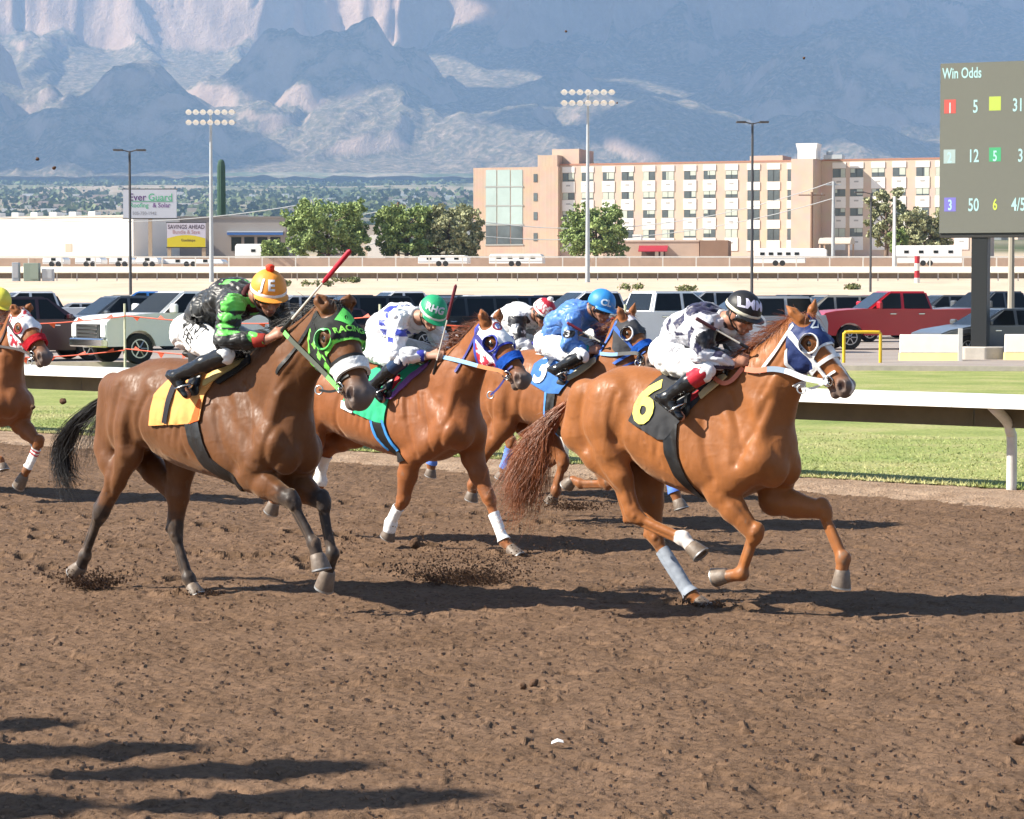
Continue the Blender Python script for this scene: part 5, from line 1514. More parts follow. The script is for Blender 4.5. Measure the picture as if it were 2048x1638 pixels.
        F.ecap((but + mid) / 2 + bkw * .02, mid + bkw * .02, (.095, .075), (.065, .055), .035)
        F.ecap(hip + arr(.10, sy * .03, .02), st + arr(.02, sy * .025, .05), (.07, .05), (.075, .05), .03)   # quadriceps front
        F.ecap(st, mid, (.110 * S, .080 * S), (.080 * S, .062 * S), .04)
        F.ecap(mid, hk, (.080 * S, .062 * S), (.050 * S, .046 * S), .03)
        cn = unit(fe - hk)
        bk = unit(np.cross(arr(0, 1, 0), cn)); bk = bk if (bk @ bkw) > 0 else -bk
        pt = hk + unit(bk - cn * .9 + bkw * .5) * .068
        F.ecap(mid + bkw * .055, pt, (.020, .018), (.021, .020), .015)                     # achilles
        F.ecap(pt, hk + cn * .03 + bk * .022, (.024, .024), (.026, .026), .02)
        F.ecap(hk - a * .03, hk + cn * .05, (.060 * S, .050 * S), (.048 * S, .043 * S), .025)
        F.ecap(hk + cn * .05, fe - cn * .04, (.032 * S, .031 * S), (.030 * S, .030 * S), .015)
        F.ecap(hk + cn * .05 + bk * .037, fe - cn * .01 + bk * .034, (.017, .019), (.017, .019), .006)
        for q_ in (-1, 1): F.ball(hk + arr(0, q_ * .034, 0) + cn * .02 - bk * .012, .022 * S, .012)
        F.ball(fe, .049 * S, .025); F.ball(fe + bk * .028, .026 * S, .015)
        F.ecap(fe, co, (.041 * S, .039 * S), (.043 * S, .045 * S), .02)
    # grooves: flank, between hamstrings, behind the shoulder
    for sy in (-1, 1):
        st = legs['RH' if sy < 0 else 'LH'][0]
        F.ecap(arr(st[0] + .13, sy * .31, st[2] + .32), arr(st[0] + .10, sy * .27, st[2] + .06), .035, .04, .05, op='s')
        F.ecap(arr(rump[0] + .13, sy * .262 * S, rump[2] + .10), arr((rump[0] + st[0]) / 2, sy * .225 * S, st[2] - .02), .016, .018, .028, op='s')
        F.ecap(arr(W[0] - .20, sy * .285, zw - .28), arr(W[0] - .12, sy * .30, zw - .62), .02, .02, .05, op='s')
        F.ecap(arr(W[0] + .10, sy * .215, zw - .22), arr(chest[0] - .18, sy * .27, legs['RF'][0][2] + .26), .018, .018, .04, op='s')
        for r in range(5):
            xr = W[0] - .26 - r * .075
            F.ecap(arr(xr, sy * .292, zw - .34), arr(xr - .06, sy * .285, zw - .62), .010, .010, .03, op='s')
    # head

    A = lambda a, b, ra, rb, k=.02: F.ecap(a, b, (ra[0] * q, ra[1] * q), (rb[0] * q, rb[1] * q), k, lat=e3)
    A(H(.02, .045), H(.17, .045), (.075, .066), (.088, .086), .03)
    A(H(.17, .045), H(.30, .050), (.088, .086), (.076, .070), .02)
    A(H(.30, .050), H(.46, .052), (.076, .066), (.054, .050), .02)
    A(H(.46, .052), H(.555, .052), (.054, .052), (.050, .056), .02)
    for w in (-1, 1):
        A(H(.13, .115, w * .042), H(.19, .12, w * .042), (.090, .028), (.082, .028), .03)
        F.ball(H(.185, .018, w * .072), .036 * q, .03)
        A(H(.145, .000, w * .066), H(.215, -.012, w * .070), (.016, .016), (.015, .015), .015)
        A(H(.23, .050, w * .078), H(.37, .062, w * .052), (.012, .012), (.010, .010), .015)
    A(H(.17, .135), H(.38, .112), (.062, .048), (.036, .034), .03)
    A(H(.38, .112), H(.525, .108), (.034, .034), (.028, .034), .02)
    A(H(.545, .058), H(.575, .078), (.044, .048), (.034, .042), .02)
    F.ball(H(.535, .124), .031 * q, .02)
    for w in (-1, 1):
        F.ball(H(.545, .040, w * .042), .031 * q, .02)
        F.ecap(H(.530, .026, w * .070), H(.568, .050, w * .062), .021 * q, .021 * q, .006, op='s')
        F.ecap(H(.44, .092, w * .056), H(.585, .100, w * .046), .008, .008, .010, op='s')
        F.ecap(H(.26, .018, w * .100), H(.42, .022, w * .080), .016 * q, .016 * q, .03, op='s')
        F.ball(H(.195, .022, w * .110), .022 * q, .012, op='s')
    for w, tip in ((-1, ears[0]), (1, ears[1])):
        b = H(.015, -.015, w * .050); m = b * .5 + tip * .5
        ax = unit(tip - b)
        fc = unit(np.cross(ax, e3)); fc = fc if fc[0] > 0 else -fc
        fc = unit(fc + e3 * w * .7)
        F.ecap(b, m, (.026 * q, .030 * q), (.028 * q, .036 * q), .02, lat=e3)
        F.ecap(m, tip, (.028 * q, .036 * q), (.006, .007), .012, lat=e3)
        F.ecap(b * .75 + tip * .25 + fc * .044, b * .42 + tip * .58 + fc * .034, .018 * q, .010, .010, op='s')
    F.noise(.007, 5.0, c.get('seed', 1), 2); F.noise(.0010, 17.0, c.get('seed', 1) + 3, 2)
    V, Q = F.mesh(1)
    T = tri_of(Q); N = vnormals(V, T)
    # muscle lines on the near side: grooves and ridges along traced curves
    nearw = np.clip(-N[:, 1] * 1.6 - .1, 0, 1) * np.clip((-.02 - V[:, 1]) / .05, 0, 1)
    dsp = np.zeros(len(V), np.float32)
    for depth, width, line in c.get('relief', []):
        C_ = catmull(np.array([fr.px(u, v, -.2) for u, v in line]), 5 * len(line))
        dm = np.full(len(V), 9.0)
        for i in range(len(C_) - 1):
            a = C_[i, [0, 2]]; ab = C_[i + 1, [0, 2]] - a
            wx_, wz_ = V[:, 0] - a[0], V[:, 2] - a[1]
            t = np.clip((wx_ * ab[0] + wz_ * ab[1]) / (ab @ ab + 1e-9), 0, 1)
            dm = np.minimum(dm, (wx_ - t * ab[0]) ** 2 + (wz_ - t * ab[1]) ** 2)
        dsp += .62 * depth * np.exp(-dm / (width * width * 1.9))
    vein = np.abs(vnoise(V[:, 0] * 9, V[:, 1] * 9, V[:, 2] * 9 + .3, 81)); vein2 = np.abs(vnoise(V[:, 0] * 21 + 3, V[:, 1] * 21, V[:, 2] * 13 + .3, 91))
    dsp = dsp * nearw + .0011 * np.exp(-(vein / .08) ** 2) - .0005 * np.exp(-(vein2 / .10) ** 2)
    V = (V + N * dsp[:, None]).astype(np.float32); N = vnormals(V, T)
    # coat colours
    base = np.array(c['coat'])
    colr = np.tile(base, (len(V), 1))
    n1 = fbm(V[:, 0] * 5, V[:, 1] * 5, V[:, 2] * 5 + .1, 3, 5)
    colr *= (1 + .16 * n1)[:, None]
    def blend(mask, color):
        nonlocal colr
        m = np.clip(mask, 0, 1)[:, None]
        colr = colr * (1 - m) + np.array(color) * m
    rag = .03 * fbm(V[:, 0] * 30, V[:, 1] * 30, V[:, 2] * 30 + .2, 2, 9)
    def seg(a, b):
        ab = b - a
        t = ((V - a) @ ab) / (ab @ ab)
        q = V - a - np.clip(t, 0, 1)[:, None] * ab
        return t, np.linalg.norm(q, axis=1)
    sh_, vh_, wh_ = Hinv(V)
    inhead = (np.abs(vh_ - .06) < .2) & (np.abs(wh_) < .16) & (sh_ > -.05) & (sh_ < .7)
    dk = c.get('dark', (.030, .025, .023))
    nose = np.clip((sh_ - .45) / .09 + rag * 6, 0, 1) * inhead
    blend(nose * .92, c.get('nose', (.13, .105, .095)))
    nl = np.exp(-(((sh_ - .547) / .022) ** 2 + ((vh_ - .037) / .020) ** 2 + ((np.abs(wh_) - .048) / .02) ** 2)) * inhead
    blend(nl * 1.4, (.03, .015, .014))
    if c.get('bay'):
        for k in ('RF', 'LF', 'RH', 'LH'):
            a, b, d = legs[k][0], legs[k][1], legs[k][2]
            t, r = seg(a, b); t2, r2 = seg(b, d); t3, r3 = seg(d, legs[k][3])
            m = np.where(r < .14, np.clip((t - .62 + rag * 4) * 4, 0, 1), 0)
            m = np.maximum(m, np.where((r2 < .085) | (r3 < .08), 1, 0))
            blend(m * .95, dk)
    for k, (t0, colx) in c.get('socks', {}).items():
        a, b = legs[k][1], legs[k][2]
        t, r = seg(a, b); t3, r3 = seg(b, legs[k][3])
        m = np.where((r < .08) | (r3 < .08), np.clip((t - t0 + rag) * 30, 0, 1), 0)
        blend(m, colx)
    if c.get('blaze'):
        bw = c['blaze']
        m = np.clip((bw * (.6 + .4 * np.sin(sh_ * 9)) - np.abs(wh_ + .004) + rag * .3) * 120, 0, 1) * (vh_ < .055) * inhead * np.clip((sh_ - .22) * 20, 0, 1)
        blend(m, (.75, .70, .66))
    blend(np.where(inhead, np.exp(-(((sh_ - .19) / .03) ** 2 + ((vh_ - .02) / .022) ** 2)) * (np.abs(wh_) > .06) * .95, 0), (.035, .022, .016))
    # dust and splashed dirt on the lower legs and belly
    dn = fbm(V[:, 0] * 26, V[:, 1] * 26, V[:, 2] * 14 + .2, 3, 31)
    blend(np.clip((.62 - V[:, 2]) * 1.6, 0, .75) * np.clip(dn * 2.2 + .35, 0, 1) * .75 + np.clip((1.05 - V[:, 2]) * 2, 0, 1) * np.clip((dn - .42) * 8, 0, .5), (.17, .115, .08))
    root = empty('racehorse', fr.O, fr.rz, c['label'], 'horse', 'racehorses in the race')
    coatm = horse_coat()
    body = link('body', mesh_np('body', V, Q, True, colr), coatm, root)
    # eyes
    eyem = mat('horse_eye', (.012, .008, .006), .06, coat=1.0)
    for w in (-1, 1):
        mb = MB(); pr = [(math.sin(a) * .030 * q, -math.cos(a) * .030 * q) for a in np.linspace(.05, math.pi - .05, 9)]
        mb.lathe(pr, 14)
        o = mb.build('eye', eyem, root, smooth='all')
        o.location = H(.194, .022, w * .071)
    # hooves
    for k in ('RF', 'LF', 'RH', 'LH'):
        fe, co, to = legs[k][-3:]
        ax = unit(to - co); ln = np.linalg.norm(to - co)
        fw = unit(co - fe); sd = unit(np.cross(ax, fw)); 
        if abs(ax @ fw) > .985: sd = arr(0, 1, 0)
        fw = unit(np.cross(sd, ax))
        if (to - fe) @ fw < 0: fw = -fw
        ln = max(ln, .065)
        mb = MB(); rings = []
        for t, r in ((-.08, .042), (.0, .049), (.25, .054), (.92, .066), (1.0, .065), (1.0, .053), (.90, .042)):
            cpt = co + ax * ln * t + fw * .010 * t
            rings.append([cpt + sd * r * S * math.cos(a) + fw * r * S * 1.08 * math.sin(a) * (1 if math.sin(a) > 0 else .8) for a in np.linspace(0, 2 * math.pi, 14, endpoint=False)])
        n = 14; vs = [p for rg in rings for p in rg]
        fs = [(i * n + j, i * n + (j + 1) % n, (i + 1) * n + (j + 1) % n, (i + 1) * n + j) for i in range(len(rings) - 1) for j in range(n)]
        fs.append(tuple(range((len(rings) - 1) * n, len(rings) * n))); fs.append(tuple(reversed(range(n))))
        mb.add(vs, fs)
        hc = c.get('hoof', (.16, .12, .09))
        sv_ = []; sf_ = []
        for t, r in ((.97, .067), (1.07, .068), (1.07, .050), (.97, .050)):
            cpt = co + ax * ln * t + fw * .010 * t
            sv_ += [cpt + sd * r * S * math.cos(a) + fw * r * S * 1.08 * math.sin(a) * (1 if math.sin(a) > 0 else .8) for a in np.linspace(0, 2 * math.pi, 14, endpoint=False)]
        sf_ = [(i * 14 + j_, i * 14 + (j_ + 1) % 14, ((i + 1) % 4) * 14 + (j_ + 1) % 14, ((i + 1) % 4) * 14 + j_) for i in range(4) for j_ in range(14)]
        ho_ = mb.build('hoof', mat('hoof_%.2f' % hc[0], hc, .55, var=.35, vscale=25, bump=.3, bscale=40), root, smooth=True)
        MB().add(sv_, sf_).build('horseshoe', mat('shoe_steel', (.35, .34, .33), .45, metal=.7, var=.3, vscale=30), ho_, smooth=True)
    info = dict(fr=fr, P=P, H=H, Hinv=Hinv, V=V, N=N, T=T, W=W, zw=zw, x0=x0, x1=x1, rump=rump, chest=chest, legs=legs, root=root, q=q,
                e1=e1, e2=e2, e3=e3, N1=N1, N2=N2, nb=nb, crest=crest, poll=poll, muz=muz, c=c,
                bvh=BVHTree.FromPolygons([tuple(map(float, p)) for p in V], [tuple(map(int, t)) for t in T]))
    return info
CHEST = (.36, .125, .036)
cfg6 = dict(label='chestnut racehorse number 6 with dark blue blinker hood, leading at right', contact=(1397, 1211, .10), heading=36, withers=(1432, 750), coat=(.27, .096, .028), seed=3, res=.0082,
    relief=[(-.022, .020, [(1238, 790), (1230, 845), (1238, 885), (1252, 915)]), (-.020, .022, [(1172, 775), (1162, 850), (1192, 930), (1238, 990)]), (.016, .030, [(1200, 790), (1200, 850), (1222, 910)]), (-.014, .016, [(1250, 890), (1266, 935), (1278, 985)]), (.022, .035, [(1236, 772), (1246, 790)]), (-.018, .05, [(1265, 800), (1268, 850)]),
        (-.020, .022, [(1528, 800), (1506, 860), (1478, 925)]), (-.018, .022, [(1404, 815), (1416, 890), (1434, 955)]), (-.012, .016, [(1452, 790), (1472, 850), (1488, 905)]), (.014, .026, [(1440, 800), (1458, 860), (1462, 920)]), (.014, .03, [(1500, 800), (1512, 850)]), (-.016, .020, [(1596, 735), (1566, 795), (1552, 850)]), (-.012, .016, [(1560, 700), (1535, 745), (1515, 790)]), (.012, .02, [(1446, 995), (1492, 1045)]), (-.010, .012, [(1462, 990), (1500, 1050)]), (-.010, .012, [(1290, 800), (1300, 880)]), (-.008, .014, [(1318, 880), (1330, 930)]), (.010, .012, [(1330, 960), (1380, 985)]), (-.010, .012, [(1252, 960), (1262, 1010)])],
    rump=(1126, 860), chest=(1598, 860), top=[(1140, 795), (1215, 733), (1281, 731), (1345, 745)], bot=[(1262, 905), (1325, 962), (1391, 990), (1466, 1004)],
    n1=(1546, 752, 0, .20), poll=(1606, 640, 0.0), muz=(1712, 772, -.02), earR=(1571, 610, -.07), earL=(1631, 597, .06),
    RF=[(1440, 985, -.15), (1510, 1070, -.13), (1484, 1148, -.11), (1456, 1152, -.11), (1432, 1160, -.11)],
    LF=[(1548, 1000, .12), (1648, 1022, .12), (1688, 1116, .11), (1684, 1140, .11), (1678, 1172, .11)],
    RH=[(1222, 895, -.17), (1268, 1032, -.14), (1366, 1076, -.12), (1381, 1092, -.12), (1399, 1113, -.12)],
    LH=[(1300, 945, .14), (1310, 1072, .12), (1384, 1190, .10), (1396, 1201, .10), (1414, 1216, .10)],
    socks={'RH': (.86, (.75, .70, .66))}, blaze=.045)
cfg1 = dict(label='bay racehorse number 1 with black and green hood and white noseband', contact=(392, 1190, .12), heading=42, withers=(474, 724), coat=(.128, .049, .017), seed=7, bay=True, res=.0082,
    relief=[(-.022, .020, [(304, 790), (288, 845), (290, 890)]), (-.020, .024, [(250, 775), (238, 850), (228, 930), (220, 985)]), (.016, .03, [(275, 790), (262, 850), (255, 910)]), (.022, .035, [(300, 762), (308, 775)]), (-.014, .018, [(290, 895), (272, 945)]), (-.020, .022, [(560, 790), (545, 860), (532, 925)]), (-.018, .022, [(436, 820), (456, 890), (482, 940)]), (-.012, .016, [(480, 770), (500, 830), (512, 890)]), (.016, .026, [(465, 790), (482, 850), (492, 910)]), (-.016, .020, [(628, 745), (596, 805), (582, 860)]), (-.012, .016, [(600, 690), (570, 740), (545, 780)]), (.012, .018, [(505, 930), (552, 978)]), (-.010, .012, [(520, 925), (565, 980)]), (-.010, .014, [(345, 800), (352, 860)]), (-.010, .014, [(372, 850), (384, 910)]), (.009, .012, [(330, 905), (400, 945)])],
    rump=(192, 890), chest=(632, 850), top=[(222, 785), (285, 722), (335, 714), (400, 722)], bot=[(300, 885), (361, 930), (451, 958), (510, 975)],
    n1=(585, 725, -.02, .205), poll=(668, 618, -.02), muz=(738, 790, -.14), earR=(634, 588, -.10), earL=(700, 588, .02), roll=8, fat=1.28,
    RF=[(500, 950, -.15), (585, 1003, -.13), (628, 1086, -.11), (634, 1110, -.11), (640, 1140, -.11)],
    LF=[(590, 965, .12), (646, 1005, .11), (665, 1108, .09), (656, 1142, .09), (645, 1174, .09)],
    RH=[(258, 905, -.17), (200, 1030, -.15), (170, 1112, -.13), (163, 1130, -.13), (148, 1142, -.13)],
    LH=[(362, 930, .13), (350, 1064, .12), (378, 1158, .12), (384, 1172, .12), (398, 1192, .12)])
cfg4 = dict(label='chestnut racehorse with white blue rimmed hood and green saddle cloth', contact=(1036, 1111, .12), heading=41, withers=(842, 732), coat=(.24, .080, .025), seed=11, res=.0098,
    relief=[(-.016, .020, [(905, 790), (895, 850), (880, 905)]), (-.016, .020, [(812, 800), (826, 860), (838, 910)]), (-.012, .014, [(842, 790), (856, 850), (866, 900)]), (.014, .02, [(800, 775), (812, 830)]), (-.010, .012, [(790, 780), (800, 840)]), (-.010, .012, [(825, 775), (838, 830)]), (.016, .03, [(870, 800), (880, 850)]), (-.014, .018, [(965, 735), (945, 790), (935, 840)]), (.02, .03, [(930, 870), (945, 890)]), (-.016, .02, [(690, 790), (680, 840), (684, 870)])],
    rump=(560, 850), chest=(968, 850), top=[(590, 770), (640, 715), (690, 712), (760, 728)], bot=[(668, 858), (720, 885), (794, 912), (880, 925)],
    n1=(922, 745, 0, .195), poll=(978, 648, 0), muz=(1060, 756, -.03), earR=(961, 617, -.07), earL=(1000, 617, .06),
    RF=[(822, 915, -.15), (805, 1002, -.13), (782, 1048, -.11), (779, 1060, -.11), (774, 1070, -.11)],
    LF=[(945, 915, .12), (978, 998, .12), (1010, 1084, .12), (1021, 1096, .12), (1040, 1113, .12)],
    RH=[(625, 880, -.17), (575, 955, -.15), (552, 992, -.13), (548, 1004, -.13), (540, 1022, -.13)],
    LH=[(712, 868, .12), (652, 902, .11), (640, 962, .11), (636, 980, .11), (628, 1000, .11)])
cfg3 = dict(label='chestnut racehorse number 3 with blue noseband and blue saddle cloth', contact=(1105, 1045, .12), heading=40, withers=(1190, 722), coat=(.24, .085, .028), seed=13, res=.0115,
    relief=[(-.018, .02, [(1052, 780), (1040, 830), (1042, 850)]), (-.016, .02, [(1000, 770), (990, 820), (985, 870)]), (.016, .03, [(1040, 745), (1048, 760)]), (-.012, .016, [(1205, 770), (1215, 820)])],
    rump=(950, 810), chest=(1300, 830), top=[(975, 740), (1030, 702), (1075, 698), (1130, 712)], bot=[(1045, 842), (1100, 862), (1150, 880), (1220, 890)],
    n1=(1236, 722, 0, .19), poll=(1250, 636, 0), muz=(1318, 722, -.03), earR=(1236, 612, -.07), earL=(1270, 606, .06),
    RF=[(1180, 890, -.14), (1214, 966, -.13), (1160, 966, -.12), (1146, 960, -.12), (1135, 975, -.12)],
    LF=[(1270, 890, .12), (1330, 920, .12), (1350, 985, .12), (1355, 1000, .12), (1360, 1018, .12)],
    RH=[(1010, 850, -.16), (958, 925, -.14), (945, 972, -.13), (944, 984, -.13), (940, 998, -.13)],
    LH=[(1090, 860, .12), (1128, 925, .12), (1112, 982, .12), (1108, 992, .12), (1104, 1006, .12)])
cfg5 = dict(label='chestnut racehorse with white and red hood entering at the left edge', contact=(-120, 990, .12), heading=41, withers=(-60, 712), coat=(.23, .08, .026), seed=17, res=.0115,
    rump=(-290, 800), chest=(58, 790), top=[(-280, 740), (-220, 705), (-180, 702), (-120, 712)], bot=[(-190, 815), (-140, 838), (-60, 848), (20, 858)],
    n1=(15, 705, 0, .19), poll=(40, 625, 0), muz=(100, 712, -.03), earR=(23, 608, -.07), earL=(62, 606, .06),
    RF=[(-50, 850, -.15), (-20, 910, -.13), (0, 920, -.11), (2, 928, -.11), (4, 938, -.11)],
    LF=[(40, 848, .12), (76, 886, .12), (54, 938, .12), (48, 950, .12), (36, 970, .12)],
    RH=[(-230, 840, -.16), (-270, 920, -.14), (-300, 960, -.13), (-305, 970, -.13), (-310, 985, -.13)],
    LH=[(-170, 850, .12), (-180, 930, .12), (-150, 975, .12), (-140, 980, .12), (-120, 992, .12)])
hs6 = horse(cfg6)
hs1 = horse(cfg1)
hs4 = horse(cfg4)
hs3 = horse(cfg3)
hs5 = horse(cfg5)
# ---------------------------------------------------------------- tack, mane and tail
def ring(c, n, r, tube, mt, name, parent, seg=20, sx=1.0, ax=None, arc=(0, 2 * math.pi)):
    n = unit(n); u = unit(ax if ax is not None else np.cross(n, arr(.3, .1, 1))); u = unit(u - (u @ n) * n); w = np.cross(n, u)
    full = arc[1] - arc[0] > 6.2
    pts = [c + r * (math.cos(a) * u * sx + math.sin(a) * w) for a in np.linspace(arc[0], arc[1], seg + 1)]
    mb = MB(); mb.tube(pts, tube, 7, cap=not full)
    return mb.build(name, mt, parent, smooth='all')
def ribbon(path, width, thick, up, m=24):
    P = catmull(np.array(path), m); vs = []; fs = []
    for i, p in enumerate(P):
        t = unit(P[min(i + 1, m - 1)] - P[max(i - 1, 0)])
        w = unit(np.asarray(up) - (np.asarray(up) @ t) * t); n = np.cross(t, w)
        for a, b in ((-1, -1), (1, -1), (1, 1), (-1, 1)):
            vs.append(p + w * a * width / 2 + n * b * thick / 2)
    for i in range(m - 1):
        for k in range(4):
            a, b = i * 4 + k, i * 4 + (k + 1) % 4
            fs.append((a, b, b + 4, a + 4))
    fs += [(0, 3, 2, 1), tuple((m - 1) * 4 + k for k in range(4))]
    return MB().add(vs, fs)
def cloth(name, c, rough=.75, var=.08):
    return mat(name, c, rough, spec=.25, var=var, vscale=30, bump=.25, bscale=140, bdist=.002, bump2=.3, b2scale=22)
LEATHER = mat('black_leather', (.014, .013, .013), .38, var=.2, vscale=40, bump=.15, bscale=120, bdist=.003)
STEEL = mat('bright_steel', (.62, .62, .60), .22, metal=1.0, var=.1)

def pxpoly(info, pts, y):
    return [(lambda q: (q[0], q[2]))(info['fr'].px(u, v, y)) for u, v in pts]
def region(poly):
    return lambda V: poly_sd(V[:, 0], V[:, 2], poly)
def near_side(V): return V[:, 1] + .004
def far_side(V): return .004 - V[:, 1]
def hregion(info, poly):
    def f(V):
        s, v, w = info['Hinv'](V)
        d = poly_sd(s, v, poly)
        return np.where(np.abs(w) < .17, d, 1.0)
    return f
def band(info, s0, s1, v0=-.2, v1=.3, slope=0.0, vref=.05):
    def f(V):
        s, v, w = info['Hinv'](V)
        ss = s - slope * (v - vref)
        d = np.maximum(np.maximum(s0 - ss, ss - s1), np.maximum(v0 - v, v - v1))
        return np.where((np.abs(w) < .15) & (np.abs(v - .06) < .22), d, 1.0)
    return f
def legband(info, k, t0, t1, i=1):
    a, b = info['legs'][k][i], info['legs'][k][i + 1]
    ab = b - a
    def f(V):
        t = ((V - a) @ ab) / (ab @ ab)
        r = np.linalg.norm(V - a - np.clip(t, 0, 1)[:, None] * ab, axis=1)
        return np.where(r < .085, np.maximum(t0 - t, t - t1) * np.linalg.norm(ab), 1.0)
    return f
def hair(info, root_pts, paths_dir, name, color, n, length, r0, spread, seed, droop=.3, K=9):
    """short hair rooted along a curve, blown along a direction"""
    rs = np.random.RandomState(seed)
    C = catmull(np.array(root_pts), 60)
    t = rs.rand(n); base = C[(t * 59).astype(int)] + rs.randn(n, 3) * arr(.012, .008, .004)
    d = np.asarray(paths_dir)[None, :] + rs.randn(n, 3) * spread
    d /= np.linalg.norm(d, axis=1)[:, None]
    ln = length * (.55 + .6 * rs.rand(n))
    s = np.linspace(0, 1, K)[None, :, None]
    side = rs.randn(n, 3) * .25
    P = base[:, None, :] + d[:, None, :] * s * ln[:, None, None] + side[:, None, :] * (s ** 2) * ln[:, None, None] + arr(0, 0, -1) * (s ** 2) * droop * ln[:, None, None]
    V, F = strands(P, r0, r0 * .25, 3)
    return link(name, mesh_np(name, V, F), mat('hair_%s_%.3f' % (name, color[0]), color, .45, spec=.4, var=.35, vscale=9), info['root'])
def tail(info, px, color, n, spread0, spread1, seed, y=0.0, r0=.0032, K=14, curl=.03, name='tail'):
    rs = np.random.RandomState(seed)
    C = np.array([info['fr'].px(u, v, y + dy) for u, v, dy in px])
    C = catmull(C, K)
    off = rs.randn(n, 3) * arr(1, .8, 1)
    s = np.linspace(0, 1, K)
    amp = spread0 + (spread1 - spread0) * s ** 1.1
    ln = .55 + .5 * rs.rand(n)
    # each strand stops somewhere along the dock curve
    idx = np.clip(s[None, :] * ln[:, None], 0, 1) * (K - 1)
    i0 = np.minimum(idx.astype(int), K - 2); f = (idx - i0)[..., None]
    P = C[i0] * (1 - f) + C[i0 + 1] * f
    P = P + off[:, None, :] * amp[None, :, None] * (.35 + .65 * s)[None, :, None]
    ph = rs.rand(n, 1) * 6.28; fr_ = 4 + 5 * rs.rand(n, 1)
    wig = curl * np.sin(ph + fr_ * s[None, :]) * s[None, :]
    P[..., 2] += wig; P[..., 1] += curl * np.cos(ph * 1.7 + fr_ * s[None, :]) * s[None, :]
    P[..., 2] -= (np.abs(off[:, 2]) * .05)[:, None] * s[None, :] ** 2
    V, F = strands(P, r0, r0 * .3, 3)
    return link(name, mesh_np(name, V, F), mat('hair_%s_%.3f' % (name, color[0]), color, .42, spec=.4, var=.4, vscale=7), info['root'])

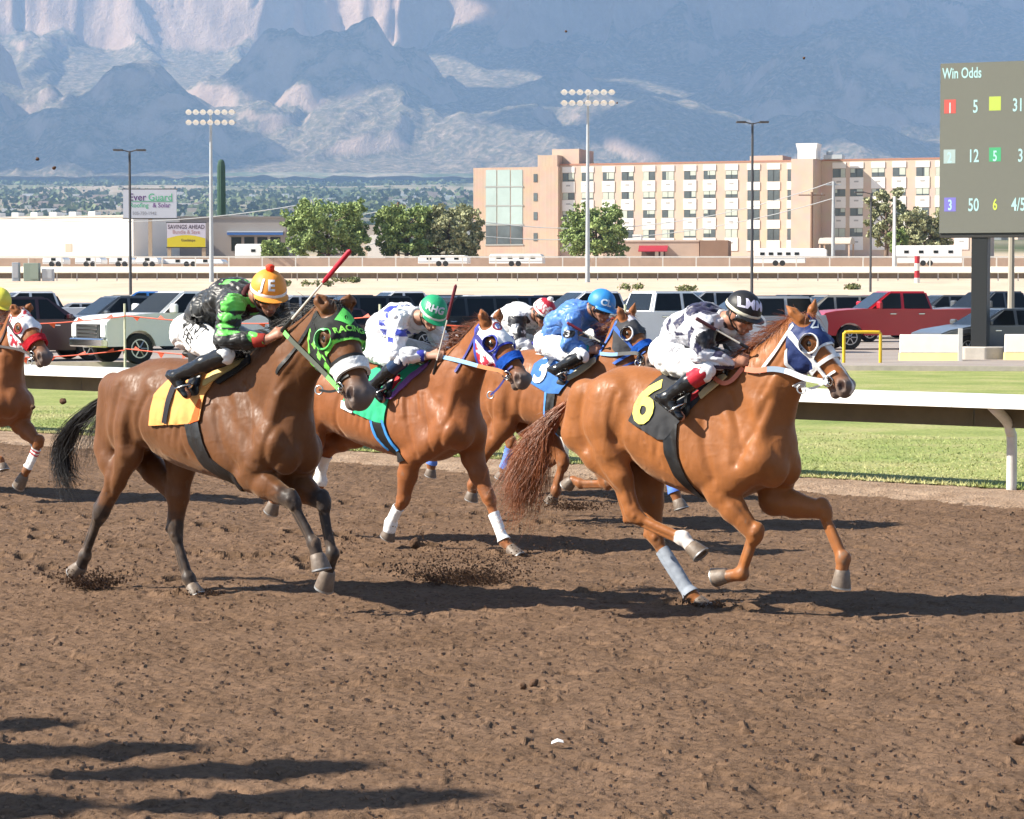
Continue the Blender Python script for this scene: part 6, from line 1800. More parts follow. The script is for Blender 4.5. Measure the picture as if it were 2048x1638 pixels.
def clear(info, u, v, y, gap=.018):
    """traced point, moved sideways until it is outside the horse"""
    p = info['fr'].px(u, v, y); sg = -1 if y < 0 else 1
    for _ in range(3):
        h = info['bvh'].ray_cast(Vector((p[0], sg * 1.2, p[2])), Vector((0, -sg, 0)), 1.2)
        if h[0] is None or sg * h[0][1] + gap < sg * p[1]: break
        p = info['fr'].px(u, v, h[0][1] + sg * (gap + .002))
    return p
def tack(info, t):
    S = (info['V'], info['N'], info['T']); root = info['root']; H = info['H']; q = info['q']
    # saddle cloth and number
    cl = shell('saddle_cloth', S, [region(pxpoly(info, t['cloth'], -.24) )], .012, cloth('cloth_' + t['id'], t['cloth_col']), root, .008, wave=.006, wfreq=11, seed=t['seed'])
    if cl and 'trim' in t:
        shell('cloth_trim', S, [region(pxpoly(info, t['trim'][1], -.24)), near_side], .022, cloth('trim_' + t['id'], t['trim'][0]), cl, .010)
    if cl and 'number' in t:
        txt, u, v, size, tilt, colr, bold = t['number']
        c = info['fr'].px(u, v, -.26); a = R(tilt)
        me = text_mesh(txt, size, bold, sub=.02, sx=.85)
        decal('number', me, info['bvh'], c, (math.cos(a), 0, math.sin(a)), (-math.sin(a), 0, math.cos(a)), cloth('num_' + t['id'], colr), cl, .030)
    g = shell('girth', S, [region(pxpoly(info, t['girth'], -.21))], .016, LEATHER, root, .010)
    if 'girth_edge' in t:
        for e in t['girth_edge'][1]:
            shell('girth_edging', S, [region(pxpoly(info, e, -.21)), near_side], .020, cloth('gedge_' + t['id'], t['girth_edge'][0]), g, .008)
    for cc in t.get('pads', []):
        for side in (near_side, far_side):
            shell('saddle_pad', S, [region(pxpoly(info, cc[1], cc[3] if len(cc) > 3 else -.20)), side], cc[2], cloth('pad_%.2f_%.2f' % (cc[0][0], cc[0][1]), cc[0]), root, .014)
    # small racing saddle under the rider
    sx, sz = info['fr'].px(*t['saddle'], 0.0)[[0, 2]]
    F = Field((sx - .30, -.27, sz - .34), (sx + .30, .27, sz + .14), .009)
    F.ecap((sx - .16, 0, sz + .015), (sx + .12, 0, sz + .01), (.035, .13), (.032, .12), .03)
    for sy in (-1, 1):
        F.ecap((sx + .0, sy * .13, sz - .04), (sx + .06, sy * .235, sz - .22), (.10, .018), (.07, .014), .03)
    V, Qd = F.mesh(1)
    link('saddle', mesh_np('saddle', V, Qd), LEATHER, root)
    # hood
    hd = None
    if 'hood' in t:
        h = t['hood']
        er = .046 * q
        eyes = [H(.192, .022, w * .09) for w in (-1, 1)]
        earb = [(H(.015, -.015, w * .05), info['P'](info['c']['earR' if w < 0 else 'earL'])) for w in (-1, 1)]
        def holes(V):
            d = np.full(len(V), -1.0)
            for e in eyes: d = np.maximum(d, h.get('eye', .05) - np.linalg.norm((V - e), axis=1))
            for a, b in earb:
                ab = b - a; tt = np.clip(((V - a) @ ab) / (ab @ ab), -.15, 1)
                d = np.maximum(d, .040 * q - np.linalg.norm(V - a - tt[:, None] * ab, axis=1))
            return d
        colf = None
        if 'paint' in h:
            def colf(V):
                s, v, w = info['Hinv'](V)
                c = np.tile(np.array(h['col']), (len(V), 1))
                for colr, fn in h['paint']:
                    m = fn(s, v, w); c[m] = colr
                return c
        hm = mat('hood_' + t['id'], h['col'], .55 if h.get('shiny') else .8, spec=.35, attr=colf is not None, var=.06, bump=.3, bscale=60, bump2=.4, b2scale=18, bdist=.004)
        hd = shell('blinker_hood', S, [hregion(info, h['poly']), holes], .008, hm, root, .006, wave=.003, wfreq=25, colf=colf)
        if 'trim' in h:
            shell('hood_trim', S, [lambda V: np.abs(hregion(info, h['poly'])(V)) - .009, lambda V: .10 - info['Hinv'](V)[0] if h.get('front_trim') else -np.ones(len(V)), holes], .013, cloth('htrim_' + t['id'], h['trim']), hd, .006)
        for mk_ in h.get('marks', []):
            txt, s_, v_, w_, size, rot, colr, sx = mk_
            a_ = R(rot); up_ = -info['e1'] * math.cos(a_) + info['e3'] * math.sin(a_); rt_ = info['e3'] * math.cos(a_) + info['e1'] * math.sin(a_)
            decal('emblem', text_mesh(txt, size, .002, sub=.02, sx=sx), info['bvh'], H(s_, v_, w_), rt_, up_, cloth('mark_%.2f_%.2f_%.2f' % colr, colr), hd, .016, .25)
        for w in (-1, 1):
            c = H(.192, .024, w * .092)
            nn = unit(info['e3'] * w + info['e1'] * -.0 - info['e2'] * .25)
            ring(c, nn, h.get('eye', .05) * 1.02, .008, cloth('rim_' + t['id'], h['rim']), 'eye_rim', hd, 26, 1.0)
            if h.get('cup'):
                # half cup blinker behind the eye
                u = unit(-info['e1'] - info['e2'] * (-.3)); u = unit(u - (u @ nn) * nn); w2 = np.cross(nn, u)
                vs = []; fs = []; na = 12
                for j, (rr, hh) in enumerate(((1.05, 0), (1.04, .018), (.93, .034), (.80, .040))):
                    for i in range(na + 1):
                        a = -1.5 + 3.0 * i / na
                        vs.append(c + nn * hh + h['eye'] * rr * (math.cos(a) * u + math.sin(a) * w2))
                for j in range(3):
                    for i in range(na):
                        a = j * (na + 1) + i; fs.append((a, a + 1, a + na + 2, a + na + 1))
                o = MB().add(vs, fs).build('blinker_cup', mat('cup_' + t['id'], h['cup'], .35), hd, smooth='all')
                md = o.modifiers.new('s', 'SOLIDIFY'); md.thickness = .003
    par = root
    # bridle straps
    bcol = cloth('bridle_' + t['id'], t['bridle'], .5)
    br = shell('bridle', S, [hregion(info, [(.02, .085), (.045, .06), (.26, .055), (.455, .078), (.455, .100), (.255, .082), (.05, .095)])], .014, bcol, root, .008)
    if 'hood' not in t: shell('browband', S, [band(info, .085, .112, -.3, .075, -.3)], .014, bcol, br or root, .008)
    shell('noseband', S, [band(info, .325, .352, -.3, .3, -.15)], .013, bcol, br or root, .008)
    shell('throat_latch', S, [hregion(info, [(.0, .03), (.022, .03), (.10, .36), (.078, .36)])], .013, bcol, br or root, .008)
    shell('chin_strap', S, [band(info, .43, .447, .02, .3, -.3)], .011, bcol, br or root, .006)
    if 'roll' in t:
        shell('shadow_roll', S, [band(info, .335 + t.get('roll_s', 0), .405 + t.get('roll_s', 0), -.3, .085, -.1)], .030, mat('roll_' + t['id'], t['roll'], .95, spec=.1, var=.15, vscale=60, bump=.9, bscale=220, bdist=.006), root, .024, wave=.005, wfreq=40)
    for w in (-1, 1):
        ring(H(.462, .088, w * .062), info['e3'] * w + info['e1'] * .25, .033, .0055, STEEL, 'bit_ring', br or root, 18)
        mb = MB(); mb.tube([H(.45, .085, w * .058), H(.475, .095, w * .066), H(.50, .10, w * .05)], .007, 6); mb.build('bit_cheek', STEEL, br or root, smooth='all')
    mb = MB(); mb.tube([H(.463, .088, -.06), H(.468, .098, 0), H(.463, .088, .06)], .007, 6); mb.build('bit', STEEL, br or root, smooth='all')
    # hanging lead strap and ring under the chin
    hang = info['fr'].px(*t['ring'])
    j0 = H(.44, .115, -.03)
    ribbon([j0, (j0 + hang) / 2 + arr(0, 0, -.015), hang], .016, .003, (0, 0, 1), 10).build('curb_strap', bcol, br or root)
    ring(hang, (0.3, -1, .1), .028, .005, mat('strap_ring', (.55, .55, .55), .3, metal=.8), 'strap_ring', br or root, 16)
    # reins
    for w, key in ((-1, 'rein'), (1, 'rein_far')):
        if key not in t: continue
        pts = [H(.465, .092, w * .066)] + [clear(info, *p) for p in t[key]]
        P = catmull(np.array(pts), 40)
        cols = t['rein_cols']; n = len(cols)
        prev = None
        for i, (a, colr) in enumerate(cols):
            b = cols[i + 1][0] if i + 1 < n else 1.0
            sub = P[int(a * 39):int(b * 39) + 1]
            if len(sub) < 2: continue
            o = ribbon(sub, t.get('rein_w', .024), .004, (0, .25, 1), max(4, len(sub))).build('rein' if prev is None else 'rein_grip', cloth('rein_%.2f_%.2f_%.2f' % tuple(colr), colr, .7), (br or root) if prev is None else prev)
            if prev is None: prev = o
    # leg wraps
    for k, t0, t1, colr in t.get('wraps', []):
        shell('leg_wrap', S, [legband(info, k, t0, t1)], .009, cloth('wrap_%.2f_%.2f' % (colr[0], colr[2]), colr, .85), root, .007, wave=.002, wfreq=40)
    # mane
    c = info['c']; d1 = c['n1'][3]
    crest = info['crest']
    def top_of(p, d):
        h = info['bvh'].ray_cast(Vector(p + d * .5), Vector(-d), .9)
        return np.array(h[0]) if h[0] is not None else p
    roots = [info['H'](-.0, -.045), info['N1'] * .45 + info['H'](.0, -.045) * .55 + crest * .06, info['N1'] + crest * (d1 - .02), (info['N1'] + info['W']) / 2 + crest * (d1 * .42), info['W'] + arr(.10, 0, .0)]
    roots = [top_of(roots[0], unit(-info['e2'] - info['e1'] * .6))] + [top_of(r_, unit(crest + arr(0, 0, .6))) for r_ in roots[1:]]
    roots = [r_ + arr(0, 0, -.004) for r_ in roots]
    hair(info, roots, t.get('mane_dir', (-.8, -.25, .15)), 'mane', t['hair'], t.get('mane_n', 420), t.get('mane_len', .16), .0026, .16, t['seed'], droop=.45)
    hair(info, [H(-.01, -.05, -.03), H(.0, -.055, .03)], info['e1'] * .6 + arr(-.1, -.1, .1), 'forelock', t['hair'], 45, .08, .0022, .22, t['seed'] + 1, droop=.2)
    if 'tail' in t:
        for i, tl in enumerate(t['tail']):
            tail(info, tl['px'], t['hair'], tl['n'], tl['s0'], tl['s1'], t['seed'] + 3 + i, curl=tl.get('curl', .03), r0=tl.get('r0', .0032), name='tail' if i == 0 else 'tail_lock')
    return br
# ---------------------------------------------------------------- jockeys
SKIN = None
def helmet(j, c, fwd, up, r, root, colr, tid, bandc=None, letters=None, pom=None, tilt_letters=(.75, -.62), paint=None):
    f = unit(fwd); u = unit(np.asarray(up) - (np.asarray(up) @ f) * f); l = np.cross(u, f)
    def X(x, y, z): return c + f * x + l * y + u * z
    a, b, h = r * 1.13, r * .94, r * 1.02
    nu, nv = 40, 16
    vs = []; fs = []
    for i in range(nv + 1):
        ph = i / nv * (math.pi / 2 + .22)
        for k in range(nu):
            th = 2 * math.pi * k / nu
            w = 1 + .010 * math.sin(th * 7 + ph * 3) * math.sin(ph * 2) + .006 * math.sin(th * 13 + 1)
            vs.append(X(a * math.sin(ph) * math.cos(th) * w, b * math.sin(ph) * math.sin(th) * w, h * math.cos(ph)))
    for i in range(nv):
        for k in range(nu):
            p, q = i * nu + k, i * nu + (k + 1) % nu
            fs.append((p, p + nu, q + nu, q))
    vs0 = list(vs)
    hm = mat('helmet_' + tid, colr, .5, spec=.35, attr=paint is not None, var=.05, bump=.2, bscale=30, bdist=.01)
    mb = MB().add(vs, fs)
    me = mb.mesh('helmet', smooth='all')
    if paint is not None:
        V = np.array(vs0); cc = np.tile(np.array(colr), (len(V), 1)); loc = np.stack([(V - c) @ f, (V - c) @ l, (V - c) @ u], 1) / r
        for col2, fn in paint: cc[fn(loc)] = col2
        ca = me.attributes.new('Col', 'FLOAT_COLOR', 'POINT'); c4 = np.ones((len(V), 4), np.float32); c4[:, :3] = cc
        ca.data.foreach_set('color', c4.ravel())
    o = link('helmet', me, hm, root)
    md = o.modifiers.new('s', 'SOLIDIFY'); md.thickness = .008; md.offset = -1
    # peak
    vs = []; fs = []; n = 18
    for k in range(n + 1):
        th = -1.25 + 2.5 * k / n
        e = math.cos(th / 1.25 * math.pi / 2) ** .6
        for rr, zz in ((.98, -.10), (1 + .34 * e, -.20 - .05 * e), (1 + .33 * e, -.235 - .05 * e), (.97, -.14)):
            vs.append(X(a * rr * math.cos(th), b * rr * math.sin(th), h * zz))
    for k in range(n):
        for m in range(4):
            p, q = k * 4 + m, k * 4 + (m + 1) % 4
            fs.append((p, q, q + 4, p + 4))
    MB().add(vs, fs).build('helmet_peak', hm, o, smooth=True)
    if bandc is not None:
        vs = []; fs = []; n = 48
        for k in range(n):
            th = 2 * math.pi * k / n
            for rr, zz in ((1.005, .13), (1.025, .10), (1.03, -.04), (1.005, -.08)):
                q = math.sqrt(max(0, 1 - zz * zz))
                vs.append(X(a * rr * q * math.cos(th), b * rr * q * math.sin(th), h * (zz - .05 - .06 * math.cos(th))))
        for k in range(n):
            k2 = (k + 1) % n
            for m in range(3):
                fs.append((k * 4 + m, k2 * 4 + m, k2 * 4 + m + 1, k * 4 + m + 1))
        MB().add(vs, fs).build('helmet_band', cloth('hband_%.2f' % bandc[0], bandc), o, smooth='all')
    bv = BVHTree.FromPolygons([tuple(map(float, p)) for p in vs0], [tuple(g) for g in MB().add(vs0, [(i * nu + k, (i + 1) * nu + k, (i + 1) * nu + (k + 1) % nu, i * nu + (k + 1) % nu) for i in range(nv) for k in range(nu)]).f])
    for txt, size, dirv, colt, dz in (letters or []):
        dv = unit(f * dirv[0] + l * dirv[1] + u * dirv[2])
        upv = unit(u - (u @ dv) * dv); rt = np.cross(upv, dv)
        me = text_mesh(txt, size, .003, sub=.015)
        decal('lettering', me, bv, c + u * dz, rt, upv, cloth('let_%.2f_%.2f' % (colt[0], colt[2]), colt), o, .004, .4)
    if pom is not None:
        F = Field((-.05,) * 3, (.05,) * 3, .005); F.ball((0, 0, 0), (.03, .03, .028), .01); F.noise(.008, 60, 3, 2)
        V, Q = F.mesh(1)
        V = V + X(.02 * r, 0, h * 1.12)
        link('pompom', mesh_np('pompom', V, Q), cloth('pom_%.2f_%.2f' % (pom[0], pom[1]), pom), o)
    return o, X, f, l, u
def folds(V, Q, seed, amp):
    """sharp creases and soft billows of thin cloth"""
    T = tri_of(Q); N = vnormals(V, T)
    w = .8 * fbm(V[:, 0] * 5, V[:, 1] * 5, V[:, 2] * 5 + .2, 2, seed)
    a = np.abs(vnoise(V[:, 0] * 8 + w * 2, V[:, 1] * 11 + w, V[:, 2] * 8 - w * 2 + .4, seed + 1)); b = np.abs(vnoise(V[:, 0] * 19 + w * 3, V[:, 1] * 15, V[:, 2] * 19 + w * 3 + .4, seed + 2))
    d = -amp * np.exp(-(a / .16) ** 2) - .4 * amp * np.exp(-(b / .2) ** 2) + amp * .45
    V = (V + N * d[:, None]).astype(np.float32)
    return V, vnormals(V, T)
def jockey(info, j):
    fr = info['fr']; P = lambda t: fr.px(*t)
    root = empty('person', fr.O, fr.rz, j['label'], 'person', 'jockeys riding in the race')
    hc = P(j['head']); r = j.get('r', .122)
    f0 = unit(j.get('fwd', (1, -.25, -.45))); up0 = unit(j.get('up', (.35, 0, 1)))
    J = {k: (clear(info, *v, gap=.034) if k[:2] in ('ha', 'wr') else P(v)) for k, v in j['pts'].items()}
    # mirror missing left joints
    for a in ('sh', 'el', 'ha', 'kn', 'an', 'to', 'hip', 'wr'):
        if a + 'L' not in J and a + 'R' in J:
            J[a + 'L'] = J[a + 'R'] * arr(1, -1, 1)
    l0 = np.cross(unit(up0 - (up0 @ f0) * f0), f0); u0 = np.cross(f0, l0)
    allp = np.array(list(J.values()) + [hc])
    lo, hi = allp.min(0) - .24, allp.max(0) + .24
    # skin body
    res = j.get('res', .0068)
    F = Field(lo, hi, res)
    X = lambda x, y, z: hc + f0 * x * r / .122 + l0 * y * r / .122 + u0 * z * r / .122
    F.ball(X(0, 0, -.01), .088, .02)
    F.ecap(X(.02, 0, -.03), X(.045, 0, -.10), (.07, .062), (.05, .046), .03)              # face
    F.ecap(X(.055, 0, -.115), X(.062, 0, -.138), (.032, .03), (.022, .024), .02)           # chin
    F.ecap(X(.094, 0, -.045), X(.118, 0, -.082), (.010, .010), (.015, .015), .012)         # nose
    F.ecap(X(.085, -.012, -.09), X(.112, -.0, -.086), .010, .012, .01)
    for sy in (-1, 1):
        F.ball(X(.062, sy * .045, -.07), .024, .02)                                        # cheek
        F.ecap(X(.088, sy * .015, -.028), X(.075, sy * .05, -.030), .010, .010, .012)      # brow
        F.ball(X(-.01, sy * .078, -.05), (.018, .012, .028), .008)                         # ear
        F.ball(X(.098, sy * .032, -.045), .012, .012, op='s')
    F.ecap(X(.094, -.022, -.112), X(.094, .022, -.112), .006, .006, .008)                  # lips
    F.ecap(X(.096, -.02, -.121), X(.096, .02, -.121), .006, .006, .008)
    nk = J['neck']
    F.ecap(X(-.02, 0, -.06), nk, .055, .062, .04)
    ch, ws, pv = J['chest'], J['waist'], J['pelvis']
    F.chain([nk, ch, ws, pv], [(.07, .08), (.10, .14), (.085, .12), (.09, .13)], .06)
    for s in 'RL':
        sy = -1 if s == 'R' else 1
        F.ecap(ch * .5 + nk * .5 + arr(0, sy * .05, 0), J['sh' + s], .06, .055, .05)
        F.chain([J['sh' + s], J['el' + s], J['wr' + s]], [.052, .042, .028], .03)
        wr, ha = J['wr' + s], J['ha' + s]
        d = unit(ha - wr); ax = unit(arr(0, 0, 1) - (arr(0, 0, 1) @ d) * d); ax = unit(ax * .85 + arr(0, -sy * .5, 0)); pn = unit(np.cross(d, ax))
        if pn[1] * sy > 0: pn = -pn                                                         # palm faces the neck
        F.ecap(wr, ha, (.030, .024), (.036, .022), .02, lat=pn)
        for i in range(4):
            kb = ha + ax * (.030 - .020 * i) + d * (.012 - .003 * abs(i - 1))
            k1 = kb + d * .030 + pn * .008; k2 = k1 + pn * .028 - d * .010; k3 = k2 - d * .024 + pn * .002
            F.ecap(kb, k1, .0105, .010, .006); F.ecap(k1, k2, .010, .0095, .006); F.ecap(k2, k3, .0095, .008, .006)
        tb = wr + (ha - wr) * .5 + ax * .030
        F.ecap(tb, tb + ax * .018 + d * .035, .013, .011, .01); F.ecap(tb + ax * .018 + d * .035, tb + d * .062 + pn * .016 + ax * .01, .011, .009, .006)
        hip, kn, an = J['hip' + s], J['kn' + s], J['an' + s]
        F.chain([hip, kn], [.075, .042], .04); F.chain([kn, an], [.044, .034], .03)
        F.chain([an, J['to' + s]], [.035, .028], .02)
    V, Q = F.mesh(1)
    T = tri_of(Q)
    sk = np.tile(np.array(j.get('skin', (.42, .20, .125))), (len(V), 1))
    sk *= (1 + .10 * fbm(V[:, 0] * 18, V[:, 1] * 18, V[:, 2] * 18 + .1, 2, 3))[:, None]
    lv = np.stack([(V - hc) @ f0, (V - hc) @ l0, (V - hc) @ u0], 1) * .122 / r
    beard = np.clip(1.3 - np.linalg.norm((lv - arr(.07, 0, -.125)) / arr(.05, .055, .035), axis=1), 0, 1) * j.get('beard', .5)
    sk = sk * (1 - beard[:, None]) + np.array((.06, .04, .035)) * beard[:, None]
    lips = np.exp(-(((lv[:, 0] - .1) / .015) ** 2 + (lv[:, 1] / .02) ** 2 + ((lv[:, 2] + .116) / .01) ** 2))[:, None]
    sk = sk * (1 - .6 * lips) + np.array((.25, .07, .055)) * .6 * lips
    hairm = ((lv[:, 0] < .035) & (lv[:, 2] > -.075) & (np.linalg.norm(lv, axis=1) < .125))[:, None] * 1.0
    hairm *= (np.abs(lv[:, 1]) < .084)[:, None]
    sk = sk * (1 - hairm) + np.array((.02, .015, .012)) * hairm
    skm = mat('skin', rough=.5, spec=.4, attr=True, var=.06, vscale=40, bump=.1, bscale=120, bdist=.002)
    link('body', mesh_np('body', V, Q, True, sk), skm, root)
    # jacket
    F = Field(lo, hi, res)
    w = j.get('bulk', 1.0)
    F.chain([nk + arr(-.02, 0, -.02), ch, ws], [(.105, .12), (.135 * w, .19 * w), (.125 * w, .165 * w)], .06)
    F.ecap(ws, ws * .35 + pv * .65, (.125 * w, .165 * w), (.115, .15), .06)
    F.ecap(ch + J.get('hump', arr(0, 0, 0)) * 0 + arr(-.02, 0, .03), ws + arr(0, 0, .03), (.11, .13), (.10, .12), .05)
    for s in 'RL':
        sy = -1 if s == 'R' else 1
        F.ecap(ch * .5 + nk * .5 + arr(0, sy * .08, 0), J['sh' + s], .085, .082, .05)
        sh, el, wr = J['sh' + s], J['el' + s], J['wr' + s]
        F.chain([sh, sh * .5 + el * .5], [.082, .075], .04)
        F.chain([sh * .5 + el * .5, el, el * .45 + wr * .55, wr + (el - wr) * .06], [.075, .064, .056, .036], .03)
    F.ball(X(-.01, 0, -.04), .10, .01, op='s')
    F.noise(.012, 9, j['seed'], 2); F.noise(.0065, 26, j['seed'] + 5, 2)
    V, Q = F.mesh(1); V, N = folds(V, Q, j['seed'], .012); T = tri_of(Q)
    cj = np.tile(np.array(j['silk']), (len(V), 1))
    for colr, poly, yy in j.get('paint', []):
        pl = [(lambda q: (q[0], q[2]))(fr.px(u, v, yy)) for u, v in poly]
        m = (poly_sd(V[:, 0], V[:, 2], pl) < 0)
        if yy < 0: m &= (V[:, 1] < .09)
        cj[m] = colr
    if 'paintf' in j: j['paintf'](V, N, cj, J)
    sm = mat('silk', rough=.42, spec=.4, attr=True, var=.05, bump=.35, bscale=26, bdist=.012, bump2=.35, b2scale=9, sheen=.15)
    jk = link('silks_jacket', mesh_np('silks_jacket', V, Q, True, cj), sm, root)
    jbv = BVHTree.FromPolygons([tuple(map(float, p)) for p in V], [tuple(map(int, t)) for t in T])
    # cuffs
    if 'cuff' in j:
        for s in 'RL':
            el, wr = J['el' + s], J['wr' + s]
            mb = MB(); pts = [wr + (el - wr) * q for q in (.0, .06, .16, .26, .30)]
            mb.tube(pts, [.038, .046, .047, .050, .040], 14, cap=False); mb.build('cuff', cloth('cuff_%.2f_%.2f' % (j['cuff'][0], j['cuff'][2]), j['cuff']), jk, smooth='all')
    # breeches
    F = Field(lo, hi, res)
    F.ecap(pv + arr(-.02, -.06, .0), pv + arr(-.02, .06, .0), .112, .112, .05)
    F.ecap(ws * .55 + pv * .45, pv, (.105, .145), (.13, .155), .05)
    for s in 'RL':
        F.chain([J['hip' + s], J['hip' + s] * .5 + J['kn' + s] * .5, J['kn' + s]], [(.118, .105), (.090, .083), (.062, .060)], .04)
        F.ecap(J['kn' + s], J['kn' + s] * .85 + J['an' + s] * .15, .060, .056, .02)
    F.noise(.010, 8, j['seed'] + 2, 2); F.noise(.005, 24, j['seed'] + 8, 2)
    V, Q = F.mesh(1); V, N = folds(V, Q, j['seed'] + 3, .008); T = tri_of(Q)
    pm = mat('breeches_' + j['id'], j.get('breeches', (.80, .80, .79)), .7, spec=.2, var=.03, bump=.25, bscale=30, bdist=.008, sheen=.2)
    bx = link('breeches', mesh_np('breeches', V, Q), pm, root)
    bbv = BVHTree.FromPolygons([tuple(map(float, p)) for p in V], [tuple(map(int, t)) for t in T])
    for txt, u, v, size, tilt, colt in j.get('pant_text', []):
        c = fr.px(u, v, -.22); a = R(tilt)
        decal('lettering', text_mesh(txt, size, .001, sub=.02, sx=.8), bbv, c, (math.cos(a), 0, math.sin(a)), (-math.sin(a), 0, math.cos(a)), cloth('let_%.2f_%.2f' % (colt[0], colt[2]), colt), bx, .003, .3)
    for txt, u, v, size, tilt, colt in j.get('silk_text', []):
        c = fr.px(u, v, -.26); a = R(tilt)
        decal('lettering', text_mesh(txt, size, .002, sub=.02), jbv, c, (math.cos(a), 0, math.sin(a)), (-math.sin(a), 0, math.cos(a)), cloth('let_%.2f_%.2f' % (colt[0], colt[2]), colt), jk, .005, .3)
    # boots
    for s in 'RL':
        kn, an, to = J['kn' + s], J['an' + s], J['to' + s]
        F = Field(np.minimum(np.minimum(kn, an), to) - .12, np.maximum(np.maximum(kn, an), to) + .12, .0065)
        b0 = kn * .95 + an * .05
        F.chain([b0, b0 * .6 + an * .4, an], [.068, .060, .044], .02)
        d = unit(to - an); sd = unit(np.cross(an - kn, d)); 
        F.ecap(an, to, (.042, .040), (.026, .036), .02)
        heel = an + unit(an - kn) * .035 - d * .035
        F.ecap(an, heel, .040, .030, .02)
        F.ecap(heel + unit(an - kn) * .022, to + unit(an - kn) * .012, (.010, .030), (.010, .034), .004)
        F.noise(.003, 20, 4, 2)
        V, Q = F.mesh(1)
        cb = np.tile(np.array((.012, .012, .013)), (len(V), 1))
        if 'boot_top' in j:
            t = ((V - b0) @ (an - b0)) / ((an - b0) @ (an - b0)); cb[t < .30] = j['boot_top']
        bo = link('boot', mesh_np('boot', V, Q, True, cb), mat('boot', rough=.22, spec=.5, attr=True, var=.1, bump=.15, bscale=25, bdist=.006), root)
        # stirrup iron
        c = to * .62 + an * .38 + unit(an - kn) * .012
        w_ = arr(0, 1, 0); upv = unit(kn - an) 
        pts = [c + w_ * .055 * a + upv * b for a, b in ((-1, -.005), (-1, .03), (-.7, .075), (0, .10), (.7, .075), (1, .03), (1, -.005), (-1, -.005))]
        mb = MB(); mb.tube(pts, .006, 6); st = mb.build('stirrup', STEEL, bo, smooth='all')
        lt = [c + upv * .10, (c + upv * .1) * .5 + (J['hip' + s] * .35 + kn * .65) * .5 + arr(0, -.03 if s == 'R' else .03, 0), J['hip' + s] * .4 + kn * .6]
        ribbon(lt, .02, .004, (1, 0, 0), 10).build('stirrup_leather', LEATHER, bo)
    # helmet, goggles, collar
    h = j['helmet']
    ho, HX, f, l, u = helmet(j, hc + u0 * .012, f0, u0, r, root, h['col'], j['id'], h.get('band'), h.get('letters'), h.get('pom'), paint=h.get('paint'))
    vs = []; fs = []; n = 20
    for k in range(n + 1):
        th = -1.35 + 2.7 * k / n
        nose = math.exp(-(th / .16) ** 2)
        for rr, zz in ((.098, -.018), (.110 - .0 * nose, -.026), (.110, -.055 + .014 * nose), (.097, -.064 + .018 * nose)):
            vs.append(X(rr * math.cos(th) + .004, rr * math.sin(th) * .88, zz))
    for k in range(n):
        for m in range(3): fs.append((k * 4 + m, k * 4 + m + 1, k * 4 + m + 5, k * 4 + m + 4))
    go = MB().add(vs, fs).build('goggles', mat('goggle_lens', (.012, .012, .014), .08, coat=1.0), root, smooth='all')
    md = go.modifiers.new('s', 'SOLIDIFY'); md.thickness = .004
    mb = MB(); mb.tube([X(-.02, s_ * .088, z_) for s_, z_ in ((-1, -.02), (-1, -.07))] + [X(.02, -.07, -.115), X(.055, -.02, -.145), X(.055, .02, -.145), X(.02, .07, -.115), X(-.02, .088, -.05)], .007, 6)
    mb.build('chin_strap', LEATHER, ho, smooth='all')
    if 'collar' in j:
        ring(nk * .72 + hc * .28 + arr(-.015, 0, -.02), unit(hc - nk), .075, .026, cloth('collar_%.2f_%.2f' % (j['collar'][0], j['collar'][1]), j['collar']), 'collar', jk, 20)
    return dict(root=root, J=J, X=X, fr=fr)
def whip(info, a, b, label, grip=(.25, .02, .03), r=.007):
    fr = info['fr']; A, B = fr.px(*a), fr.px(*b)
    root = empty('riding_whip', fr.O, fr.rz, label, 'whip', 'whips carried by the jockeys')
    ax = B - A
    mb = MB(); mb.tube([A, A + ax * .62], [r * 1.1, r * .7], 8); mb.build('shaft', mat('whip_shaft', (.62, .58, .50), .5, var=.2), root, smooth=True)
    mb = MB(); mb.tube([A + ax * .60, A + ax * .64, A + ax * .98, B], [r, r * 1.7, r * 1.9, r * .8], 8); mb.build('popper', cloth('popper_%.2f' % grip[0], grip, .5), root, smooth=True)
    mb = MB(); mb.tube([A - ax * .02, A, A + ax * .14], [r * 1.6, r * 1.9, r * 1.3], 8); mb.build('handle', LEATHER, root, smooth=True)
    return root
def zc(sc, ox, oy):
    return lambda *p: [(ox + a / sc, oy + b / sc) for a, b in p]
z6 = zc(3.657, 1200, 540); z1 = zc(3.938, 280, 480); z4 = zc(5.12, 640, 540); z3 = zc(3.275, 900, 540)
WHITE = (.80, .80, .79)
HOODPOLY = [(.0, -.12), (.275, -.12), (.25, .0), (.275, .055), (.33, .11), (.27, .21), (.17, .21), (.06, .12), (-.01, .05)]
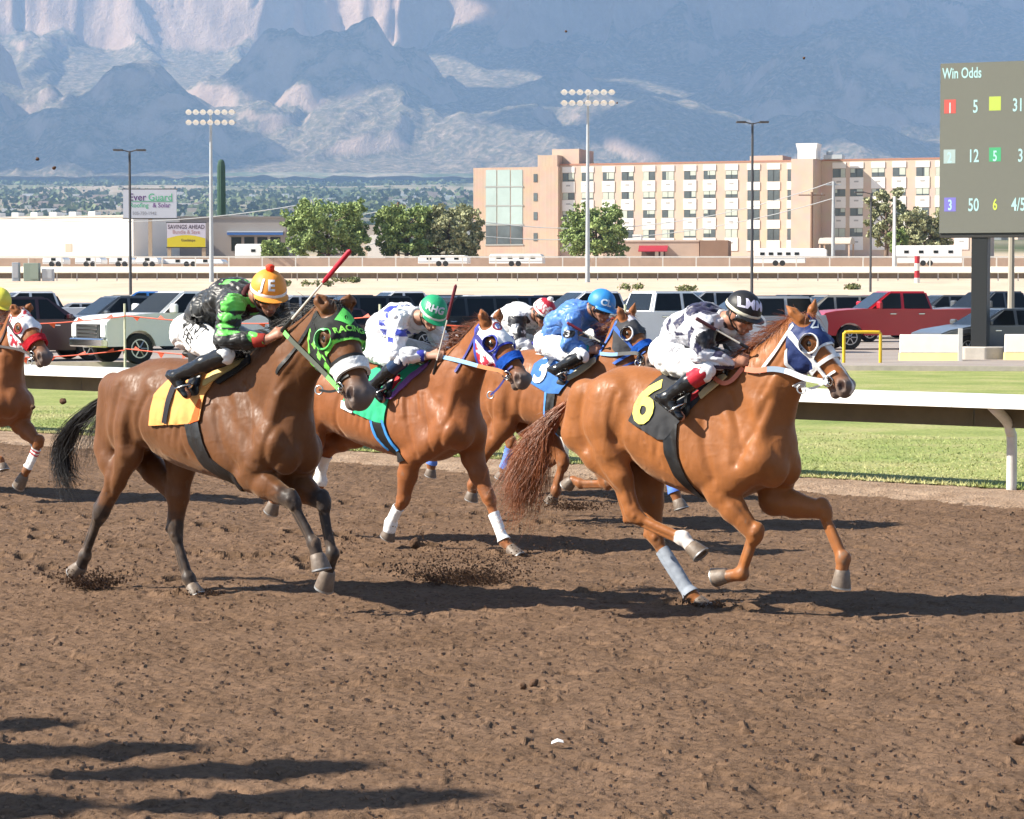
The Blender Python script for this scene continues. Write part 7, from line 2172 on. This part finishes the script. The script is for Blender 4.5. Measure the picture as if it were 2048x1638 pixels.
# ---- number 6
cfg6['n1']
tack(hs6, dict(id='six', seed=3, cloth_col=(.035, .036, .04),
    cloth=[(1318, 735), (1290, 772), (1261, 842), (1323, 878), (1336, 879), (1364, 841), (1402, 781), (1436, 755), (1436, 690), (1318, 690)],
    number=('6', 1290, 808, .40, -14, (.80, .70, .16), .012),
    girth=[(1336, 848), (1341, 905), (1356, 949), (1387, 993), (1400, 1020), (1412, 1015), (1396, 990), (1382, 958), (1366, 910), (1363, 848)],
    pads=[((.62, .52, .30), [(1440, 752), (1422, 758), (1394, 790), (1400, 800), (1426, 776), (1446, 756)], .030), ((.40, .02, .03), [(1392, 782), (1360, 812), (1364, 820), (1398, 790)], .026)],
    saddle=(1385, 748), hood=dict(col=(.018, .035, .13), rim=(.75, .74, .72), poly=HOODPOLY, eye=.062, shiny=True, cup=(.015, .018, .04), trim=(.72, .72, .72), front_trim=True, marks=[('Z/', .10, -.04, -.03, .085, 25, (.40, .45, .50), .8), ('B', .15, -.05, .0, .075, 20, (.30, .36, .45), .8)]), bridle=(.72, .72, .72),
    ring=(1603, 778, -.08), rein=[(1612, 757, -.12), (1575, 743, -.135), (1545, 738, -.13), (1512, 741, -.12), (1490, 738, -.11)], rein_w=.036,
    rein_far=[(1640, 735, .10), (1580, 715, .12), (1520, 710, .10)],
    rein_cols=[(0, (.62, .63, .68)), (.45, (.22, .28, .36)), (.68, (.62, .20, .12))],
    wraps=[('LH', .22, .98, (.27, .30, .35))], hair=(.27, .088, .034), mane_n=520, mane_len=.16, mane_dir=(-.65, -.45, .12),
    tail=[dict(px=[(1130, 808, 0), (1100, 842, 0), (1062, 890, -.03), (1042, 940, -.04), (1036, 985, -.04)], n=1700, s0=.022, s1=.066, curl=.045, r0=.0026),
          dict(px=[(1130, 812, 0), (1090, 860, -.02), (1075, 930, -.04), (1045, 985, 0), (1000, 1000, .1)], n=420, s0=.02, s1=.085, curl=.08, r0=.0018)]))
NAVY = (.018, .016, .05); SILV = (.60, .60, .64)
jk6 = jockey(hs6, dict(id='six', seed=21, label='jockey in navy and silver silks and black LMM helmet, crouched on the leading chestnut', head=(1486, 620, -.02), r=.115, fwd=(.93, -.15, -.46), up=(.40, -.05, 1), skin=(.40, .19, .12), beard=.6,
    pts=dict(neck=(1444, 648, 0), chest=(1412, 652, 0), waist=(1370, 668, 0), pelvis=(1345, 706, 0), shR=(1405, 656, -.20), elR=(1400, 708, -.27), wrR=(1466, 727, -.15), haR=(1484, 722, -.115),
             haL=(1502, 714, .10), wrL=(1486, 716, .14), hipR=(1342, 716, -.12), knR=(1412, 742, -.27), anR=(1332, 797, -.30), toR=(1362, 834, -.31)),
    silk=SILV, boot_top=(.42, .02, .035), breeches=(.74, .74, .75),
    paint=[(NAVY, z6((640, 250), (760, 200), (930, 205), (890, 290), (830, 330), (760, 305), (700, 345), (650, 310)), -.1), (NAVY, z6((530, 385), (610, 310), (640, 370), (580, 430)), -.15), (NAVY, z6((490, 350), (525, 370), (510, 450), (485, 430)), -.15),
           ((.012, .012, .018), z6((830, 330), (930, 330), (1010, 560), (900, 600), (780, 560), (760, 480), (840, 420)), -.2), (NAVY, z6((650, 470), (690, 400), (720, 440), (690, 560), (660, 640), (640, 560)), -.24),
           (NAVY, z6((655, 640), (800, 690), (960, 705), (960, 730), (780, 725), (680, 690)), -.24), (NAVY, z6((740, 520), (790, 580), (770, 620), (730, 580)), -.25), (NAVY, z6((860, 590), (920, 600), (900, 640), (850, 630)), -.22), (NAVY, z6((560, 450), (620, 455), (640, 480), (570, 480)), -.15)],
    collar=(.70, .70, .68), helmet=dict(col=(.016, .016, .018), band=(.66, .62, .48), letters=[('LMM', .085, (.85, -.42, .30), (.62, .60, .75), .035)]),
    pant_text=[('C A', 1352, 682, .06, -10, (.25, .25, .27)), ('M Z E', 1353, 702, .06, -12, (.25, .25, .27))]))
whip(hs6, (1494, 695, -.14), (1391, 636, -.32), 'dark riding whip across the shoulder of the navy and silver jockey', grip=(.10, .035, .04))
ribbon([hs6['fr'].px(*p) for p in ((1486, 735, -.12), (1464, 760, -.17), (1446, 766, -.18), (1428, 756, -.16))], .030, .004, (0, .3, 1), 16).build('rein_loop', cloth('rein_0.62_0.20_0.12', (.62, .20, .12)), hs6['root'])
# ---- number 1
GREEN = (.14, .62, .10)
def hood1(s, v, w): return ((v > .06) & (((np.floor(s * 26) + np.floor(v * 30)) % 2) == 0) & (s > .12) & (v < .13)) | (np.abs(poly_sd(s, v, HOODPOLY)) < .012) & (s > .02)
tack(hs1, dict(id='one', seed=5, cloth_col=(.80, .37, .11), trim=((.70, .12, .02), [(384, 849), (405, 842), (402, 800), (398, 800), (392, 840)]),
    cloth=[(380, 715), (345, 740), (312, 790), (307, 851), (384, 848), (406, 841), (404, 790), (412, 762), (450, 728), (450, 680), (380, 680)],
    number=('1', 340, 806, .42, -8, (.015, .013, .02), .012),
    girth=[(384, 842), (393, 887), (415, 932), (451, 962), (470, 985), (486, 975), (474, 954), (433, 914), (420, 878), (409, 839)],
    pads=[((.62, .50, .22), [(454, 722), (440, 724), (405, 765), (408, 776), (420, 766), (456, 732)], .030), ((.02, .02, .02), [(480, 712), (454, 722), (456, 734), (425, 766), (432, 770), (488, 728)], .022)],
    saddle=(425, 712), hood=dict(col=(.016, .018, .017), rim=(.10, .50, .10), poly=HOODPOLY, eye=.066, cup=(.30, .80, .35), paint=[((.22, .75, .10), hood1)], marks=[('RACING', .195, -.05, .0, .062, 0, (.30, .80, .12), 1.0), ('◆', .125, -.05, .0, .15, 0, (.12, .62, .12), 1.0), ('0', .125, -.052, .0, .06, 0, (.01, .02, .01), .8)]), bridle=(.02, .02, .02),
    ring=(638, 780, -.12), rein=[(640, 738, -.17), (605, 703, -.16), (582, 680, -.15), (568, 664, -.13)], rein_w=.030, rein_far=[(650, 700, .10), (600, 670, .12), (575, 655, .10)],
    rein_cols=[(0, (.16, .60, .12)), (.16, (.07, .08, .06)), (.84, (.16, .60, .12))], roll=WHITE, roll_s=.015, hair=(.012, .010, .010), mane_n=520, mane_len=.17, mane_dir=(-.75, -.1, .3),
    tail=[dict(px=[(224, 790, 0), (190, 812, 0), (150, 846, 0), (124, 890, .02), (128, 940, .02), (142, 962, .02)], n=700, s0=.018, s1=.055, curl=.025, r0=.0026), dict(px=[(224, 795, 0), (200, 830, 0), (176, 870, 0), (162, 920, 0)], n=110, s0=.02, s1=.05, curl=.04, r0=.0016)]))
BLK = (.014, .015, .015)
jk1 = jockey(hs1, dict(id='one', seed=31, label='jockey in black silks with green diamonds and orange JE helmet, whip raised, on the bay', head=(537, 580, -.03), r=.125, fwd=(.84, -.42, -.36), up=(.34, -.2, 1), skin=(.36, .16, .10), beard=.8,
    pts=dict(neck=(500, 594, 0), chest=(466, 600, 0), waist=(424, 622, 0), pelvis=(390, 664, 0), shR=(462, 612, -.20), elR=(450, 682, -.27), wrR=(532, 680, -.16), haR=(556, 667, -.13),
             haL=(585, 668, .10), wrL=(560, 672, .15), hipR=(398, 676, -.12), knR=(452, 710, -.27), anR=(352, 753, -.31), toR=(374, 790, -.31)),
    silk=BLK, breeches=(.82, .82, .81), paint=[(GREEN, z1((700, 480), (790, 470), (795, 555), (710, 560)), -.22), (GREEN, z1((780, 420), (865, 425), (865, 495), (800, 500), (770, 460)), -.15), (GREEN, z1((650, 590), (700, 560), (745, 610), (700, 650)), -.26),
        (GREEN, z1((640, 680), (690, 640), (740, 690), (650, 690)), -.26), (GREEN, z1((665, 690), (785, 725), (720, 755), (662, 745)), -.26), (GREEN, z1((870, 705), (960, 735), (965, 850), (925, 850)), -.2), ((.20, .75, .15), z1((660, 310), (710, 310), (700, 345), (665, 350)), -.1)],
    collar=(.06, .01, .012), cuff=(.30, .03, .02), helmet=dict(col=(.80, .30, .04), band=(.78, .74, .70), pom=(.70, .05, .02), letters=[('J', .10, (.76, -.60, .25), (.80, .80, .80), .03), ('E', .10, (.97, -.15, .25), (.80, .80, .80), .03)]),
    pant_text=[('ANT', 391, 656, .14, -28, (.03, .03, .03)), ('FEE', 377, 677, .12, -33, (.03, .03, .03))]))
whip(hs1, (566, 660, -.12), (701, 500, -.12), 'riding whip with red popper raised above the bay horse', grip=(.42, .02, .04), r=.009)
# ---- white hood, green cloth
BLU = (.05, .07, .42); LB = (.22, .42, .68)
def hood4(s, v, w): return (v > .11) & (fbm(s * 30, v * 30, w * 30, 2, 4) > -.05)
tack(hs4, dict(id='four', seed=8, cloth_col=(.03, .42, .20), trim=(WHITE, [(690, 800), (690, 816), (712, 826), (716, 812)]),
    cloth=[(736, 735), (700, 770), (690, 815), (757, 843), (774, 848), (776, 800), (826, 728), (826, 680), (736, 680)],
    girth=[(754, 840), (763, 873), (780, 899), (800, 925), (815, 920), (800, 900), (783, 868), (774, 840)], girth_edge=((.05, .25, .60), [[(752, 840), (761, 873), (778, 899), (782, 897), (766, 872), (757, 840)], [(772, 840), (781, 868), (798, 902), (803, 900), (786, 866), (777, 840)]]),
    pads=[((.25, .10, .32), [(832, 726), (822, 732), (778, 798), (786, 800), (820, 756), (838, 732)], .022), ((.40, .02, .04), [(790, 752), (772, 780), (764, 800), (774, 800), (797, 762)], .030)],
    saddle=(800, 730), hood=dict(col=(.78, .78, .80), rim=(.06, .08, .45), poly=HOODPOLY, eye=.064, cup=(.05, .06, .32), paint=[((.50, .03, .06), hood4)], trim=(.06, .08, .45), marks=[('O', .10, -.045, -.02, .12, 0, (.22, .02, .04), .8), ('F', .10, -.045, -.02, .07, 0, (.08, .14, .40), 1.0)]), bridle=(.05, .05, .22),
    ring=(981, 790, -.08), rein=[(1000, 742, -.12), (965, 734, -.13), (925, 723, -.12), (886, 714, -.11)], rein_w=.032, rein_far=[(990, 725, .1), (940, 705, .12), (900, 700, .1)], rein_cols=[(0, (.48, .19, .07)), (.58, (.25, .45, .66))], roll=(.02, .10, .48),
    wraps=[('RF', .30, 1.3, WHITE), ('LF', .32, .96, WHITE), ('LH', .15, 1.1, WHITE)], hair=(.20, .07, .03), mane_n=520, mane_len=.17, mane_dir=(-.75, -.25, .35)))
W4 = (.82, .82, .83)
jk4 = jockey(hs4, dict(id='four', seed=41, label='jockey in white silks with blue checks and green helmet, face down', head=(866, 622, -.02), r=.118, fwd=(.78, -.34, -.62), up=(.5, -.1, 1), skin=(.40, .22, .15), beard=.2,
    pts=dict(neck=(826, 638, 0), chest=(800, 642, 0), waist=(770, 660, 0), pelvis=(752, 690, 0), shR=(797, 642, -.20), elR=(792, 706, -.28), wrR=(850, 712, -.15), haR=(876, 710, -.115),
             haL=(896, 706, .10), wrL=(878, 708, .14), hipR=(756, 700, -.12), knR=(804, 720, -.27), anR=(746, 772, -.30), toR=(764, 800, -.30)),
    silk=W4, breeches=(.82, .82, .82), cuff=(.05, .06, .40), collar=(.7, .7, .72),
    paint=[(c_, z4(*p_), -.2) for p_, c_ in ((((620, 430), (650, 370), (705, 358), (692, 432)), BLU), (((660, 436), (712, 430), (706, 500), (666, 492)), BLU), (((600, 508), (662, 510), (665, 572), (603, 570)), BLU), (((600, 598), (667, 608), (670, 672), (605, 662)), BLU), (((725, 588), (782, 598), (782, 662), (728, 655)), BLU),
        (((662, 668), (722, 690), (716, 724), (668, 704)), BLU), (((785, 680), (852, 688), (852, 748), (798, 742)), BLU), (((862, 598), (912, 618), (912, 682), (864, 672)), BLU), (((1000, 680), (1050, 690), (1030, 720)), (.5, .03, .05)))],
    helmet=dict(col=(.02, .33, .14), band=(.78, .78, .78), letters=[('RHG', .075, (.85, -.40, .3), (.55, .58, .62), .035)]), boot_top=(.02, .04, .09)))
whip(hs4, (868, 745, -.14), (912, 569, -.14), 'upright dark red riding whip held by the green helmet jockey', grip=(.14, .02, .03))
# ---- number 3
tack(hs3, dict(id='three', seed=11, cloth_col=(.05, .17, .46), cloth=[(1085, 705), (1064, 730), (1062, 765), (1100, 787), (1120, 788), (1136, 760), (1178, 720), (1178, 680), (1085, 680)],
    number=('3', 1080, 740, .36, -8, WHITE, .008), girth=[(1101, 784), (1100, 830), (1112, 870), (1128, 890), (1140, 885), (1126, 862), (1118, 830), (1118, 787)],
    girth_edge=((.10, .30, .70), [[(1099, 784), (1098, 830), (1110, 870), (1113, 868), (1102, 830), (1103, 784)]]), pads=[((.66, .60, .42), [(1182, 716), (1168, 722), (1133, 757), (1138, 764), (1160, 748), (1184, 726)], .030)],
    saddle=(1142, 714), hood=dict(col=(.05, .05, .055), rim=(.70, .70, .70), poly=HOODPOLY, eye=.058, cup=(.02, .02, .03), paint=[((.62, .62, .70), lambda s, v, w: (s > .03) & (s < .10) & (v < .0) & (np.abs(w) < .05))]), bridle=(.05, .14, .50),
    ring=(1276, 726, -.08), rein=[(1275, 707, -.12), (1250, 707, -.13), (1224, 709, -.12), (1200, 707, -.11)], rein_w=.032, rein_cols=[(0, (.10, .10, .10)), (.66, (.22, .38, .60))], roll=(.02, .11, .48),
    wraps=[('LF', .3, 1, (.1, .2, .6))], hair=(.22, .08, .035), mane_n=420, mane_len=.17, tail=[dict(px=[(968, 748, 0), (945, 770, 0), (925, 810, 0), (915, 860, 0)], n=200, s0=.02, s1=.05)]))
jk3 = jockey(hs3, dict(id='three', seed=51, res=.0085, label='jockey in plain blue silks and blue helmet with number 3 on the sleeve', head=(1203, 608, -.02), r=.122, fwd=(.92, -.15, -.36), up=(.36, 0, 1), skin=(.36, .18, .12), beard=.6,
    pts=dict(neck=(1176, 622, 0), chest=(1152, 634, 0), waist=(1122, 652, 0), pelvis=(1104, 686, 0), shR=(1146, 642, -.20), elR=(1136, 690, -.27), wrR=(1176, 701, -.15), haR=(1191, 700, -.115), hipR=(1108, 694, -.12), knR=(1164, 712, -.26), anR=(1112, 740, -.30), toR=(1128, 756, -.30)),
    silk=(.07, .19, .50), breeches=(.80, .80, .80), collar=(.07, .19, .50), cuff=(.02, .25, .25), paint=[((.014, .014, .016), [(1143 + 9 * math.cos(a), 668 + 9 * math.sin(a)) for a in np.linspace(0, 6.28, 14)], -.26)], silk_text=[('3', 1143, 668, .075, -10, WHITE)],
    helmet=dict(col=(.03, .22, .55), letters=[('CL', .08, (.85, -.45, .28), (.55, .65, .75), .0)])))
whip(hs3, (1211, 690, -.14), (1134, 645, -.32), 'red and dark riding whip lying along the blue jockey arm', grip=(.20, .03, .05))
# ---- number 2, mostly hidden behind the others
def shifted(cfg, u0, u1, k, dv=0):
    def sh(t): return (u1 + (t[0] - u0) * k, 583 + dv + (t[1] - 583) * k) + tuple(t[2:])
    out = {}
    for a, b in cfg.items():
        if isinstance(b, tuple) and a not in ('coat',) and len(b) in (2, 3, 4): out[a] = sh(b)
        elif isinstance(b, list): out[a] = [sh(t) for t in b]
        else: out[a] = b
    return out
cfg2 = shifted({k: v for k, v in cfg3.items() if k != 'relief'}, 1205, 1092, .88, 2); cfg2.update(label='chestnut racehorse mostly hidden between the white hood horse and the blue jockey', res=.014, seed=19)
hs2 = horse(cfg2)
k2 = lambda u, v: (1092 + (u - 1205) * .88, 585 + (v - 583) * .88)
tack(hs2, dict(id='two', seed=14, cloth_col=WHITE, cloth=[k2(*p) for p in [(1085, 705), (1064, 730), (1062, 765), (1100, 787), (1120, 788), (1136, 760), (1178, 720), (1178, 680), (1085, 680)]],
    girth=[k2(*p) for p in [(1101, 784), (1100, 830), (1112, 870), (1128, 890), (1140, 885), (1126, 862), (1118, 830), (1118, 787)]], saddle=k2(1142, 714), bridle=(.03, .03, .03), ring=k2(1276, 726) + (-.08,),
    rein=[k2(1250, 707) + (-.13,), k2(1200, 707) + (-.11,)], rein_cols=[(0, (.05, .05, .05))], wraps=[('LF', .2, 1, (.12, .22, .6)), ('RF', .2, 1, (.12, .22, .6)), ('LH', .2, 1, (.12, .22, .6)), ('RH', .2, 1, (.12, .22, .6))], hair=(.2, .07, .03), mane_n=150))
B2 = (.02, .02, .025)
jk2 = jockey(hs2, dict(id='two', seed=61, res=.0095, label='jockey in black and white silks and red and white JE helmet, partly hidden', head=(1088, 622, -.02), r=.118, fwd=(.82, -.2, -.60), up=(.5, 0, 1), skin=(.35, .17, .11),
    pts=dict(neck=(1062, 630, 0), chest=(1036, 634, 0), waist=(1010, 646, 0), pelvis=(1000, 680, 0), shR=(1034, 642, -.19), elR=(1036, 690, -.26), wrR=(1072, 692, -.14), haR=(1086, 692, -.10), hipR=(1004, 685, -.12), knR=(1050, 706, -.25), anR=(1010, 730, -.28), toR=(1022, 745, -.28)),
    silk=(.78, .78, .78), breeches=(.8, .8, .8), collar=(.7, .7, .7), cuff=(.08, .08, .4), paint=[(B2, z3((405, 300), (480, 300), (500, 440), (470, 470), (440, 380), (400, 360)), -.2), (WHITE, z3((440, 360), (470, 350), (480, 410), (450, 410)), -.2)],
    helmet=dict(col=(.42, .02, .04), band=WHITE, pom=(.75, .72, .72), letters=[('JE', .075, (.85, -.45, .05), (.7, .7, .72), -.02)], paint=[(WHITE, lambda L: (L[:, 1] < -.1) & (np.abs(L[:, 2] - .5 - .22 * np.where(((L[:, 0] + 2) * 3) % 1 < .5, 1, -1) * .6) < .16))])))
# ---- left edge
def hood5(s, v, w): return (fbm(s * 22, v * 22, w * 22 + .3, 2, 9) > .12) & ((v > .06) | (s < .12))
tack(hs5, dict(id='five', seed=15, cloth_col=(.6, .55, .05), cloth=[(-150, 700), (-185, 730), (-190, 780), (-140, 800), (-120, 800), (-100, 760), (-60, 715), (-60, 660), (-150, 660)], girth=[(-140, 795), (-135, 830), (-120, 850), (-105, 850), (-118, 830), (-122, 795)],
    saddle=(-110, 712), hood=dict(col=(.78, .77, .77), rim=(.42, .03, .05), poly=HOODPOLY, eye=.052, paint=[((.42, .02, .04), hood5)]), bridle=(.05, .03, .03), ring=(60, 724, -.08),
    rein=[(40, 700, -.12), (10, 694, -.12), (-20, 690, -.11)], rein_cols=[(0, (.06, .05, .05))], roll=(.48, .02, .03), wraps=[('LF', .18, .92, WHITE)], hair=(.18, .06, .025), mane_n=250))
SL = hs5['legs']['LF']
for q_ in (.22, .34):
    shell('wrap_stripe', (hs5['V'], hs5['N'], hs5['T']), [legband(hs5, 'LF', q_, q_ + .05)], .014, cloth('stripe_red', (.5, .03, .04)), hs5['root'], .005)
jk5 = jockey(hs5, dict(id='five', seed=71, res=.0095, label='jockey with yellow helmet and maroon silks cut off by the left edge', head=(-2, 602, -.02), r=.122, fwd=(.9, -.15, -.40), up=(.4, 0, 1), skin=(.36, .18, .12),
    pts=dict(neck=(-30, 622, 0), chest=(-52, 632, 0), waist=(-85, 650, 0), pelvis=(-105, 684, 0), shR=(-58, 640, -.19), elR=(-62, 690, -.26), wrR=(-25, 692, -.14), haR=(-10, 690, -.10), haL=(6, 672, .10), wrL=(-8, 668, .14), shL=(-40, 636, .19), elL=(-30, 660, .24), hipR=(-100, 692, -.12), knR=(-45, 712, -.25), anR=(-98, 740, -.29), toR=(-82, 756, -.29)),
    silk=(.10, .012, .03), breeches=(.8, .8, .8), helmet=dict(col=(.72, .66, .08), band=(.65, .6, .1))))
# ---------------------------------------------------------------- kicked up dirt
CLODM = mat('clod_dirt', (.105, .062, .040), .95, spec=.05, var=.4, vscale=30, bump=.8, bscale=60, bdist=.01)
def clod_mesh(r, seed, stretch=(1, 1, 1)):
    F = Field((-r * 1.7,) * 3, (r * 1.7,) * 3, r / 5)
    rs = np.random.RandomState(seed)
    F.ball((0, 0, 0), (r * .8, r * .8, r * .7), r * .3)
    for _ in range(5):
        d = unit(rs.randn(3)) * r * .55; F.ball(d, r * rs.uniform(.3, .5), r * .2)
    F.noise(r * .28, 1.8 / r, seed, 3)
    V, Q = F.mesh(0)
    return mesh_np('dirt_clod', V * np.array(stretch), Q, True)
for i, (u, v, d, r, nm) in enumerate(((830, 1086, 18.0, .050, 'dark dirt clod flying between the bay and the white bandaged foreleg'), (75, 318, 17.5, .016, 'small dirt clod high in the air at upper left, left one of a pair'), (108, 336, 17.5, .016, 'small dirt clod high in the air at upper left, right one of a pair'),
        (126, 803, 17.5, .030, 'dirt clod in front of the rail left of the bay tail'), (66, 814, 17.8, .022, 'small dirt clod over the grass at left'), (1608, 116, 17, .012, 'tiny dirt clod in front of the mountain at right'), (1132, 63, 17, .010, 'tiny dirt clod in front of the mountain at top centre'), (1234, 206, 17, .008, 'tiny dirt clod right of the hotel floodlight mast'), (1068, 1366, 13.2, .030, 'dark clod lying on the dirt below the leading horse'), (1046, 1372, 13.1, .022, 'second dark clod lying on the dirt below the leading horse'), (2036, 1478, 11.8, .035, 'dark clod at the right edge of the dirt'))):
    p = at_depth(u, v, d) if v < 1200 else on_ground(u, v, .02)
    link('dirt_clod', clod_mesh(r, 40 + i), CLODM, None, tuple(p), label=nm, cat='dirt clod', group='clods of dirt')
def spray(u, v, d, wx, wz, n, size, label, seed, ground=False, dirx=-.6):
    rs = np.random.RandomState(seed); p0 = at_depth(u, v, d)
    q = rs.randn(n, 3) * arr(wx, wx * .6, wz)
    q[:, 2] = np.abs(q[:, 2]) * (.25 + rs.rand(n)); q[:, 0] = q[:, 0] * (.5 + .9 * q[:, 2] / wz) + dirx * q[:, 2]
    base = np.array([(1, 1, 1), (1, -1, -1), (-1, 1, -1), (-1, -1, 1)], float)
    s = size * (rs.rand(n) ** 2.5 * 1.6 + .18)
    Vs = q[:, None, :] + base[None] * s[:, None, None] * (.6 + .8 * rs.rand(n, 4, 1)) + rs.randn(n, 4, 3) * s[:, None, None] * .3
    f = np.array([(0, 1, 2), (0, 3, 1), (0, 2, 3), (1, 3, 2)])
    F = (np.arange(n)[:, None, None] * 4 + f[None]).reshape(-1, 3)
    link('dirt_spray', mesh_np('dirt_spray', Vs.reshape(-1, 3), F, False), CLODM, None, tuple(p0), label=label, cat='dirt spray', kind='stuff')
spray(935, 1168, 17.9, .19, .095, 6000, .0042, 'dark spray of dirt thrown up between the bay and the leading horse', 1)
spray(188, 1172, 17.6, .11, .06, 2600, .0042, 'burst of dirt behind the rear hoof of the bay', 2)
spray(1150, 1018, 22.5, .18, .07, 1500, .0042, 'spray of dirt under the tail of the leading horse', 3)
spray(960, 1120, 19.5, .55, .14, 1600, .0034, 'thin spray of dirt behind the white bandaged legs', 4)
spray(410, 1190, 17.2, .07, .025, 500, .005, 'dirt pushed up by the far hind hoof of the bay', 5)
spray(1420, 1214, 16.6, .07, .03, 500, .005, 'dirt pushed up by the bandaged hind leg of the leading horse', 6)
spray(1045, 1114, 20.0, .06, .03, 400, .005, 'dirt pushed up by the far foreleg of the white hood horse', 7)
# crumbs scattered over the harrowed surface
rs = np.random.RandomState(31); n = 9000
yy = 9.6 * (24 / 9.6) ** rs.rand(n); xx = rs.uniform(-1, 1, n) * (yy * .215 + .2)
zz = track_height(xx, yy)
keep = ((xx - RA[0]) * RIN[0] + (yy - RA[1]) * RIN[1]) < -1.4
xx, yy, zz = xx[keep], yy[keep], zz[keep]; n = len(xx)
base = np.array([(1, 1, 1), (1, -1, -1), (-1, 1, -1), (-1, -1, 1)], float)
s = .0025 + .008 * rs.rand(n) ** 4
Vs = np.stack([xx, yy, zz + s * .4], 1)[:, None, :] + base[None] * s[:, None, None] * (.6 + .8 * rs.rand(n, 4, 1))
F = (np.arange(n)[:, None, None] * 4 + np.array([(0, 1, 2), (0, 3, 1), (0, 2, 3), (1, 3, 2)])[None]).reshape(-1, 3)
link('dirt_crumbs', mesh_np('dirt_crumbs', Vs.reshape(-1, 3), F, False), mat('crumb', (.21, .13, .086), .95, spec=.05, var=.4, vscale=20), kind='stuff', label='loose crumbs of dirt scattered over the harrowed track', cat='dirt')
# scrap of paper
p = on_ground(1115, 1486, .03)
mb = MB(); mb.add([(-.03, -.02, .0), (.0, -.025, .012), (.028, -.012, .004), (.026, .016, .010), (.0, .02, .018), (-.026, .014, .006)], [(0, 1, 4, 5), (1, 2, 3, 4)])
o = mb.build('paper_scrap', mat('paper', (.75, .72, .68), .8), None, label='tiny white paper scrap lying on the dirt in the foreground', cat='litter'); o.location = tuple(p)
md = o.modifiers.new('s', 'SOLIDIFY'); md.thickness = .002
# added unseen panels on poles beyond the left edge, shaped to cast foreground shadows
sv = -np.array(SUN_DIR)[:2] / SUN_DIR[2]
for i, (u, v, h, w, ln) in enumerate(((160, 1446, 6.3, .36, .9), (410, 1492, 6.4, .40, 1.2), (755, 1532, 6.8, .40, 1.15), (975, 1588, 7.0, .44, 1.2), (190, 1606, 6.0, .6, 1.0))):
    tip = on_ground(u, v)[:2]; b = tip - sv * h
    root = empty('unseen_shadow_caster', (b[0], b[1], 0), 0, ('first', 'second', 'third', 'fourth', 'fifth')[i] + ' added unseen banner counted from the rail, beyond the left edge', 'shadow_caster', 'added shadow casters outside the left edge')
    MB().tube([(0, 0, -.2), (0, 0, h - .03)], .02, 8).build('pole', STEELP, root, smooth=True)
    prof = [(w * .5 * math.sin(a) * (1 if True else 1), h - ln / 2 - math.cos(a) * ln / 2) for a in np.linspace(0, 2 * math.pi, 20, endpoint=False)]
    MB().prism(prof, 'x', -.03, .03).build('shadow_panel', cloth('shadow_panel_cloth', (.55, .08, .08)), root)
